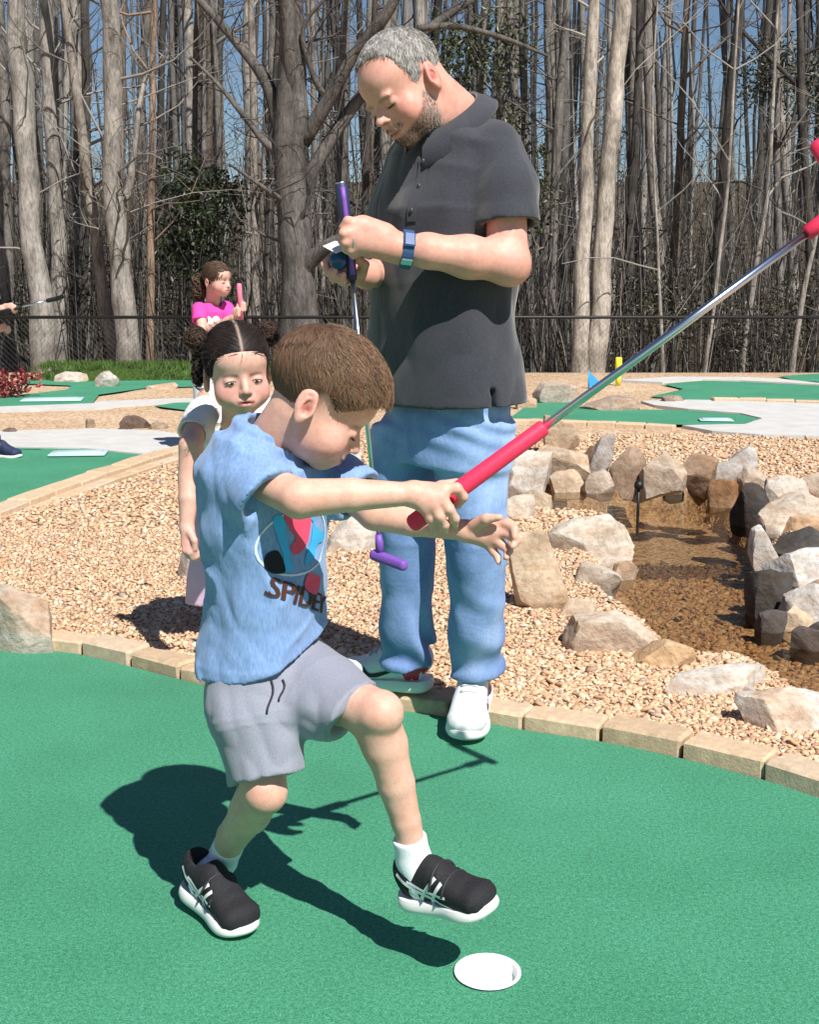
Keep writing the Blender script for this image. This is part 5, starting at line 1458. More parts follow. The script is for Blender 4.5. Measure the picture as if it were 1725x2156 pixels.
# left arm, hand open
ls, le, lw = W(700, 1000, 2.18), W(790, 1080, 2.11), W(982, 1118, 2.06)
limb(S, [ls, le], [0.035, 0.030]); limb(S, [le, W(870, 1098, 2.085), lw], [0.030, 0.025, 0.0165])
LK = [W(1040, 1106, 2.045), W(1044, 1120, 2.040), W(1040, 1134, 2.042), W(1030, 1144, 2.048)]
for q in LK: S.cap(lw, q, 0.0145, 0.0112, 0.009)
S.ell(W(1016, 1120, 2.028), (0.012, 0.008, 0.010), None, 0.006, 's')
finger(S, [W(1000, 1106, 2.045), W(1024, 1093, 2.025), W(1052, 1089, 2.015)], [0.0125, 0.0092, 0.0062])
finger(S, [LK[0], W(1066, 1102, 2.035), W(1084, 1114, 2.020), W(1084, 1130, 2.008)], [0.0098, 0.0082, 0.0073, 0.0060])
finger(S, [LK[1], W(1070, 1124, 2.030), W(1088, 1138, 2.015), W(1080, 1150, 2.004)], [0.0098, 0.0082, 0.0073, 0.0060])
finger(S, [LK[2], W(1058, 1148, 2.034), W(1072, 1160, 2.024), W(1066, 1174, 2.012)], [0.0095, 0.0078, 0.0069, 0.0057])
finger(S, [LK[3], W(1038, 1160, 2.044), W(1048, 1172, 2.036), W(1050, 1184, 2.026)], [0.0090, 0.0070, 0.0062, 0.0053])
# legs
rk, ra = W(558, 1668, 1.995), W(466, 1812, 2.185)
limb(S, [W(520, 1420, 2.07), rk], [0.058, 0.037]); S.ell(rk + np.array([0.004, -0.004, 0.004]), (0.024, 0.024, 0.028), None, 0.02)
limb(S, [rk, W(524, 1715, 2.06), W(490, 1760, 2.12), ra], [0.0325, 0.0335, 0.0290, 0.0225])
lk, la = W(795, 1500, 1.935), W(872, 1795, 1.955)
limb(S, [W(612, 1440, 2.13), W(752, 1484, 1.975), lk], [0.056, 0.040, 0.0365]); S.ell(lk + np.array([0.014, -0.010, 0.002]), (0.023, 0.024, 0.027), None, 0.025)
limb(S, [lk, W(812, 1570, 1.947), W(834, 1650, 1.953), W(855, 1728, 1.955), la], [0.0345, 0.0335, 0.0310, 0.0245, 0.0215])
S.cap(W(772, 1504, 1.958), W(808, 1566, 1.952), 0.033, 0.033, 0.02); S.cap(W(546, 1648, 2.025), W(528, 1704, 2.06), 0.033, 0.0325, 0.02)
V, Q = S.mesh(0.0033)
L = head_local(V, BC, BR_, BS)
col = np.tile(np.array(SKIN_B), (len(V), 1)) * (1 + 0.05 * wav(V, 5, 9)[:, None])
col = np.where((L[:, 2] > -9)[:, None] & (V[:, 2] > 0.8)[:, None], paint_face(col, L, 'child', (0.55, 0.22, 0.20), (0.66, 0.33, 0.28), (0.30, 0.19, 0.12)), col)
for q, rr in ((lk, 0.05), (rk, 0.045), (W(630, 1075, 1.92), 0.05)): col = mixcol(col, (0.66, 0.36, 0.28), 0.45 * np.exp(-((V - q) ** 2).sum(1) / rr ** 2))
for q in (LK[1], KN[1], W(1075, 1130, 2.02)): col = mixcol(col, (0.68, 0.36, 0.30), 0.45 * np.exp(-((V - q) ** 2).sum(1) / 0.035 ** 2))
ob_ = mesh_obj('body', V, Q, m_skin, boy, col=col)
lashes(ob_, BC, BR_, BS, r=0.13, fan=True)
# eye lashes line is part of the face paint
# hair
def boy_hl(y, x):
    return np.interp(y, [-11, -7, -3.5, -1.8, 0.6, 2.2, 4.0, 5.7, 7.0, 9.0, 11.5], [-2.4, -2.8, -2.0, 3.0, 4.2, 3.4, 2.3, 4.2, 5.6, 7.2, 7.9]) + 0.0 * x
BCAPc, BCAPr = np.array((0, 1.5, 5.7)), np.array((7.8, 10.5, 8.5))
Vc, Qc = hair_cap(BC, BR_, BS, BCAPc, BCAPr, boy_hl, 0.003, 0.0, 9)
rng = np.random.default_rng(21)
hair_col0, hair_col1 = (0.080, 0.043, 0.026), (0.185, 0.110, 0.066)
Lc = head_local(Vc, BC, BR_, BS)
ch = mesh_obj('hair', Vc, Qc, m_hair, boy, col=np.clip(np.array(hair_col0)[None] * (1.0 + 0.25 * wav(Lc, 8, 0.6)[:, None]), 0.004, 1))
def keeper(C, R, s, c, r, l0, l1):
    cw = C + R @ (c * 0.01 * s); rr = r * 0.01 * s
    def keep(q, t):
        e = np.linalg.norm(((q - cw) @ R) / rr, axis=1)
        f = (1.0 + l0 + (l1 - l0) * t) / np.maximum(e, 1e-6)
        return cw + (q - cw) * f[:, None]
    return keep
P, N = sample_surface(Vc, Qc, 14000, rng, (Lc[:, 2] > boy_hl(Lc[:, 1], 0) - 0.8))
Lp = head_local(P, BC, BR_, BS); e = np.linalg.norm((Lp - BCAPc) / BCAPr, axis=1); P = P[e > 0.93]; Lp = Lp[e > 0.93]; N = N[e > 0.93]
dl_n = 0
crown = np.array([0.8, -5.5, 12.0])
kk_ = np.linalg.norm(Lp - crown, axis=1) > 1.6; P, Lp, N = P[kk_], Lp[kk_], N[kk_]
dl = Lp - crown; nl = N @ BR_; dl = dl - nl * (dl * nl).sum(1)[:, None]
dl[:, 1] += 1.2 * np.clip((Lp[:, 2] - 4) / 6, 0, 1); dl /= np.linalg.norm(dl, axis=1)[:, None] + 1e-9
sw = np.cross(nl, dl); cl = wav(Lp, 33, 0.25); dl = dl + sw * (0.45 * cl + 0.2 + 0.5 * wav(Lp, 34, 0.5) * np.clip((Lp[:, 1] + 2) / 6, 0, 1) * np.clip((Lp[:, 2] - 4) / 4, 0, 1))[:, None]
front = np.clip((Lp[:, 1] - 1) / 8, 0, 1) * np.clip((Lp[:, 2] - 3) / 4, 0, 1)
edge_ = np.maximum(Lp[:, 2] - boy_hl(Lp[:, 1], 0), 0) * 0.85
LL = 0.026 + 0.022 * rng.random(len(P)) + 0.006 * front
LL = np.minimum(LL * 1.15, edge_ * 0.0095 + 0.002 + rng.uniform(0.0, 0.005, len(P)) * (0.5 + 1.0 * (Lp[:, 1] > 6)))
lift = 0.02 + 0.05 * rng.random(len(P)) * (0.4 + front)
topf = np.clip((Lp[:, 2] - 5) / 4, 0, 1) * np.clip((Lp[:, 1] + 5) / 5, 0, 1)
kp = keeper(BC, BR_, BS, BCAPc, BCAPr, 0.003, 0.004 + rng.random(len(P)) ** 2 * (0.018 + 0.032 * topf))
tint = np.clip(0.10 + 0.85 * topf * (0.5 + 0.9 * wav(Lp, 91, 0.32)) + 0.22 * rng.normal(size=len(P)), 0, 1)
V1, F1, C1 = strands(P, dl @ BR_.T + N * 0.03, LL, rng.uniform(0.0004, 0.0008, len(P)), kp, rng, hair_col0, hair_col1, 5, -0.06, grav=(0, 0, -0.04))
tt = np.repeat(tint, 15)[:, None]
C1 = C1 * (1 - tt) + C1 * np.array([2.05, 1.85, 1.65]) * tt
# loose tousled locks on top and over the forehead
P2, N2 = sample_surface(Vc, Qc, 3000, rng, (Lc[:, 2] > 6.5) & (Lc[:, 1] > -5))
L2 = head_local(P2, BC, BR_, BS); e2_ = np.linalg.norm((L2 - BCAPc) / BCAPr, axis=1); q_ = e2_ > 0.95; P2, N2, L2 = P2[q_], N2[q_], L2[q_]
d2 = L2 - crown; n2 = N2 @ BR_; d2 = d2 - n2 * (d2 * n2).sum(1)[:, None]; d2 /= np.linalg.norm(d2, axis=1)[:, None] + 1e-9
sw2 = np.cross(n2, d2); d2 = d2 + sw2 * (0.9 * wav(L2, 95, 0.45) + 0.35 * rng.normal(size=len(L2)))[:, None]
room = np.maximum(L2[:, 2] - boy_hl(L2[:, 1], 0), 0) * 0.010 + 0.008
V9, F9, C9 = strands(P2, d2 @ BR_.T + N2 * 0.25, np.minimum(rng.uniform(0.018, 0.045, len(P2)), room), rng.uniform(0.0003, 0.0006, len(P2)), keeper(BC, BR_, BS, BCAPc, BCAPr, 0.006, 0.015 + 0.05 * rng.random(len(P2))), rng, (0.11, 0.062, 0.038), (0.32, 0.205, 0.13), 6, 0.02, grav=(0, 0, -0.05))
o = mesh_obj('loose_locks', V9, F9, m_hair, ch, col=np.clip(C9, 0.004, 0.5)); o['kind'] = 'stuff'
o = mesh_obj('hair_locks', V1, F1, m_hair, ch, col=np.clip(C1, 0.004, 0.5)); o['kind'] = 'stuff'

# T-shirt
m_tee_b, nt, b = new_mat('heather_blue_jersey', 0.9, 0.15)
co = objco(nt)
c1 = ramp(nt, noise(nt, 260, 3, 0.7, objco(nt, (1, 1, 0.25))), [(0.3, (0.155, 0.265, 0.50)), (0.7, (0.255, 0.39, 0.65))])
nt.links.new(c1, b.inputs['Base Color'])
n1 = bump(nt, noise(nt, 14, 4, 0.55, objco(nt, (1, 1, 0.45), (0.4, 0.3, 0)), 0.8), 0.35, 0.012)
nt.links.new(bump(nt, noise(nt, 900, 2, 0.5, co), 0.2, 0.001, n1), b.inputs['Normal'])
sock(b, 'Sheen Weight').default_value = 0.2
SIDE = np.array([0.55, 0.83, 0.0])
S = SDF()
S.loft([(*W(562, 1450, 2.11), 0.126, 0.111), (*W(560, 1390, 2.11), 0.121, 0.104), (*W(560, 1290, 2.11), 0.112, 0.093), (*W(558, 1180, 2.10), 0.113, 0.090), (*W(557, 1070, 2.09), 0.117, 0.088),
        (*W(553, 995, 2.085), 0.122, 0.084), (*W(561, 945, 2.085), 0.100, 0.064), (*W(569, 918, 2.083), 0.070, 0.052), (*W(576, 903, 2.08), 0.050, 0.044)], SIDE, 0.02, power=2.3)
sa, sb = W(502, 985, 2.035), W(562, 1046, 1.972)
sd_ = unit(W(629, 1115, 1.925) - W(562, 1044, 1.972))
S2 = SDF(); S2.cap(sa, sb, 0.050, 0.055, 0.03); S2.cap(sb, sb + sd_ * 0.05, 0.055, 0.056, 0.01)
hem_cut(S2, sb - sd_, sb + sd_ * 0.004, 0.055, 0.016, 0.004); S.group(S2, 0.02)
ta, tb = W(686, 985, 2.16), W(752, 1046, 2.12)
S2 = SDF(); S2.cap(ta, tb, 0.047, 0.050, 0.03); S2.cap(tb, tb + unit(tb - ta) * 0.05, 0.050, 0.05, 0.01)
hem_cut(S2, ta, tb, 0.050, 0.04, 0.006); S.group(S2, 0.02)
def fold_b(P):
    q = (P - BC)
    return 0.0040 * wav(P @ np.array([[0.9, 0, 0.3], [0, 1, 0], [-0.5, 0, 0.6]]), 15, (7, 7, 4.5)) + 0.0022 * np.abs(wav(P, 16, (16, 16, 7))) + 0.0045 * np.clip(1 - np.abs(wav(P @ np.array([[0.7, 0, 0.7], [0, 1, 0], [-0.7, 0, 0.7]]), 17, (5.5, 5.5, 2.2))) * 2.2, 0, 1) ** 2
S.disp(fold_b)
p1, p2, p3 = W(415, 1376, 2.13), W(560, 1424, 2.0), W(712, 1335, 2.08)
nrm = np.cross(p2 - p1, p3 - p1); nrm = -nrm if nrm[2] > 0 else nrm
S.plane(p2, nrm)
S.cap(nb0 - unit(T(0, -1.6, -2.0) - nb0) * 0.015, T(0, -1.6, -2.0), 0.0475, 0.053, 0.006, 's')
V, Q = S.mesh(0.004)
sh = mesh_obj('t_shirt', V, Q, m_tee_b, boy)
SHB = bvh_of(V, Q)
# neck rib
pn = unit(T(0, -1.6, -2.0) - nb0); f1 = unit(np.cross(pn, (0, 1, 0.2))); f2 = np.cross(pn, f1)
# printed chest graphic: plain coloured shapes with the lettering
fwd = unit(np.array([0.83, -0.55, 0])); dpr = unit(np.array([-0.80, 0.60, 0.0]))
gO = W(642, 1142, 2.02)
gU = unit(np.array([0.60, 0.80, 0.0])) ; gV = unit(np.array([0.02, 0.0, 1.0]))
fr_g = (gO, gU, gV, dpr)
def pm(name, c): return simple(name, c, 0.7, 0.25, namp=0.08, nscale=120)
m_pk, m_cy, m_bk, m_ol, m_br = pm('print_pink', (0.72, 0.08, 0.16)), pm('print_cyan', (0.05, 0.42, 0.80)), pm('print_black', (0.010, 0.012, 0.02)), pm('print_pale', (0.62, 0.74, 0.86)), pm('print_brown', (0.075, 0.030, 0.022))
ov = [(0.078 * math.cos(t), 0.056 * math.sin(t)) for t in np.linspace(0, 2 * math.pi, 33)]
decal('print_outline', stroke(ov, 0.0035), fr_g, SHB, m_ol, sh, 0.006, 0.0012)
vs7 = lambda P: [[tuple(q) for q in spline([(x * 1.25, y * 0.66) for x, y in P], 5 * len(P), True)]]
decal('print_shape', vs7([(-0.028, 0.085), (0.022, 0.085), (0.020, 0.02), (0.012, -0.018), (-0.006, -0.032), (-0.014, -0.01), (-0.006, 0.01), (-0.018, 0.04)]), fr_g, SHB, m_pk, sh, 0.006, 0.0016)
decal('print_shape', vs7([(-0.044, 0.07), (-0.030, 0.072), (-0.022, 0.02), (-0.016, -0.03), (-0.010, -0.065), (-0.022, -0.068), (-0.026, -0.03), (-0.036, 0.02)]), fr_g, SHB, m_cy, sh, 0.006, 0.0017)
decal('print_shape', vs7([(0.012, -0.045), (0.022, -0.01), (0.026, 0.03), (0.036, 0.075), (0.028, 0.08), (0.020, 0.06), (0.044, 0.012), (0.058, 0.010), (0.054, -0.016), (0.040, -0.020), (0.030, -0.05), (0.012, -0.064)]), fr_g, SHB, m_cy, sh, 0.006, 0.0018)
decal('print_shape', vs7([(-0.050, -0.02), (-0.036, -0.012), (-0.026, -0.04), (-0.022, -0.072), (-0.040, -0.07), (-0.052, -0.05)]), fr_g, SHB, m_bk, sh, 0.006, 0.0019)
decal('print_shape', vs7([(0.014, -0.085), (0.030, -0.095), (0.044, -0.110), (0.040, -0.150), (0.024, -0.142), (0.010, -0.120)]), fr_g, SHB, m_pk, sh, 0.006, 0.0030)
letters = text_polys('SPIDEY', 0.050)
x0_ = min(x for pl in letters for x, y in pl)
def tl(p):
    x, y = (p[0] - x0_) * 1.05, p[1] * 0.95; a = math.radians(-24)
    return (-0.062 + x * math.cos(a) - y * math.sin(a) * 0.6, -0.080 + x * math.sin(a) + y * math.cos(a))
for q in (0, 1):       # thick strokes: the letters twice, slightly shifted
    decal('lettering', [[tl((x + q * 0.0035, y)) for x, y in pl] for pl in letters], fr_g, SHB, m_br, sh, 0.004, 0.0022 + 0.0003 * q)

# shorts
m_short, nt, b = new_mat('grey_sport_knit', 0.75, 0.3)
co = objco(nt)
c1 = ramp(nt, noise(nt, 500, 2, 0.6, co), [(0.3, (0.215, 0.228, 0.285)), (0.7, (0.285, 0.298, 0.36))])
nt.links.new(c1, b.inputs['Base Color'])
nt.links.new(bump(nt, noise(nt, 12, 4, 0.55, objco(nt, (1, 1, 0.5), (0.2, 0.5, 0)), 0.7), 0.3, 0.012), b.inputs['Normal'])
sock(b, 'Sheen Weight').default_value = 0.25
S = SDF()
S.loft([(*W(548, 1330, 2.11), 0.106, 0.086), (*W(550, 1400, 2.11), 0.110, 0.090), (*W(562, 1462, 2.10), 0.110, 0.096)], SIDE, 0.03)
a1, b1 = W(530, 1436, 2.065), W(564, 1634, 2.008)
S2 = SDF(); S2.loft([(*a1, 0.070, 0.078), (*W(538, 1520, 2.035), 0.070, 0.078), (*b1, 0.062, 0.070), (*(b1 + unit(b1 - a1) * 0.03), 0.062, 0.070)], SIDE, 0.03)
hem_cut(S2, a1, b1, 0.062, 0.05, 0.006); S.group(S2, 0.02)
a2, b2 = W(612, 1425, 2.13), W(742, 1500, 1.985)
S2 = SDF(); S2.loft([(*a2, 0.078, 0.085), (*W(680, 1460, 2.055), 0.070, 0.074), (*b2, 0.061, 0.063), (*(b2 + unit(b2 - a2) * 0.03), 0.061, 0.063)], (-0.35, 0.1, 0.9), 0.03)
hem_cut(S2, b2 - unit(W(812, 1566, 1.95) - W(742, 1500, 1.985)), b2, 0.060, 0.012, 0.006, 0.10); S.group(S2, 0.02)
def fold_s(P): return smooth01((0.50 - P[:, 2]) / 0.05) * 0.0075 * wav(P @ np.array([[1, 0, 0.5], [0, 1, 0], [-0.6, 0, 0.7]]), 25, (5, 5, 7)) + smooth01((0.50 - P[:, 2]) / 0.05) * 0.003 * np.abs(wav(P, 26, (12, 12, 9)))
S.disp(fold_s)
S.plane(W(548, 1345, 2.11), (0, 0, 1))
V, Q = S.mesh(0.0035)
shr = mesh_obj('shorts', V, Q, m_short, boy)
mb = MB()
for dx, ln in ((0, 62), (22, 40)):
    p0 = np.array(W(578 + dx, 1424, 1.975)); h = bvh_of(V, Q)
    pts = []
    for k in range(8):
        q = W(578 + dx + 5 * math.sin(k * 0.7), 1424 + ln * k / 7, 2.05)
        hh = h.ray_cast(Vector((q[0], 1.5, q[2] + 0.10)), Vector((0, 1, -0.18)), 1.2)
        if hh[0] is not None: pts.append(np.array(hh[0]) + np.array([0, -0.003, 0]))
    if len(pts) > 3: mb.tube(pts, 0.0020, 6, (0.02, 0.02, 0.03))
if mb.V: mb.obj('drawstring', simple('dark_cord', (0.03, 0.03, 0.045), 0.8), shr)

# socks and shoes
m_sock = simple('white_knit', (0.80, 0.82, 0.86), 0.9, 0.2, nscale=150, namp=0.06, bstr=0.4, bscale=500)
m_blk = simple('black_mesh_fabric', (0.018, 0.018, 0.021), 0.75, 0.3, nscale=300, namp=0.35, bstr=0.4, bscale=700)
m_sole = simple('white_foam', (0.82, 0.80, 0.78), 0.6, 0.4, namp=0.04)
m_logo = simple('white_trim', (0.78, 0.79, 0.80), 0.45, 0.5, namp=0.03)
def sock_mesh(parent, pts, r):
    S = SDF(); limb(S, pts, r, 0.01); d = unit(np.array(pts[0]) - np.array(pts[1])); S.plane(np.array(pts[0]), d)
    V, Q = S.mesh(0.003); return mesh_obj('sock', V, Q, m_sock, parent)
def stripes(o, fr, tb, sgn):
    T_, R, k, w, z0, h = fr; L_ = 0.19 * k
    fm = (T_(sgn * 0.06, 0, 0), R[:, 1], R[:, 2], -sgn * R[:, 0])
    y = lambda f: f * L_
    z = lambda f: z0 + h * f
    cv = lambda p: spline([(y(a), z(c)) for a, c in p], 9)
    P = stroke(cv([(0.30, 0.1), (0.40, 0.9), (0.52, 1.7)]), 0.006 * k) + stroke(cv([(0.42, 0.05), (0.50, 0.8), (0.58, 1.45)]), 0.006 * k)
    P += stroke(cv([(0.12, 1.7), (0.26, 0.95), (0.45, 0.55), (0.66, 0.05)]), 0.006 * k) + stroke(cv([(0.22, 1.35), (0.40, 0.9), (0.62, 0.75)]), 0.005 * k)
    decal('side_stripe', P, fm, tb, m_logo, o, 0.006, 0.0012)
    # strap over the instep
    m_st = m_blk
# right shoe: heel slightly lifted, toe on the turf
hR = np.array([-0.414, 2.180, 0.022]); tR = np.array([-0.280, 2.036, 0.0])
dR = unit(tR - hR); tR = hR + dR * 0.198
oR, fR, bR = shoe(boy, hR, tR, (0, 0, 1), 0.198, 0.082, m_blk, m_sole)
stripes(oR, fR, bR, 1); stripes(oR, fR, bR, -1)
sock_mesh(oR, [W(482, 1778, 2.142), ra, fR[0](0, 0.05, 0.045)], [0.0285, 0.0285, 0.030])
hL = W(852, 1900, 1.985); tL = W(1010, 1925, 1.895)
dL = unit(tL - hL); tL = hL + dL * 0.192
oL, fL, bL = shoe(boy, hL, tL, (0.10, -0.22, 1), 0.192, 0.080, m_blk, m_sole)
stripes(oL, fL, bL, 1); stripes(oL, fL, bL, -1)
sock_mesh(oL, [W(862, 1762, 1.957), W(872, 1812, 1.962), fL[0](0, 0.05, 0.045)], [0.0290, 0.0290, 0.030])
for o_, f_ in ((oR, fR), (oL, fL)):
    T_, R, k, w, z0, h = f_
    mb = MB()
    for q in range(2):      # hook straps over the instep
        yy = (0.46 + 0.11 * q) * 0.19 * k
        pts = [T_(w * 0.86 * math.cos(a), yy + 0.004 * math.sin(a), z0 + h * (0.75 - 0.25 * q) + h * (1.28 - 0.30 * q) * math.sin(a)) for a in np.linspace(0.25, math.pi - 0.25, 11)]
        mb.tube(pts, 0.0095 * k, 6, (1, 1, 1), True, 0.25)
    mb.obj('strap', simple('black_strap', (0.03, 0.03, 0.034), 0.6), o_)

# ------------------------------------------------------------------ putter of the boy
m_red = simple('red_rubber_grip', (0.78, 0.035, 0.10), 0.5, 0.4, namp=0.06, bstr=0.15, bscale=300)
m_steel = simple('brushed_steel', (0.62, 0.66, 0.72), 0.22, 0.5, 1.0, namp=0.05)
pA, pB, pC, pD = W(866, 1105, 1.982), W(1148, 898, 1.988), W(1712, 483, 2.0), W(1732, 452, 2.0)
ax = unit(pC - pA)
put_b = thing('putter', tuple(pA), 'putter with red grip and steel shaft held up by the boy', 'putter', 'putters')
mb = MB(); mb.tube([pA - ax * 0.004, pA - ax * 0.003, pA, pA + ax * 0.005, pA + ax * 0.05, pB - ax * 0.004, pB], [0.004, 0.008, 0.0125, 0.0148, 0.0150, 0.0134, 0.0115], 20); mb.obj('grip', m_red, put_b)
mb = MB(); mb.tube([pB - ax * 0.01, pC + ax * 0.01], [0.0072, 0.0062], 14); mb.obj('shaft', m_steel, put_b)
mb = MB(); mb.tube([pC - ax * 0.012, pC - ax * 0.010, pC + ax * 0.02, pC + ax * 0.05, pC + ax * 0.062 + np.array([0.0, 0, 0.012])], [0.009, 0.0125, 0.0125, 0.010, 0.009], 12); mb.obj('hosel', m_red, put_b)
hc = pC + ax * 0.075 + np.array([0.0, 0.0, 0.005])
S = SDF(); hx = unit(W(1750, 345, 2.03) - hc); S.cap(hc - hx * 0.02, hc + hx * 0.10, 0.0125, 0.012, 0.006); S.box(hc + hx * 0.04, (0.065, 0.006, 0.013), np.stack([hx, unit(np.cross(hx, ax)), unit(np.cross(hx, np.cross(hx, ax)))], 1), 0.003, 0.006)
V, Q = S.mesh(0.003); mesh_obj('club_head', V, Q, m_red, put_b)
# ------------------------------------------------------------------ the man
man = thing('person', (W(930, 1500, 3.12)[0], 3.12, 0), 'bearded man in dark polo shirt and jeans writing on a scorecard', 'person')
MC, MR, MS = np.array([0.012, 2.98, 1.566]), pose(218, 34, -14), 1.09
MSIDE = np.array([0.6, -0.8, 0.0])
S = SDF()
T = head_ops(S, MC, MR, MS, 'man')
mn0 = W(968, 262, 3.07)
S.cap(T(0, -2.2, -2.0), mn0, 0.060, 0.068, 0.03); S.cap(T(0, 1.0, -5.0), mn0 + np.array([-0.03, -0.02, -0.01]), 0.048, 0.060, 0.02)
S.loft([(*W(940, 860, 3.08), 0.17, 0.11), (*W(936, 600, 3.08), 0.17, 0.11), (*W(945, 420, 3.07), 0.17, 0.10), (*W(955, 300, 3.06), 0.13, 0.07)], MSIDE, 0.02)
# left arm across the front
ms, me_, mw = W(1044, 360, 2.98), W(1070, 552, 2.885), W(852, 524, 2.825)
limb(S, [ms, W(1066, 450, 2.91), me_], [0.040, 0.046, 0.046])
S.ell(me_ + np.array([0.006, 0, -0.012]), (0.040, 0.040, 0.040), None, 0.02)
limb(S, [me_, W(985, 541, 2.85), W(900, 528, 2.83), mw], [0.046, 0.0455, 0.036, 0.0285], 0.02)
HK = [W(752, 474, 2.795), W(742, 490, 2.785), W(743, 507, 2.787), W(752, 521, 2.797)]
for q in HK: S.cap(mw + np.array([-0.01, 0, 0]), q, 0.026, 0.0165, 0.018)
S.cap(W(810, 492, 2.815), W(768, 472, 2.80), 0.024, 0.018, 0.02)
finger(S, [HK[0], W(733, 466, 2.785), W(724, 480, 2.79), W(730, 497, 2.805)], [0.0150, 0.0115, 0.0105, 0.0090])
finger(S, [HK[1], W(724, 492, 2.772), W(722, 508, 2.785), W(736, 514, 2.805)], [0.0150, 0.0118, 0.0105, 0.0090])
finger(S, [HK[2], W(727, 511, 2.776), W(730, 525, 2.790), W(745, 526, 2.808)], [0.0145, 0.0112, 0.0100, 0.0088])
finger(S, [HK[3], W(738, 527, 2.785), W(744, 537, 2.80), W(757, 534, 2.815)], [0.0130, 0.0098, 0.0090, 0.0078])
finger(S, [W(775, 470, 2.83), W(745, 470, 2.835), W(728, 484, 2.835)], [0.0150, 0.0120, 0.0095])
# right arm, mostly hidden; hand under the ball
ns, ne, nw = W(862, 340, 3.22), W(822, 570, 3.16), W(772, 578, 3.00)
limb(S, [ns, ne, nw], [0.055, 0.044, 0.029])
for q in (W(716, 578, 2.895), W(712, 572, 2.915), W(720, 584, 2.88)): S.cap(nw, q, 0.026, 0.0150, 0.016)
finger(S, [W(716, 578, 2.885), W(694, 574, 2.865), W(684, 558, 2.862), W(692, 546, 2.866)], [0.0130, 0.0108, 0.0098, 0.0085])
finger(S, [W(720, 584, 2.87), W(703, 586, 2.848), W(697, 574, 2.840), W(706, 566, 2.842)], [0.0125, 0.0102, 0.0095, 0.0082])
finger(S, [W(735, 586, 2.87), W(722, 594, 2.850), W(716, 586, 2.842), W(724, 578, 2.842)], [0.0115, 0.0095, 0.0088, 0.0075])
finger(S, [W(760, 575, 2.93), W(768, 556, 2.89), W(750, 545, 2.865)], [0.0150, 0.0115, 0.0095])
limb(S, [W(995, 900, 3.04), W(1005, 1130, 3.04), W(1008, 1425, 3.14)], [0.06, 0.045, 0.035]); limb(S, [W(860, 900, 3.15), W(858, 1130, 3.15), W(864, 1380, 3.25)], [0.06, 0.045, 0.028])
V, Q = S.mesh(0.0045)
L = head_local(V, MC, MR, MS)
col = np.tile(np.array(SKIN_M), (len(V), 1)) * (1 + 0.05 * wav(V, 45, 9)[:, None])
hd = V[:, 2] > 1.40
pf = paint_face(col, L, 'man', (0.42, 0.17, 0.15), (0.62, 0.25, 0.21), (0.22, 0.15, 0.11))
# beard
bz = np.interp(L[:, 1], [0.5, 2.0, 3.0, 5.0, 7.0, 9.0, 12], [-3.0, -0.6, -0.4, -2.6, -3.9, -5.2, -5.2])
beard = np.clip((bz - L[:, 2]) / 0.7, 0, 1) * np.clip((L[:, 1] - 0.6) / 0.8, 0, 1) * np.clip((L[:, 2] + 10.5) / 1.0, 0, 1)
mou = np.clip(1 - np.abs(L[:, 2] + 3.55) / 0.75, 0, 1) ** 0.5 * np.clip((3.4 - np.abs(L[:, 0])) / 0.8, 0, 1) * (L[:, 1] > 8.4)
beard = np.maximum(beard, mou * 0.9) * (1 - 0.9 * np.exp(-((L[:, 2] + 4.6) / 0.5) ** 2) * (np.abs(L[:, 0]) < 2.0) * (L[:, 1] > 9))
gray = np.clip((5.5 - L[:, 1]) / 4, 0, 1)[:, None]
bc = np.array([(0.13, 0.075, 0.05)]) * (1 - gray) + np.array([(0.30, 0.26, 0.23)]) * gray
pf = pf * (1 - 0.45 * beard[:, None]) + bc * 0.45 * beard[:, None]
pf = mixcol(pf, (0.36, 0.12, 0.10), 0.9 * np.exp(-((V - W(912, 208, 2.885)) ** 2).sum(1) / 0.0035 ** 2))
pf = mixcol(pf, (0.68, 0.36, 0.29), 0.5 * blob(L, (-2, 9, 6.5), (4, 4, 3)))
col = np.where(hd[:, None], pf, col)
col = mixcol(col, (0.66, 0.32, 0.26), 0.4 * np.exp(-((V - me_) ** 2).sum(1) / 0.06 ** 2))
mo = mesh_obj('body', V, Q, m_skin, man, col=col)
lashes(mo, MC, MR, MS, r=0.13)
rng = np.random.default_rng(31)
P, N = sample_surface(V, Q, 1900, rng, (beard > 0.45) & hd)
Lp = head_local(P, MC, MR, MS)
d = N * 0.6 + np.array([0.0, 0, -0.9]) @ np.eye(3) + MR[:, 1] * 0.2
gr = (np.clip((7.0 - Lp[:, 1]) / 4, 0, 1) * 0.85 + 0.25 * (rng.random(len(P)) < 0.3))
V1, F1, C1 = strands(P, d, rng.uniform(0.003, 0.007, len(P)), rng.uniform(0.0005, 0.0009, len(P)), lambda q, t: q, rng, (0.11, 0.07, 0.05), (0.18, 0.125, 0.09), 4, -0.04)
g3 = np.repeat(np.clip(gr, 0, 1), 12)[:, None]; C1 = C1 * (1 - g3) + np.array([(0.42, 0.385, 0.35)]) * np.repeat(rng.uniform(0.6, 1.2, len(P)), 12)[:, None] * g3
o = mesh_obj('beard', V1, F1, m_hair, man, col=C1); o['kind'] = 'stuff'
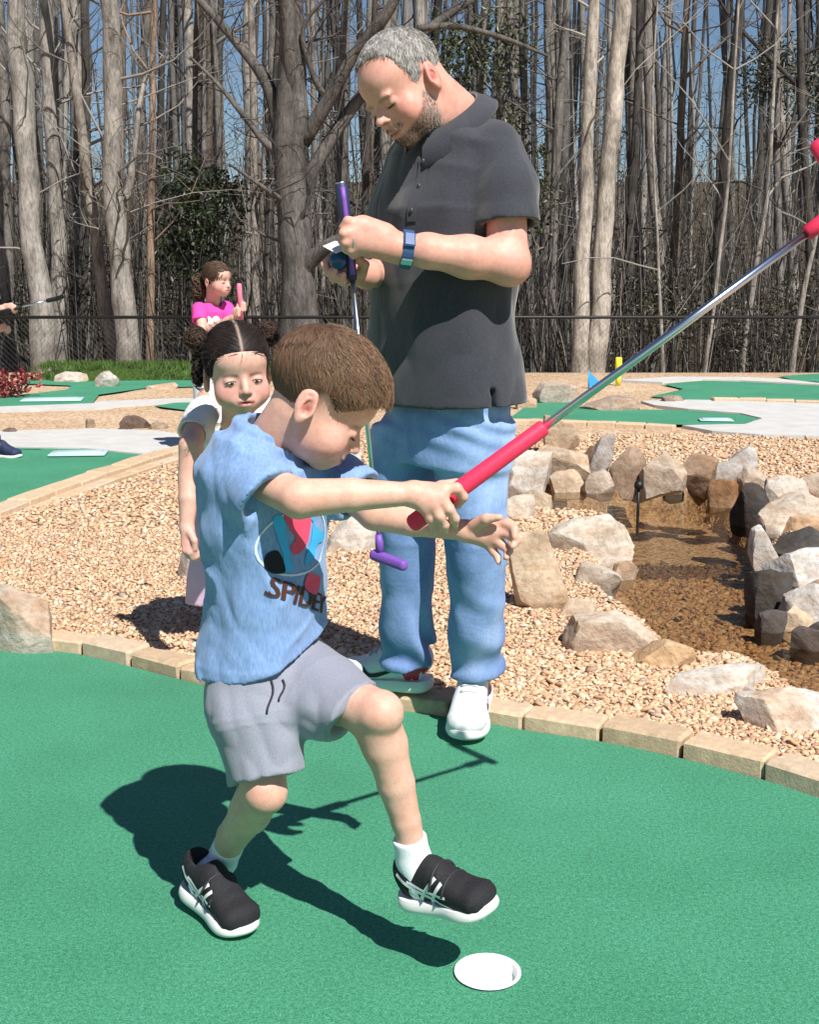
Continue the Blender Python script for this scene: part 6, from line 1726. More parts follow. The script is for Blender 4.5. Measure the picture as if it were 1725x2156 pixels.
# short grey hair
def man_hl(y, x):
    b_ = np.interp(y, [-11, -6, -3.6, -2.0, 0.6, 1.8, 3.4, 4.4, 5.4, 7.2, 9.0, 11], [-3.5, -4.5, -3.4, 3.0, 4.2, 1.2, 0.2, 4.2, 7.6, 10.0, 10.6, 11.6])
    return b_ + np.clip((x - 2.5) / 3.5, 0, 1) * np.clip((y - 4) / 2, 0, 1) * 1.6
MCc, MCr = np.array((0, 0.9, 5.1)), np.array((7.5, 9.4, 8.05))
Vc, Qc = hair_cap(MC, MR, MS, MCc, MCr, man_hl, 0.0035, 0.001, 19)
Lc = head_local(Vc, MC, MR, MS)
def grey(L_): return np.clip(0.75 + 0.3 * wav(L_, 50, 0.35) - 0.45 * np.clip((L_[:, 1] - 5) / 4, 0, 1) - 0.35 * np.clip((-3 - L_[:, 1]) / 4, 0, 1), 0.1, 1)[:, None]
hc_ = lambda L_: np.array([(0.14, 0.12, 0.10)]) * (1 - grey(L_)) + np.array([(0.46, 0.445, 0.42)]) * grey(L_)
hm = mesh_obj('hair', Vc, Qc, m_hair, man, col=hc_(Lc) * 0.8)
P, N = sample_surface(Vc, Qc, 3800, rng)
Lp = head_local(P, MC, MR, MS); e = np.linalg.norm((Lp - MCc) / MCr, axis=1); P, Lp, N = P[e > 0.95], Lp[e > 0.95], N[e > 0.95]
dl = Lp - np.array([0.5, -5.0, 12.2]); nl = N @ MR; dl = dl - nl * (dl * nl).sum(1)[:, None]; dl /= np.linalg.norm(dl, axis=1)[:, None] + 1e-9
V1, F1, C1 = strands(P, dl @ MR.T + N * 0.25, rng.uniform(0.007, 0.014, len(P)), rng.uniform(0.0006, 0.0012, len(P)), keeper(MC, MR, MS, MCc, MCr, 0.002, 0.02), rng, (1, 1, 1), (1, 1, 1), 4, 0.05)
o = mesh_obj('hair_locks', V1, F1, m_hair, hm, col=np.clip(np.repeat(hc_(Lp) * rng.uniform(0.55, 1.35, (len(P), 1)), 12, 0), 0.01, 0.8)); o['kind'] = 'stuff'

# polo shirt
m_polo, nt, b = new_mat('charcoal_pique', 0.85, 0.25)
co = objco(nt)
c1 = ramp(nt, noise(nt, 300, 3, 0.7, co), [(0.3, (0.026, 0.028, 0.037)), (0.7, (0.049, 0.052, 0.066))])
nt.links.new(c1, b.inputs['Base Color'])
n1 = bump(nt, noise(nt, 7, 4, 0.55, objco(nt, (1, 1, 0.5), (0.3, 0.5, 0)), 0.9), 0.4, 0.02)
nt.links.new(bump(nt, noise(nt, 700, 2, 0.5, co), 0.25, 0.001, n1), b.inputs['Normal'])
sock(b, 'Sheen Weight').default_value = 0.35
S = SDF()
S.loft([(*W(941, 900, 3.08), 0.222, 0.160), (*W(940, 850, 3.08), 0.220, 0.158), (*W(937, 740, 3.08), 0.214, 0.155), (*W(932, 600, 3.08), 0.204, 0.150), (*W(932, 450, 3.075), 0.196, 0.140), (*W(946, 355, 3.065), 0.180, 0.114),
        (*W(957, 300, 3.06), 0.165, 0.094), (*W(964, 262, 3.06), 0.105, 0.075), (*W(968, 245, 3.06), 0.075, 0.06)], MSIDE, 0.02, power=2.2)
a_, b_ = W(1050, 335, 2.965), W(1070, 474, 2.905)
S2 = SDF(); S2.cap(W(1040, 318, 2.98), W(1066, 400, 2.935), 0.066, 0.070, 0.03); S2.cap(W(1066, 400, 2.935), b_, 0.070, 0.069, 0.02); S2.cap(b_, b_ + unit(b_ - a_) * 0.06, 0.069, 0.069, 0.01)
hem_cut(S2, b_ - unit(W(1078, 560, 2.89) - W(1066, 440, 2.92)), b_, 0.069, 0.06, 0.006, 0.13); S.group(S2, 0.014)
a3, b3 = W(872, 345, 3.20), W(836, 470, 3.18)
S2 = SDF(); S2.cap(a3, b3, 0.072, 0.070, 0.03); S2.cap(b3, b3 + unit(b3 - a3) * 0.06, 0.069, 0.069, 0.01); hem_cut(S2, a3, b3, 0.069, 0.06, 0.006, 0.13); S.group(S2, 0.035)
def fold_m(P):
    return 0.0060 * wav(P @ np.array([[0.8, 0, 0.5], [0, 1, 0], [-0.4, 0, 0.6]]), 35, (3.2, 3.2, 3.6)) + 0.0040 * np.abs(wav(P, 36, (7, 7, 3.5))) - 0.002
S.disp(fold_m)
S.plane(W(940, 852, 3.0), (0.04, 0.02, -1))
vc = W(1038, 850, 2.90)
S.box(vc + np.array([0.0, 0.0, 0.0]), (0.006, 0.06, 0.035), rotz(0.6), 0.001, 0.002, 's')
S.cap(mn0 - np.array([0, 0, 0.02]), T(0, -2.2, -2.0), 0.070, 0.085, 0.006, 's')
V, Q = S.mesh(0.006)
polo = mesh_obj('polo_shirt', V, Q, m_polo, man)
PB = bvh_of(V, Q)
# collar: folded strip round the neck, open at the front
ring = []
nc0 = W(944, 270, 3.045); na = unit(np.array([-0.46, -0.34, 0.82])); e1 = unit(np.cross(na, np.array([0.6, -0.8, 0]))); e1 = -e1 if e1.dot([-0.8, -0.6, 0]) < 0 else e1; e2 = np.cross(na, e1)
Vc = []; nA = 40
for i, a in enumerate(np.linspace(0.30, 2 * math.pi - 0.30, nA)):
    fo = abs(math.cos(a / 2)) ** 6
    for rr, hh in ((0.080, -0.020), (0.078, 0.026), (0.085, 0.030), (0.116 + 0.016 * fo, -0.010 - 0.016 * fo), (0.112 + 0.016 * fo, -0.016 - 0.016 * fo), (0.083, 0.016)):
        dr = e1 * math.cos(a) * 1.16 + e2 * math.sin(a) * 1.0
        Vc.append(nc0 + na * (hh + 0.002) + dr * rr + np.array([0, 0, 0.004]))
Fc = grid_faces(nA, 6)
co_ = mesh_obj('collar', np.array(Vc), Fc, m_polo, polo)
fm_ = unit(np.array([-0.8, -0.6, 0]))
gO = W(860, 380, 2.93); frp = (gO, unit(np.array([0.6, -0.8, 0])), np.array([0, 0, 1.0]), -fm_)
decal('placket', [[(-0.014, -0.09), (0.014, -0.09), (0.014, 0.10), (-0.014, 0.10)]], frp, PB, m_polo, polo, 0.012, 0.0025, maxd=0.4)
for zz in (0.045, -0.01, -0.065):
    h = PB.ray_cast(Vector(gO + np.array([0, 0, zz]) + fm_ * 0.2), Vector(-fm_), 0.5)
    if h[0] is not None:
        V1, F1 = lathe([(0.0055, 0), (0.0055, 0.002), (0.004, 0.003), (0.0003, 0.0028)], (0, 0, 0), 12); M = frame_of(unit(np.cross(fm_, (0, 0, 1))), fm_)
        mesh_obj('button', V1 @ M.T + np.array(h[0]) + fm_ * 0.003, F1, simple('dark_button', (0.09, 0.09, 0.10), 0.3), polo)
# sleeve band
mb = MB(); dsl = unit(W(1078, 560, 2.89) - W(1066, 440, 2.92)); q1 = unit(np.cross(dsl, (0, 1, 0))); q2 = np.cross(dsl, q1)

# jeans
m_jean, nt, b = new_mat('faded_denim', 0.9, 0.2)
co = objco(nt)
f0 = noise(nt, 3.0, 4, 0.6, objco(nt, (1, 1, 0.55)), 0.5); f1 = noise(nt, 320, 2, 0.7, objco(nt, (1, 1, 0.4)))
c1 = ramp(nt, f0, [(0.30, (0.105, 0.185, 0.40)), (0.5, (0.235, 0.355, 0.62)), (0.70, (0.47, 0.58, 0.80))])
c2 = ramp(nt, f1, [(0.3, (0.82, 0.84, 0.88)), (0.7, (1.1, 1.08, 1.06))])
nt.links.new(mixc(nt, 1.0, mixc(nt, 1.0, c1, c2, 'MULTIPLY'), attr(nt), 'MULTIPLY'), b.inputs['Base Color'])
n1 = bump(nt, noise(nt, 10, 5, 0.6, objco(nt, (1, 1, 1.0), (0.5, 0.2, 0)), 0.4), 0.25, 0.015)
nt.links.new(bump(nt, f1, 0.2, 0.001, n1), b.inputs['Normal'])
S = SDF()
S.loft([(*W(942, 800, 3.08), 0.175, 0.120), (*W(942, 880, 3.08), 0.180, 0.130), (*W(940, 960, 3.09), 0.175, 0.125)], MSIDE, 0.04)
S.loft([(*W(992, 900, 3.03), 0.090, 0.100), (*W(994, 1000, 3.03), 0.084, 0.092), (*W(1006, 1130, 3.03), 0.070, 0.074), (*W(1006, 1280, 3.07), 0.066, 0.070), (*W(1004, 1400, 3.12), 0.066, 0.070), (*W(1002, 1460, 3.14), 0.066, 0.070)], MSIDE, 0.04)
S.loft([(*W(862, 900, 3.14), 0.086, 0.098), (*W(850, 1000, 3.14), 0.082, 0.090), (*W(857, 1130, 3.14), 0.066, 0.072), (*W(857, 1280, 3.18), 0.064, 0.070), (*W(858, 1380, 3.21), 0.068, 0.072), (*W(858, 1420, 3.22), 0.068, 0.072)], MSIDE, 0.04)
def fold_j(P):
    low = smooth01((0.42 - P[:, 2]) / 0.25)
    kn = np.exp(-((P[:, 2] - 0.50) / 0.10) ** 2)
    d1 = np.sin(P[:, 2] * 62 + 7 * np.sin(P[:, 0] * 9 + P[:, 1] * 6) + 3 * wav(P, 3, 3))
    return 0.013 * low * d1 * (0.6 + 0.4 * wav(P, 37, 5)) + 0.0035 * wav(P, 38, (4, 4, 3)) + 0.008 * kn * np.abs(wav(P, 39, (5, 5, 9))) + 0.0022 * np.exp(-((P[:, 2] - 0.80) / 0.07) ** 2) * np.sin(P[:, 2] * 130 + P[:, 0] * 45 + 2 * wav(P, 41, 4))
S.disp(fold_j)
S.plane(W(1000, 1440, 3.05), (0.08, 0.10, -1))
S2 = SDF()
V, Q = S.mesh(0.006)
# worn lighter thighs and knees
wear = np.exp(-((V[:, 2] - 0.72) / 0.13) ** 2) * np.clip(0.5 + 1.2 * np.sin(1.0) * (-(V[:, 1] - 3.05)) * 8, 0, 1)
jc = 1 + 0.45 * wear[:, None] * np.array([(1.1, 1.0, 0.8)]) - 0.15 * np.clip((0.35 - V[:, 2]) / 0.3, 0, 1)[:, None]
jeans = mesh_obj('jeans', V, Q, m_jean, man, col=np.clip(jc, 0.5, 1.6))
# shoes
m_wl = simple('white_leather', (0.70, 0.71, 0.72), 0.45, 0.5, nscale=60, namp=0.04, bstr=0.15, bscale=300)
m_rd = simple('red_leather', (0.62, 0.035, 0.075), 0.45, 0.5, namp=0.06)
def swoosh(k):
    top = spline([(0.0, 0.0), (0.10, -0.33), (0.22, -0.36), (0.5, -0.20), (1.0, 0.10)], 14); bot = spline([(1.0, 0.10), (0.5, -0.34), (0.22, -0.58), (0.02, -0.45), (0.0, 0.0)], 14)
    P = []
    for i in range(13): P.append([tuple(top[i]), tuple(top[i + 1]), tuple(bot[12 - i]), tuple(bot[13 - i])])
    return P
m_lace = simple('grey_white_lace', (0.52, 0.54, 0.56), 0.8)
def man_shoe(heel, toe, L_):
    o, fr, tb = shoe(man, heel, toe, (0, 0, 1), L_, 0.108, m_wl, m_sole, sole_h=0.030, up_h=0.92, res=0.0035)
    T_, R, k, w, z0, h = fr
    for sg in (-1, 1):
        fm = (T_(sg * 0.10, 0, 0), R[:, 1], R[:, 2], -sg * R[:, 0])
        X = lambda f: f * L_; Z = lambda f: z0 + h * f
        decal('heel_panel', [[(X(-0.02), Z(-0.1)), (X(0.24), Z(-0.1)), (X(0.30), Z(0.9)), (X(0.22), Z(1.35)), (X(-0.02), Z(1.45))]], fm, tb, m_rd, o, 0.012, 0.0012)
        decal('logo_mark', [[(X(0.66 - 0.56 * x), Z(1.05 + 1.35 * y + 0.25 * x)) for x, y in pl] for pl in swoosh(1)], fm, tb, m_black, o, 0.012, 0.0024)
    mb = MB()
    for q in range(5):
        f = 0.40 + 0.055 * q
        pts = [T_(w * 0.40 * c_, L_ * f, z0 + h * (2.25 - 0.28 * q) - 0.006 * abs(c_) ** 2) for c_ in np.linspace(-1, 1, 7)]
        pts = [np.array(tb.ray_cast(Vector(p + R[:, 2] * 0.05), Vector(-R[:, 2]), 0.2)[0] or p) + R[:, 2] * 0.002 for p in pts]
        mb = MB(); mb.tube(pts, 0.0034, 6, (1, 1, 1)); mb.obj('lace', m_lace, o)
    return o, fr
man_shoe((0.185, 3.235, 0.056), (0.137, 2.965, 0.004), 0.285)
man_shoe((0.066, 3.250, 0.050), (-0.20, 3.315, 0.048), 0.28)
# watch
wq = W(853, 525, 2.828); wa = unit(W(985, 541, 2.85) - mw)
w1 = unit(np.cross(wa, (0, 0, 1))); w2 = np.cross(w1, wa); wc = wq + wa * 0.002
watch = thing('wristwatch', tuple(wc), 'blue wristwatch on the wrist of the man', 'watch')
V1 = []; nn = 32
for ti in np.linspace(0, 2 * math.pi, nn, endpoint=False):
    for rr, ww in ((0.0290, -0.014), (0.0405, -0.012), (0.0405, 0.012), (0.0290, 0.014)):
        V1.append(wc + wa * ww + (w1 * math.cos(ti) * 1.0 + w2 * math.sin(ti) * 1.06) * rr)
F1 = [(i * 4 + j, ((i + 1) % nn) * 4 + j, ((i + 1) % nn) * 4 + (j + 1) % 4, i * 4 + (j + 1) % 4) for i in range(nn) for j in range(4)]
mesh_obj('band', np.array(V1), F1, simple('navy_band', (0.035, 0.085, 0.21), 0.6), watch, smooth=False)
cd = unit(np.array([-0.1, -0.85, 0.5])); cd = unit(cd - wa * cd.dot(wa)); Mx = np.stack([wa, np.cross(cd, wa), cd], 1)
V1, F1 = bevbox(wc + cd * 0.0415, (0.026, 0.034, 0.009), Mx, 0.003); mesh_obj('case', V1, F1, simple('navy_glass', (0.03, 0.09, 0.24), 0.15, 0.6), watch, smooth=False)
cd2 = unit(np.array([0, -0.75, -0.65])); cd2 = unit(cd2 - wa * cd2.dot(wa)); Mx = np.stack([wa, np.cross(cd2, wa), cd2], 1)
V1, F1 = bevbox(wc + cd2 * 0.0415, (0.025, 0.016, 0.005), Mx, 0.0015); mesh_obj('clasp', V1, F1, m_steel, watch, smooth=False)
# ring
rc = (HK[2] * 0.55 + W(727, 511, 2.776) * 0.45); ra_ = unit(W(727, 511, 2.776) - HK[2]); r1 = unit(np.cross(ra_, (0, 0, 1))); r2 = np.cross(ra_, r1)
ringo = thing('finger_ring', tuple(rc), 'silver ring on the finger of the man', 'ring')
mb = MB(); mb.tube([rc + (r1 * math.cos(a) + r2 * math.sin(a)) * 0.0152 for a in np.linspace(0, 2 * math.pi, 25)], 0.0022, 8); mb.obj('band', m_steel, ringo)
# ball, card, pencil, purple putter
m_ball = simple('blue_ball', (0.012, 0.055, 0.17), 0.3, 0.5)
bc_ = W(713, 549, 2.845); V1, F1 = ICO3
# dimples
Vd = V1.copy(); rr = np.random.default_rng(3); dc = np.array([unit(v) for v in ICO3[0][::6]])
Vd = Vd * (1 - 0.02 * np.clip((np.max(Vd @ dc.T, axis=1) - 0.992) / 0.008, 0, 1))[:, None]
tag(mesh_obj('golf_ball', Vd * 0.0214 + bc_, F1, m_ball, None, base=tuple(bc_)), 'dark blue golf ball held in the hand of the man', 'golf ball')
m_card = simple('white_card', (0.78, 0.78, 0.76), 0.6, 0.3, namp=0.03)
cc_ = W(716, 516, 2.835); cx_ = unit(W(736, 528, 2.85) - W(690, 500, 2.82)); cn = unit(np.array([-0.25, -0.35, 0.9])); cy_ = unit(np.cross(cn, cx_)); cx_ = np.cross(cy_, cn)
V1, F1 = bevbox(cc_, (0.055, 0.075, 0.0012), np.stack([cx_, cy_, cn], 1), 0.0003)
tag(mesh_obj('scorecard', V1, F1, m_card, None, smooth=False, base=tuple(cc_)), 'small white scorecard held by the man', 'card')
m_pur = simple('purple_rubber', (0.20, 0.085, 0.42), 0.5, 0.4, namp=0.06); m_purd = simple('dark_navy_rubber', (0.03, 0.035, 0.085), 0.5, 0.4)
g0, g1, g2, g3 = W(718, 385, 2.85), W(743, 590, 2.85), W(744, 598, 2.85), W(798, 1136, 2.85)
pm_ = thing('putter', tuple(g3), 'putter with purple grip and purple head hanging from the hand of the man', 'putter', 'putters')
ax2 = unit(g1 - g0)
mb = MB(); mb.tube([g0, g0 + ax2 * 0.004, g0 + ax2 * 0.06, g1 - ax2 * 0.01, g1], [0.0115, 0.0145, 0.0140, 0.0105, 0.009], 16); og = mb.obj('grip', m_purd, pm_)
mb = MB(); sx_ = np.array([0.25, -0.97, 0.05]); sx_ = unit(sx_ - ax2 * sx_.dot(ax2))
pts = [g0 + ax2 * t_ + sx_ * (0.0105 - 0.010 * t_) for t_ in np.linspace(0.01, 0.20, 8)]
mb.tube(pts, 0.0078, 8, None, True, 0.8); mb.obj('stripe', m_pur, og)
mb = MB(); mb.tube([g0 - ax2 * 0.002, g0 + ax2 * 0.003], 0.0125, 14); mb.obj('cap', m_steel, og)
mb = MB(); mb.tube([g2 - ax2 * 0.02, g3], [0.0062, 0.0052], 12); mb.obj('shaft', m_steel, pm_)
mb = MB(); mb.tube([g3 - ax2 * 0.012, g3 + ax2 * 0.006, W(800, 1166, 2.85)], [0.0075, 0.0095, 0.010], 12); mb.obj('hosel', m_pur, pm_)
S = SDF(); h0, h1 = W(790, 1170, 2.86), W(848, 1192, 2.80); S.cap(h0, h1, 0.0125, 0.011, 0.006); hx = unit(h1 - h0); S.box((h0 + h1) / 2 + np.array([0, 0, 0.004]), (np.linalg.norm(h1 - h0) / 2 + 0.008, 0.010, 0.009), np.stack([hx, unit(np.cross((0, 0, 1), hx)), np.cross(hx, unit(np.cross((0, 0, 1), hx)))], 1), 0.004, 0.008)
V1, Q1 = S.mesh(0.003); mesh_obj('club_head', V1, Q1, m_pur, pm_)
# ------------------------------------------------------------------ girl in white
gir = thing('person', (W(515, 1500, 3.55)[0], 3.55, 0.03), 'dark haired girl in white top leaning out behind the boy', 'person')
GC, GR_, GS = np.array([-0.466, 3.4, 0.880]), pose(-72, 6, -4), 1.16
S = SDF()
T = head_ops(S, GC, GR_, GS, 'girl')
gn = W(500, 905, 3.740)
S.cap(T(0, -1.6, -3.0), gn, 0.042, 0.046, 0.02)
S.loft([(*W(515, 1120, 3.860), 0.11, 0.08), (*W(508, 960, 3.800), 0.12, 0.075), (*W(500, 905, 3.760), 0.10, 0.05)], (1, 0, 0), 0.02)
ga, ge, gw = W(418, 868, 3.630), W(396, 1005, 3.500), W(393, 1112, 3.460)
limb(S, [ga, W(402, 940, 3.510), ge], [0.024, 0.0345, 0.0285]); limb(S, [ge, W(396, 1050, 3.480), gw], [0.0285, 0.0275, 0.0195])
gk = [W(388, 1142, 3.445), W(396, 1145, 3.440), W(403, 1144, 3.442), W(408, 1141, 3.450)]
for q in gk: S.cap(gw, q, 0.016, 0.0115, 0.010)
for i, q in enumerate(gk):
    finger(S, [q, q + np.array([0.004, -0.012, -0.022]), q + np.array([0.012, -0.006, -0.040 + 0.003 * abs(i - 1)]), q + np.array([0.014, 0.010, -0.046])], [0.0105, 0.0092, 0.0082, 0.0068])
finger(S, [W(400, 1122, 3.440), W(409, 1138, 3.425), W(410, 1156, 3.425)], [0.012, 0.0095, 0.0075])
gb, gf, gv = W(592, 870, 3.760), W(606, 1000, 3.740), W(600, 1110, 3.700)
limb(S, [gb, gf, gv], [0.024, 0.029, 0.02]); S.cap(gv, W(600, 1150, 3.690), 0.018, 0.014, 0.01)
limb(S, [W(480, 1180, 3.860), W(478, 1330, 3.840), G(486, 1378, 0.07)], [0.06, 0.04, 0.028]); limb(S, [W(560, 1180, 3.860), W(562, 1330, 3.840), G(566, 1378, 0.07)], [0.06, 0.04, 0.028])
V, Q = S.mesh(0.0042)
L = head_local(V, GC, GR_, GS)
col = np.tile(np.array(SKIN_G), (len(V), 1)) * (1 + 0.04 * wav(V, 65, 9)[:, None])
col = np.where((V[:, 2] > 0.78)[:, None], paint_face(col, L, 'girl', (0.50, 0.13, 0.14), (0.66, 0.27, 0.26), (0.10, 0.06, 0.045)), col)
col = mixcol(col, (0.66, 0.32, 0.29), 0.5 * np.exp(-((V - gk[1]) ** 2).sum(1) / 0.04 ** 2))
go_ = mesh_obj('body', V, Q, m_skin, gir, col=col)
m_eyew = simple('eye_white', (0.62, 0.60, 0.58), 0.2, 0.5, namp=0.02); m_iris = simple('brown_iris', (0.05, 0.026, 0.014), 0.15, 0.6)
def eyes(parent, C, R, s):
    u = 0.01 * s
    for x in (-1, 1):
        V1, F1 = ICO3
        c = C + R @ (np.array([x * 2.9, 9.05, 0.75]) * u)
        P = c + (V1 * np.array([1.15, 0.85, 0.45]) * u) @ R.T
        o = mesh_obj('eye', P, F1, m_eyew, parent)
        c2 = C + R @ (np.array([x * 2.85, 9.55, 0.72]) * u)
        mesh_obj('iris', c2 + (V1 * np.array([0.52, 0.42, 0.46]) * u) @ R.T, F1, m_iris, o)
        pts = [C + R @ (np.array([x * (2.9 + 1.25 * t), 9.75 - 0.35 * t * t, 1.12 - 0.42 * t * t]) * u) for t in np.linspace(-1, 1, 11)]
        mb = MB(); mb.tube(pts, 0.12 * u, 6, (1, 1, 1)); mb.obj('eyelash', m_dark, o)
eyes(go_, GC, GR_, GS)
def girl_hl(y, x):
    return np.interp(y, [-11, -6, -2.5, -1.6, 0.4, 2.0, 4.0, 6.0, 8.0, 10, 12], [-3.0, -4.0, -2.0, 1.0, 3.0, 0.6, 1.2, 3.6, 5.8, 7.4, 8.6])
GCc, GCr = np.array((0, 0.8, 5.2)), np.array((7.7, 9.6, 8.2))
DKH0, DKH1 = (0.013, 0.009, 0.008), (0.045, 0.028, 0.022)
Vc, Qc = hair_cap(GC, GR_, GS, GCc, GCr, girl_hl, 0.0035, 0.0, 9)
Lc = head_local(Vc, GC, GR_, GS)
part = np.exp(-(Lc[:, 0] / 0.28) ** 2) * (Lc[:, 1] > -1) * (Lc[:, 2] > 5)
hc0 = mixcol(np.tile(np.array(DKH0), (len(Vc), 1)), (0.40, 0.28, 0.23), part)
gh = mesh_obj('hair', Vc, Qc, m_hair, gir, col=hc0)
rng = np.random.default_rng(71)
P, N = sample_surface(Vc, Qc, 3200, rng)
Lp = head_local(P, GC, GR_, GS); e = np.linalg.norm((Lp - GCc) / GCr, axis=1); ok = (e > 0.95) & ((np.abs(Lp[:, 0]) > 0.35) | (Lp[:, 1] < -1)); P, Lp, N = P[ok], Lp[ok], N[ok]
bun = np.stack([np.sign(Lp[:, 0]) * 6.6, np.full(len(Lp), -2.0), np.full(len(Lp), 10.0)], 1)
dl = bun - Lp; nl = N @ GR_; dd_ = np.linalg.norm(dl, axis=1); dl = dl - nl * (dl * nl).sum(1)[:, None]; dl /= np.linalg.norm(dl, axis=1)[:, None] + 1e-9
LL = np.minimum(rng.uniform(0.03, 0.06, len(P)), dd_ * 0.01 + 0.004)
V1, F1, C1 = strands(P, dl @ GR_.T, LL, rng.uniform(0.0006, 0.0012, len(P)), keeper(GC, GR_, GS, GCc, GCr, 0.002, 0.012), rng, DKH0, DKH1, 5, -0.07, grav=(0, 0, 0.0))
o = mesh_obj('hair_locks', V1, F1, m_hair, gh, col=C1); o['kind'] = 'stuff'
P, N = sample_surface(Vc, Qc, 420, rng); Lp = head_local(P, GC, GR_, GS); ok = np.linalg.norm((Lp - GCc) / GCr, axis=1) > 0.95; P, N = P[ok], N[ok]
V1, F1, C1 = strands(P, N * 0.8 + rng.normal(size=P.shape) * 0.7, rng.uniform(0.015, 0.04, len(P)), rng.uniform(0.0003, 0.0006, len(P)), lambda q, t: q, rng, DKH0, (0.09, 0.055, 0.042), 6, 0.25)
o = mesh_obj('flyaway_hair', V1, F1, m_hair, gh, col=C1); o['kind'] = 'stuff'
def curls(parent, c, rad, n, rng, c0, c1, hang=0.0, name='bun', w=(0.0009, 0.0018), clump=1.0):
    """curly bunch: spiralling locks round a centre"""
    m = 12; u = rng.normal(size=(n, 3)); u /= np.linalg.norm(u, axis=1)[:, None]
    base = np.array(c) + u * np.array(rad) * rng.uniform(0.3, 0.9, (n, 1))
    a1 = rng.normal(size=(n, 3)); a1 /= np.linalg.norm(a1, axis=1)[:, None]; a2 = np.cross(a1, u); a2 /= np.linalg.norm(a2, axis=1)[:, None] + 1e-9; a1 = np.cross(a2, u)
    P = np.zeros((n, m, 3)); R0 = rng.uniform(0.006, 0.016, n) * clump
    for k in range(m):
        t = k / (m - 1) * 2 * math.pi * 1.3
        P[:, k] = base + R0[:, None] * (a1 * math.cos(t) + a2 * math.sin(t)) + u * 0.010 * k / m + np.array([0, 0, -hang * k / m])
    R = rng.uniform(*w, n)[:, None] * np.ones(m)[None]
    V, F = tubes_many(P, R, 3)
    C = np.repeat(np.array(c0)[None] + (np.array(c1) - np.array(c0))[None] * rng.random((n, 1)) ** 1.5, m * 3, 0)
    o = mesh_obj(name, V, F, m_hair, parent, col=C); o['kind'] = 'stuff'; return o
for sx in (1, -1):
    bc2 = GC + GR_ @ (np.array([sx * 8.2, -2.2, 9.6]) * 0.01 * GS)
    S = SDF(); S.ell(bc2, (0.022, 0.021, 0.026), None); V1, Q1 = S.mesh(0.005)
    mesh_obj('bun_core', V1, Q1, m_hair, gh, col=np.tile(np.array(DKH0), (len(V1), 1)))
    curls(gh, bc2, (0.028, 0.026, 0.032), 420, rng, (0.03, 0.018, 0.014), (0.16, 0.09, 0.065), 0.006, w=(0.0006, 0.0012))
c3 = GC + GR_ @ (np.array([8.6, -1.5, 3.0]) * 0.01 * GS)
curls(gh, c3 + np.array([0.0, 0.02, 0.01]), (0.012, 0.012, 0.05), 160, rng, (0.02, 0.013, 0.010), (0.10, 0.055, 0.04), 0.03, 'side_curl')
# white top
m_wtee = simple('white_cotton', (0.78, 0.78, 0.77), 0.9, 0.2, nscale=10, namp=0.05, bstr=0.35, bscale=14, bdist=0.02)
S = SDF()
S.loft([(*W(520, 1080, 3.850), 0.138, 0.105), (*W(512, 980, 3.820), 0.135, 0.10), (*W(505, 915, 3.770), 0.132, 0.080), (*W(501, 880, 3.750), 0.105, 0.058), (*W(499, 862, 3.740), 0.07, 0.045)], (1, 0, 0), 0.02, power=2.2)
for (p, q) in ((W(430, 870, 3.655), W(404, 914, 3.56)), (W(582, 868, 3.760), W(606, 912, 3.750))):
    S2 = SDF(); S2.cap(p, q, 0.048, 0.044, 0.02); S2.cap(q, q + unit(q - p) * 0.04, 0.044, 0.044, 0.01); hem_cut(S2, p, q, 0.044, 0.012, 0.004, 0.08); S.group(S2, 0.02)
S.disp(lambda P: 0.0035 * wav(P, 66, (8, 8, 5)))
S.cap(gn - np.array([0, -0.02, 0.01]), T(0, 0, -4), 0.052, 0.060, 0.006, 's')
V, Q = S.mesh(0.0045); mesh_obj('top', V, Q, m_wtee, gir)
m_lil = simple('lilac_cotton', (0.66, 0.46, 0.62), 0.9, 0.2, nscale=12, namp=0.06, bstr=0.35, bscale=12, bdist=0.02)
S = SDF(); S.loft([(*W(512, 1040, 3.840), 0.135, 0.095), (*W(508, 1120, 3.860), 0.160, 0.120), (*W(506, 1220, 3.860), 0.168, 0.135), (*W(506, 1310, 3.860), 0.176, 0.145)], (1, 0, 0), 0.02)
S.disp(lambda P: 0.007 * np.sin(np.arctan2(P[:, 1] - 3.86, P[:, 0] - W(524, 1200, 3.860)[0]) * 11 + 2 * wav(P, 4, 2)) * smooth01((0.7 - P[:, 2]) / 0.3))
S.plane(W(526, 1282, 3.740), (0, 0, -1)); V, Q = S.mesh(0.006); mesh_obj('skirt', V, Q, m_lil, gir)
for xx in (478, 566):
    g_ = G(xx + 8, 1388, 0.045); shoe(gir, g_ + np.array([0, 0.06, 0]), g_ + np.array([0, -0.15, 0]), (0, 0, 1), 0.21, 0.08, m_wl, m_sole, res=0.005)

# ------------------------------------------------------------------ girl in pink
gp = thing('person', (W(445, 958, 8.1)[0], 8.1, 0), 'small girl in bright pink T-shirt far back holding up a pink putter', 'person')
KC, KR, KS = W(452, 596, 8.05), pose(-32, 4, 2), 1.02
S = SDF(); T = head_ops(S, KC, KR, KS, 'girl')
kn = W(448, 640, 8.1); S.cap(T(0, -1.6, -3.0), kn, 0.040, 0.044, 0.02)
S.loft([(*W(444, 760, 8.1), 0.10, 0.08), (*W(448, 655, 8.1), 0.11, 0.06)], (0.55, 0.83, 0), 0.02)
ka, ke, kw = W(420, 652, 8.0), W(428, 700, 7.9), W(490, 668, 7.82)
limb(S, [ka, ke, kw], [0.036, 0.030, 0.020]); kb, kf, kv = W(478, 650, 8.16), W(496, 694, 8.06), W(506, 662, 7.86)
limb(S, [kb, kf, kv], [0.036, 0.028, 0.019])
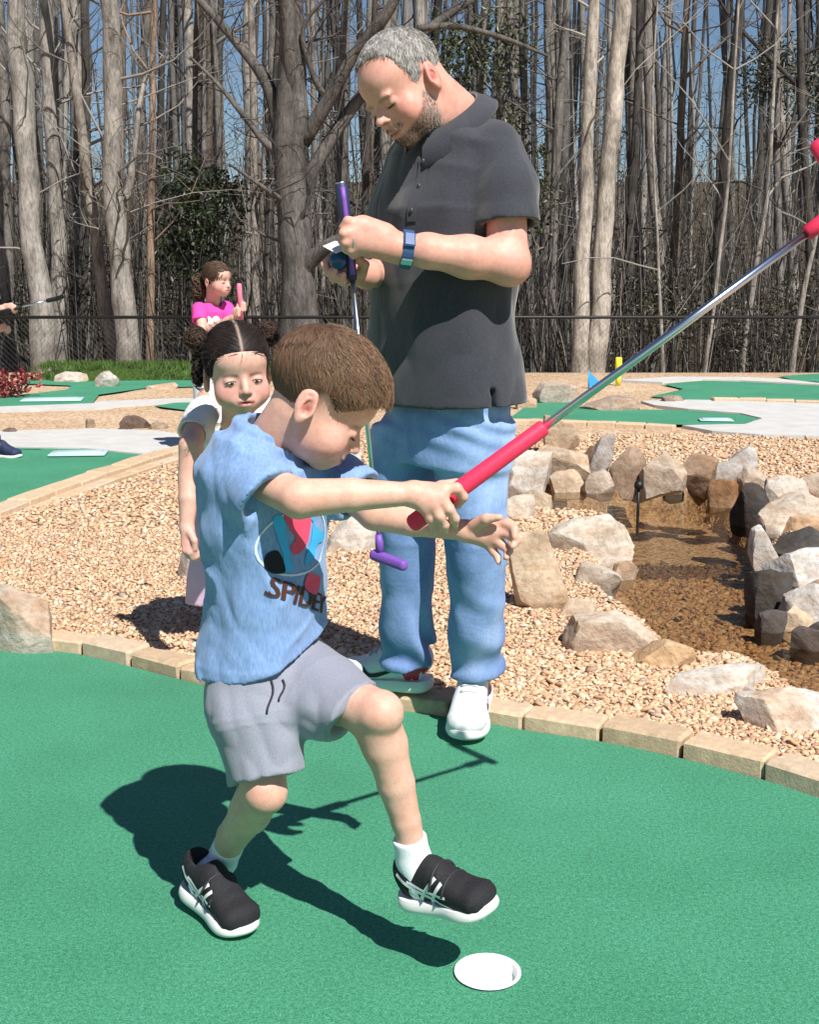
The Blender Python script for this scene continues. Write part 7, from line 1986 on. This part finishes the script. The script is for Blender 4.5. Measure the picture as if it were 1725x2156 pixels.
for c in (W(500, 658, 7.81), W(508, 646, 7.82)):
    for i in range(4):
        q = c + np.array([0.008, -0.018, 0.022 - 0.014 * i]); finger(S, [c + np.array([-0.02, 0.0, 0.015 - 0.011 * i]), q, q + np.array([0.018, 0.012, 0])], [0.012, 0.010, 0.008])
    finger(S, [c + np.array([-0.01, 0.0, 0.02]), c + np.array([0.006, -0.008, 0.042])], [0.012, 0.008])
limb(S, [W(428, 770, 8.06), W(428, 865, 8.03), W(428, 945, 8.06)], [0.065, 0.045, 0.030]); limb(S, [W(460, 770, 8.14), W(460, 865, 8.11), W(460, 942, 8.14)], [0.065, 0.045, 0.030])
V, Q = S.mesh(0.006); L = head_local(V, KC, KR, KS)
col = np.tile(np.array((0.66, 0.42, 0.34)), (len(V), 1)); col = np.where((V[:, 2] > 1.0)[:, None], paint_face(col, L, 'girl', (0.5, 0.15, 0.15), (0.66, 0.27, 0.26), (0.14, 0.08, 0.05)), col)
ko = mesh_obj('body', V, Q, m_skin, gp, col=col); eyes(ko, KC, KR, KS)
Vc, Qc = hair_cap(KC, KR, KS, GCc, GCr, girl_hl, 0.006, 0.002, 9)
BH0, BH1 = (0.05, 0.028, 0.018), (0.20, 0.12, 0.075)
kh = mesh_obj('hair', Vc, Qc, m_hair, gp, col=np.tile(np.array((0.085, 0.05, 0.032)), (len(Vc), 1)))
P, N = sample_surface(Vc, Qc, 900, rng); Lp = head_local(P, KC, KR, KS)
dl = np.array([0, -9.5, 2.0]) - Lp; nl = N @ KR; dl = dl - nl * (dl * nl).sum(1)[:, None]; dl /= np.linalg.norm(dl, axis=1)[:, None] + 1e-9
V1, F1, C1 = strands(P, dl @ KR.T, rng.uniform(0.03, 0.06, len(P)), rng.uniform(0.0015, 0.003, len(P)), keeper(KC, KR, KS, GCc, GCr, 0.004, 0.02), rng, BH0, BH1, 5, -0.04, grav=(0, 0, 0))
o = mesh_obj('hair_locks', V1, F1, m_hair, kh, col=C1); o['kind'] = 'stuff'
curls(kh, KC + KR @ np.array([0.02, -0.115, -0.02]), (0.045, 0.045, 0.085), 420, rng, BH0, BH1, 0.05, 'ponytail', (0.002, 0.0035), 1.3)
m_pinkt = simple('bright_pink_cotton', (0.78, 0.07, 0.36), 0.85, 0.2, nscale=12, namp=0.08, bstr=0.3, bscale=14, bdist=0.02)
S = SDF(); ks_ = (0.55, 0.83, 0)
S.loft([(*W(444, 765, 8.1), 0.128, 0.10), (*W(446, 700, 8.1), 0.120, 0.092), (*W(448, 660, 8.1), 0.122, 0.080), (*W(448, 638, 8.1), 0.085, 0.055)], ks_, 0.02)
for (p, q) in ((ka, W(421, 676, 7.96)), (kb, W(488, 674, 8.12))):
    S2 = SDF(); S2.cap(p, q, 0.050, 0.050, 0.02); S2.cap(q, q + unit(q - p) * 0.04, 0.05, 0.05, 0.01); hem_cut(S2, p, q, 0.05, 0.03, 0.008, 0.09); S.group(S2, 0.02)
S.disp(lambda P: 0.004 * wav(P, 67, (7, 7, 5)))
S.plane(W(444, 752, 8.05), (0, 0, -1)); S.cap(kn - np.array([0, 0, 0.02]), T(0, -1, -3), 0.052, 0.06, 0.006, 's')
V, Q = S.mesh(0.006); kt = mesh_obj('t_shirt', V, Q, m_pinkt, gp)
hp = [(0.055 * 0.062 * 16 * math.sin(t) ** 3, 0.055 * 0.062 * (13 * math.cos(t) - 5 * math.cos(2 * t) - 2 * math.cos(3 * t) - math.cos(4 * t))) for t in np.linspace(0, 2 * math.pi, 28, endpoint=False)]
decal('heart_print', [hp], (W(468, 680, 7.9), unit(np.array([0.75, 0.6, 0])), np.array([0, 0, 1.0]), unit(np.array([-0.62, 0.78, 0]))), bvh_of(V, Q), m_white, kt, 0.02, 0.003, maxd=0.8)
S = SDF(); S.loft([(*W(444, 735, 8.1), 0.110, 0.085), (*W(444, 785, 8.1), 0.118, 0.09)], ks_, 0.02)
S.cap(W(428, 775, 8.06), W(428, 930, 8.05), 0.075, 0.045, 0.03); S.cap(W(460, 775, 8.14), W(460, 928, 8.13), 0.075, 0.045, 0.03)
V, Q = S.mesh(0.008); mesh_obj('leggings', V, Q, simple('pale_blue_white_cotton', (0.66, 0.73, 0.80), 0.85, 0.2, nscale=8, namp=0.1), gp)
for xx, yy in ((428, 8.06), (460, 8.14)):
    g_ = np.array([W(xx, 950, yy)[0], yy, 0.02]); shoe(gp, g_ + np.array([-0.03, 0.05, 0]), g_ + np.array([0.08, -0.12, 0]), (0, 0, 1), 0.2, 0.08, m_wl, m_sole, res=0.007)
m_pg = simple('pink_rubber', (0.80, 0.20, 0.30), 0.5, 0.4)
q0, q1 = W(503, 597, 7.82), W(508, 672, 7.80); axp = unit(q1 - q0)
pp = thing('putter', tuple(q0), 'putter with pink grip held upright by the girl in pink', 'putter', 'putters')
mb = MB(); mb.tube([q0, q0 + axp * 0.01, q1], [0.012, 0.0165, 0.014], 12); mb.obj('grip', m_pg, pp)
mb = MB(); mb.tube([q1 - axp * 0.01, q0 + axp * 0.70], 0.006, 8); mb.obj('shaft', m_steel, pp)
S = SDF(); he = q0 + axp * 0.71; S.cap(he, he + np.array([0.09, -0.03, 0]), 0.013, 0.012, 0.006); S.cap(he - axp * 0.03, he, 0.010, 0.011, 0.006); V1, Q1 = S.mesh(0.004); mesh_obj('club_head', V1, Q1, m_pg, pp)

# ------------------------------------------------------------------ person cut off by the left edge
ep = thing('person', (W(-60, 960, 7.9)[0], 7.9, 0), 'person in red cut off by the left edge, only hands, club and one shoe showing', 'person')
EC, ER, ES = W(-95, 470, 7.9), pose(-25, 20, 0), 1.1
S = SDF(); T = head_ops(S, EC, ER, ES, 'child')
S.cap(T(0, -1.6, -3.0), W(-100, 540, 7.92), 0.05, 0.055, 0.02)
S.loft([(*W(-105, 760, 7.92), 0.13, 0.10), (*W(-102, 570, 7.92), 0.13, 0.08)], (0.5, 0.85, 0), 0.02)
limb(S, [W(-80, 575, 7.78), W(-62, 665, 7.72), W(6, 650, 7.66)], [0.030, 0.036, 0.025]); limb(S, [W(-110, 580, 8.03), W(-60, 690, 8.0), W(-10, 692, 7.80)], [0.030, 0.036, 0.025])
for c in (W(20, 647, 7.66), W(6, 690, 7.76)):
    for i in range(4):
        q = c + np.array([0.020 + 0.006 * i, -0.022, -0.012 + 0.006 * i]); finger(S, [c + np.array([-0.025, 0, 0.012 - 0.01 * i]), q, q + np.array([0.008, 0.012, -0.022])], [0.014, 0.0115, 0.009])
    finger(S, [c + np.array([-0.02, -0.01, 0.01]), c + np.array([0.02, -0.018, 0.022])], [0.013, 0.009])
limb(S, [W(-90, 780, 7.85), W(-50, 870, 7.75), W(-12, 935, 7.88)], [0.07, 0.05, 0.035]); limb(S, [W(-120, 780, 8.0), W(-120, 870, 8.0), W(-120, 945, 8.05)], [0.07, 0.05, 0.035])
V, Q = S.mesh(0.008); L = head_local(V, EC, ER, ES); col = np.tile(np.array((0.66, 0.43, 0.34)), (len(V), 1)); mesh_obj('body', V, Q, m_skin, ep, col=col)
Vc, Qc = hair_cap(EC, ER, ES, BCAPc, BCAPr, boy_hl, 0.008, 0.003, 9); mesh_obj('hair', Vc, Qc, m_hair, ep, col=np.tile(np.array((0.06, 0.035, 0.022)), (len(Vc), 1)))
S = SDF(); S.loft([(*W(-105, 770, 7.92), 0.165, 0.13), (*W(-103, 620, 7.92), 0.16, 0.11), (*W(-102, 560, 7.92), 0.11, 0.075)], (0.5, 0.85, 0), 0.02)
S.cap(W(-84, 578, 7.80), W(-66, 640, 7.74), 0.062, 0.058, 0.03); S.cap(W(-110, 578, 8.04), W(-76, 650, 8.02), 0.062, 0.058, 0.03); V, Q = S.mesh(0.009); mesh_obj('t_shirt', V, Q, simple('red_cotton', (0.55, 0.04, 0.05), 0.85, 0.2), ep)
S = SDF(); S.loft([(*W(-105, 740, 7.92), 0.145, 0.11), (*W(-105, 800, 7.92), 0.14, 0.115)], (0.5, 0.85, 0), 0.02); limb(S, [W(-88, 790, 7.85), W(-50, 870, 7.75), W(-18, 922, 7.87)], [0.085, 0.065, 0.055], 0.03); limb(S, [W(-120, 790, 8.0), W(-120, 870, 8.0), W(-120, 930, 8.04)], [0.085, 0.065, 0.055], 0.03)
V, Q = S.mesh(0.009); mesh_obj('trousers', V, Q, simple('navy_cotton', (0.03, 0.04, 0.09), 0.85, 0.2), ep)
m_nv = simple('navy_shoe_fabric', (0.025, 0.035, 0.085), 0.7, 0.3)
g_ = G(-22, 962, 0.0); shoe(ep, g_, g_ + np.array([0.20, -0.08, 0]), (0, 0, 1), 0.25, 0.095, m_nv, m_sole, res=0.007)
g_ = G(-128, 958, 0.0); shoe(ep, g_, g_ + np.array([0.18, -0.1, 0]), (0, 0, 1), 0.25, 0.095, m_nv, m_sole, res=0.007)
e0, e1, e2 = W(-14, 662, 7.64), W(42, 646, 7.64), W(104, 632, 7.66)
pe = thing('putter', tuple(e0), 'dark putter reaching in from the left edge', 'putter', 'putters')
mb = MB(); mb.tube([e0, e1], [0.014, 0.012], 10); mb.obj('grip', m_black, pe)
mb = MB(); mb.tube([e1 - unit(e1 - e0) * 0.01, e2], 0.0065, 8); mb.obj('shaft', m_steel, pe)
S = SDF(); S.cap(e2 - unit(e2 - e1) * 0.01, W(130, 626, 7.66), 0.014, 0.012, 0.004); S.cap(W(118, 630, 7.66), W(133, 623, 7.64), 0.013, 0.014, 0.006); V1, Q1 = S.mesh(0.004); mesh_obj('club_head', V1, Q1, m_black, pe)
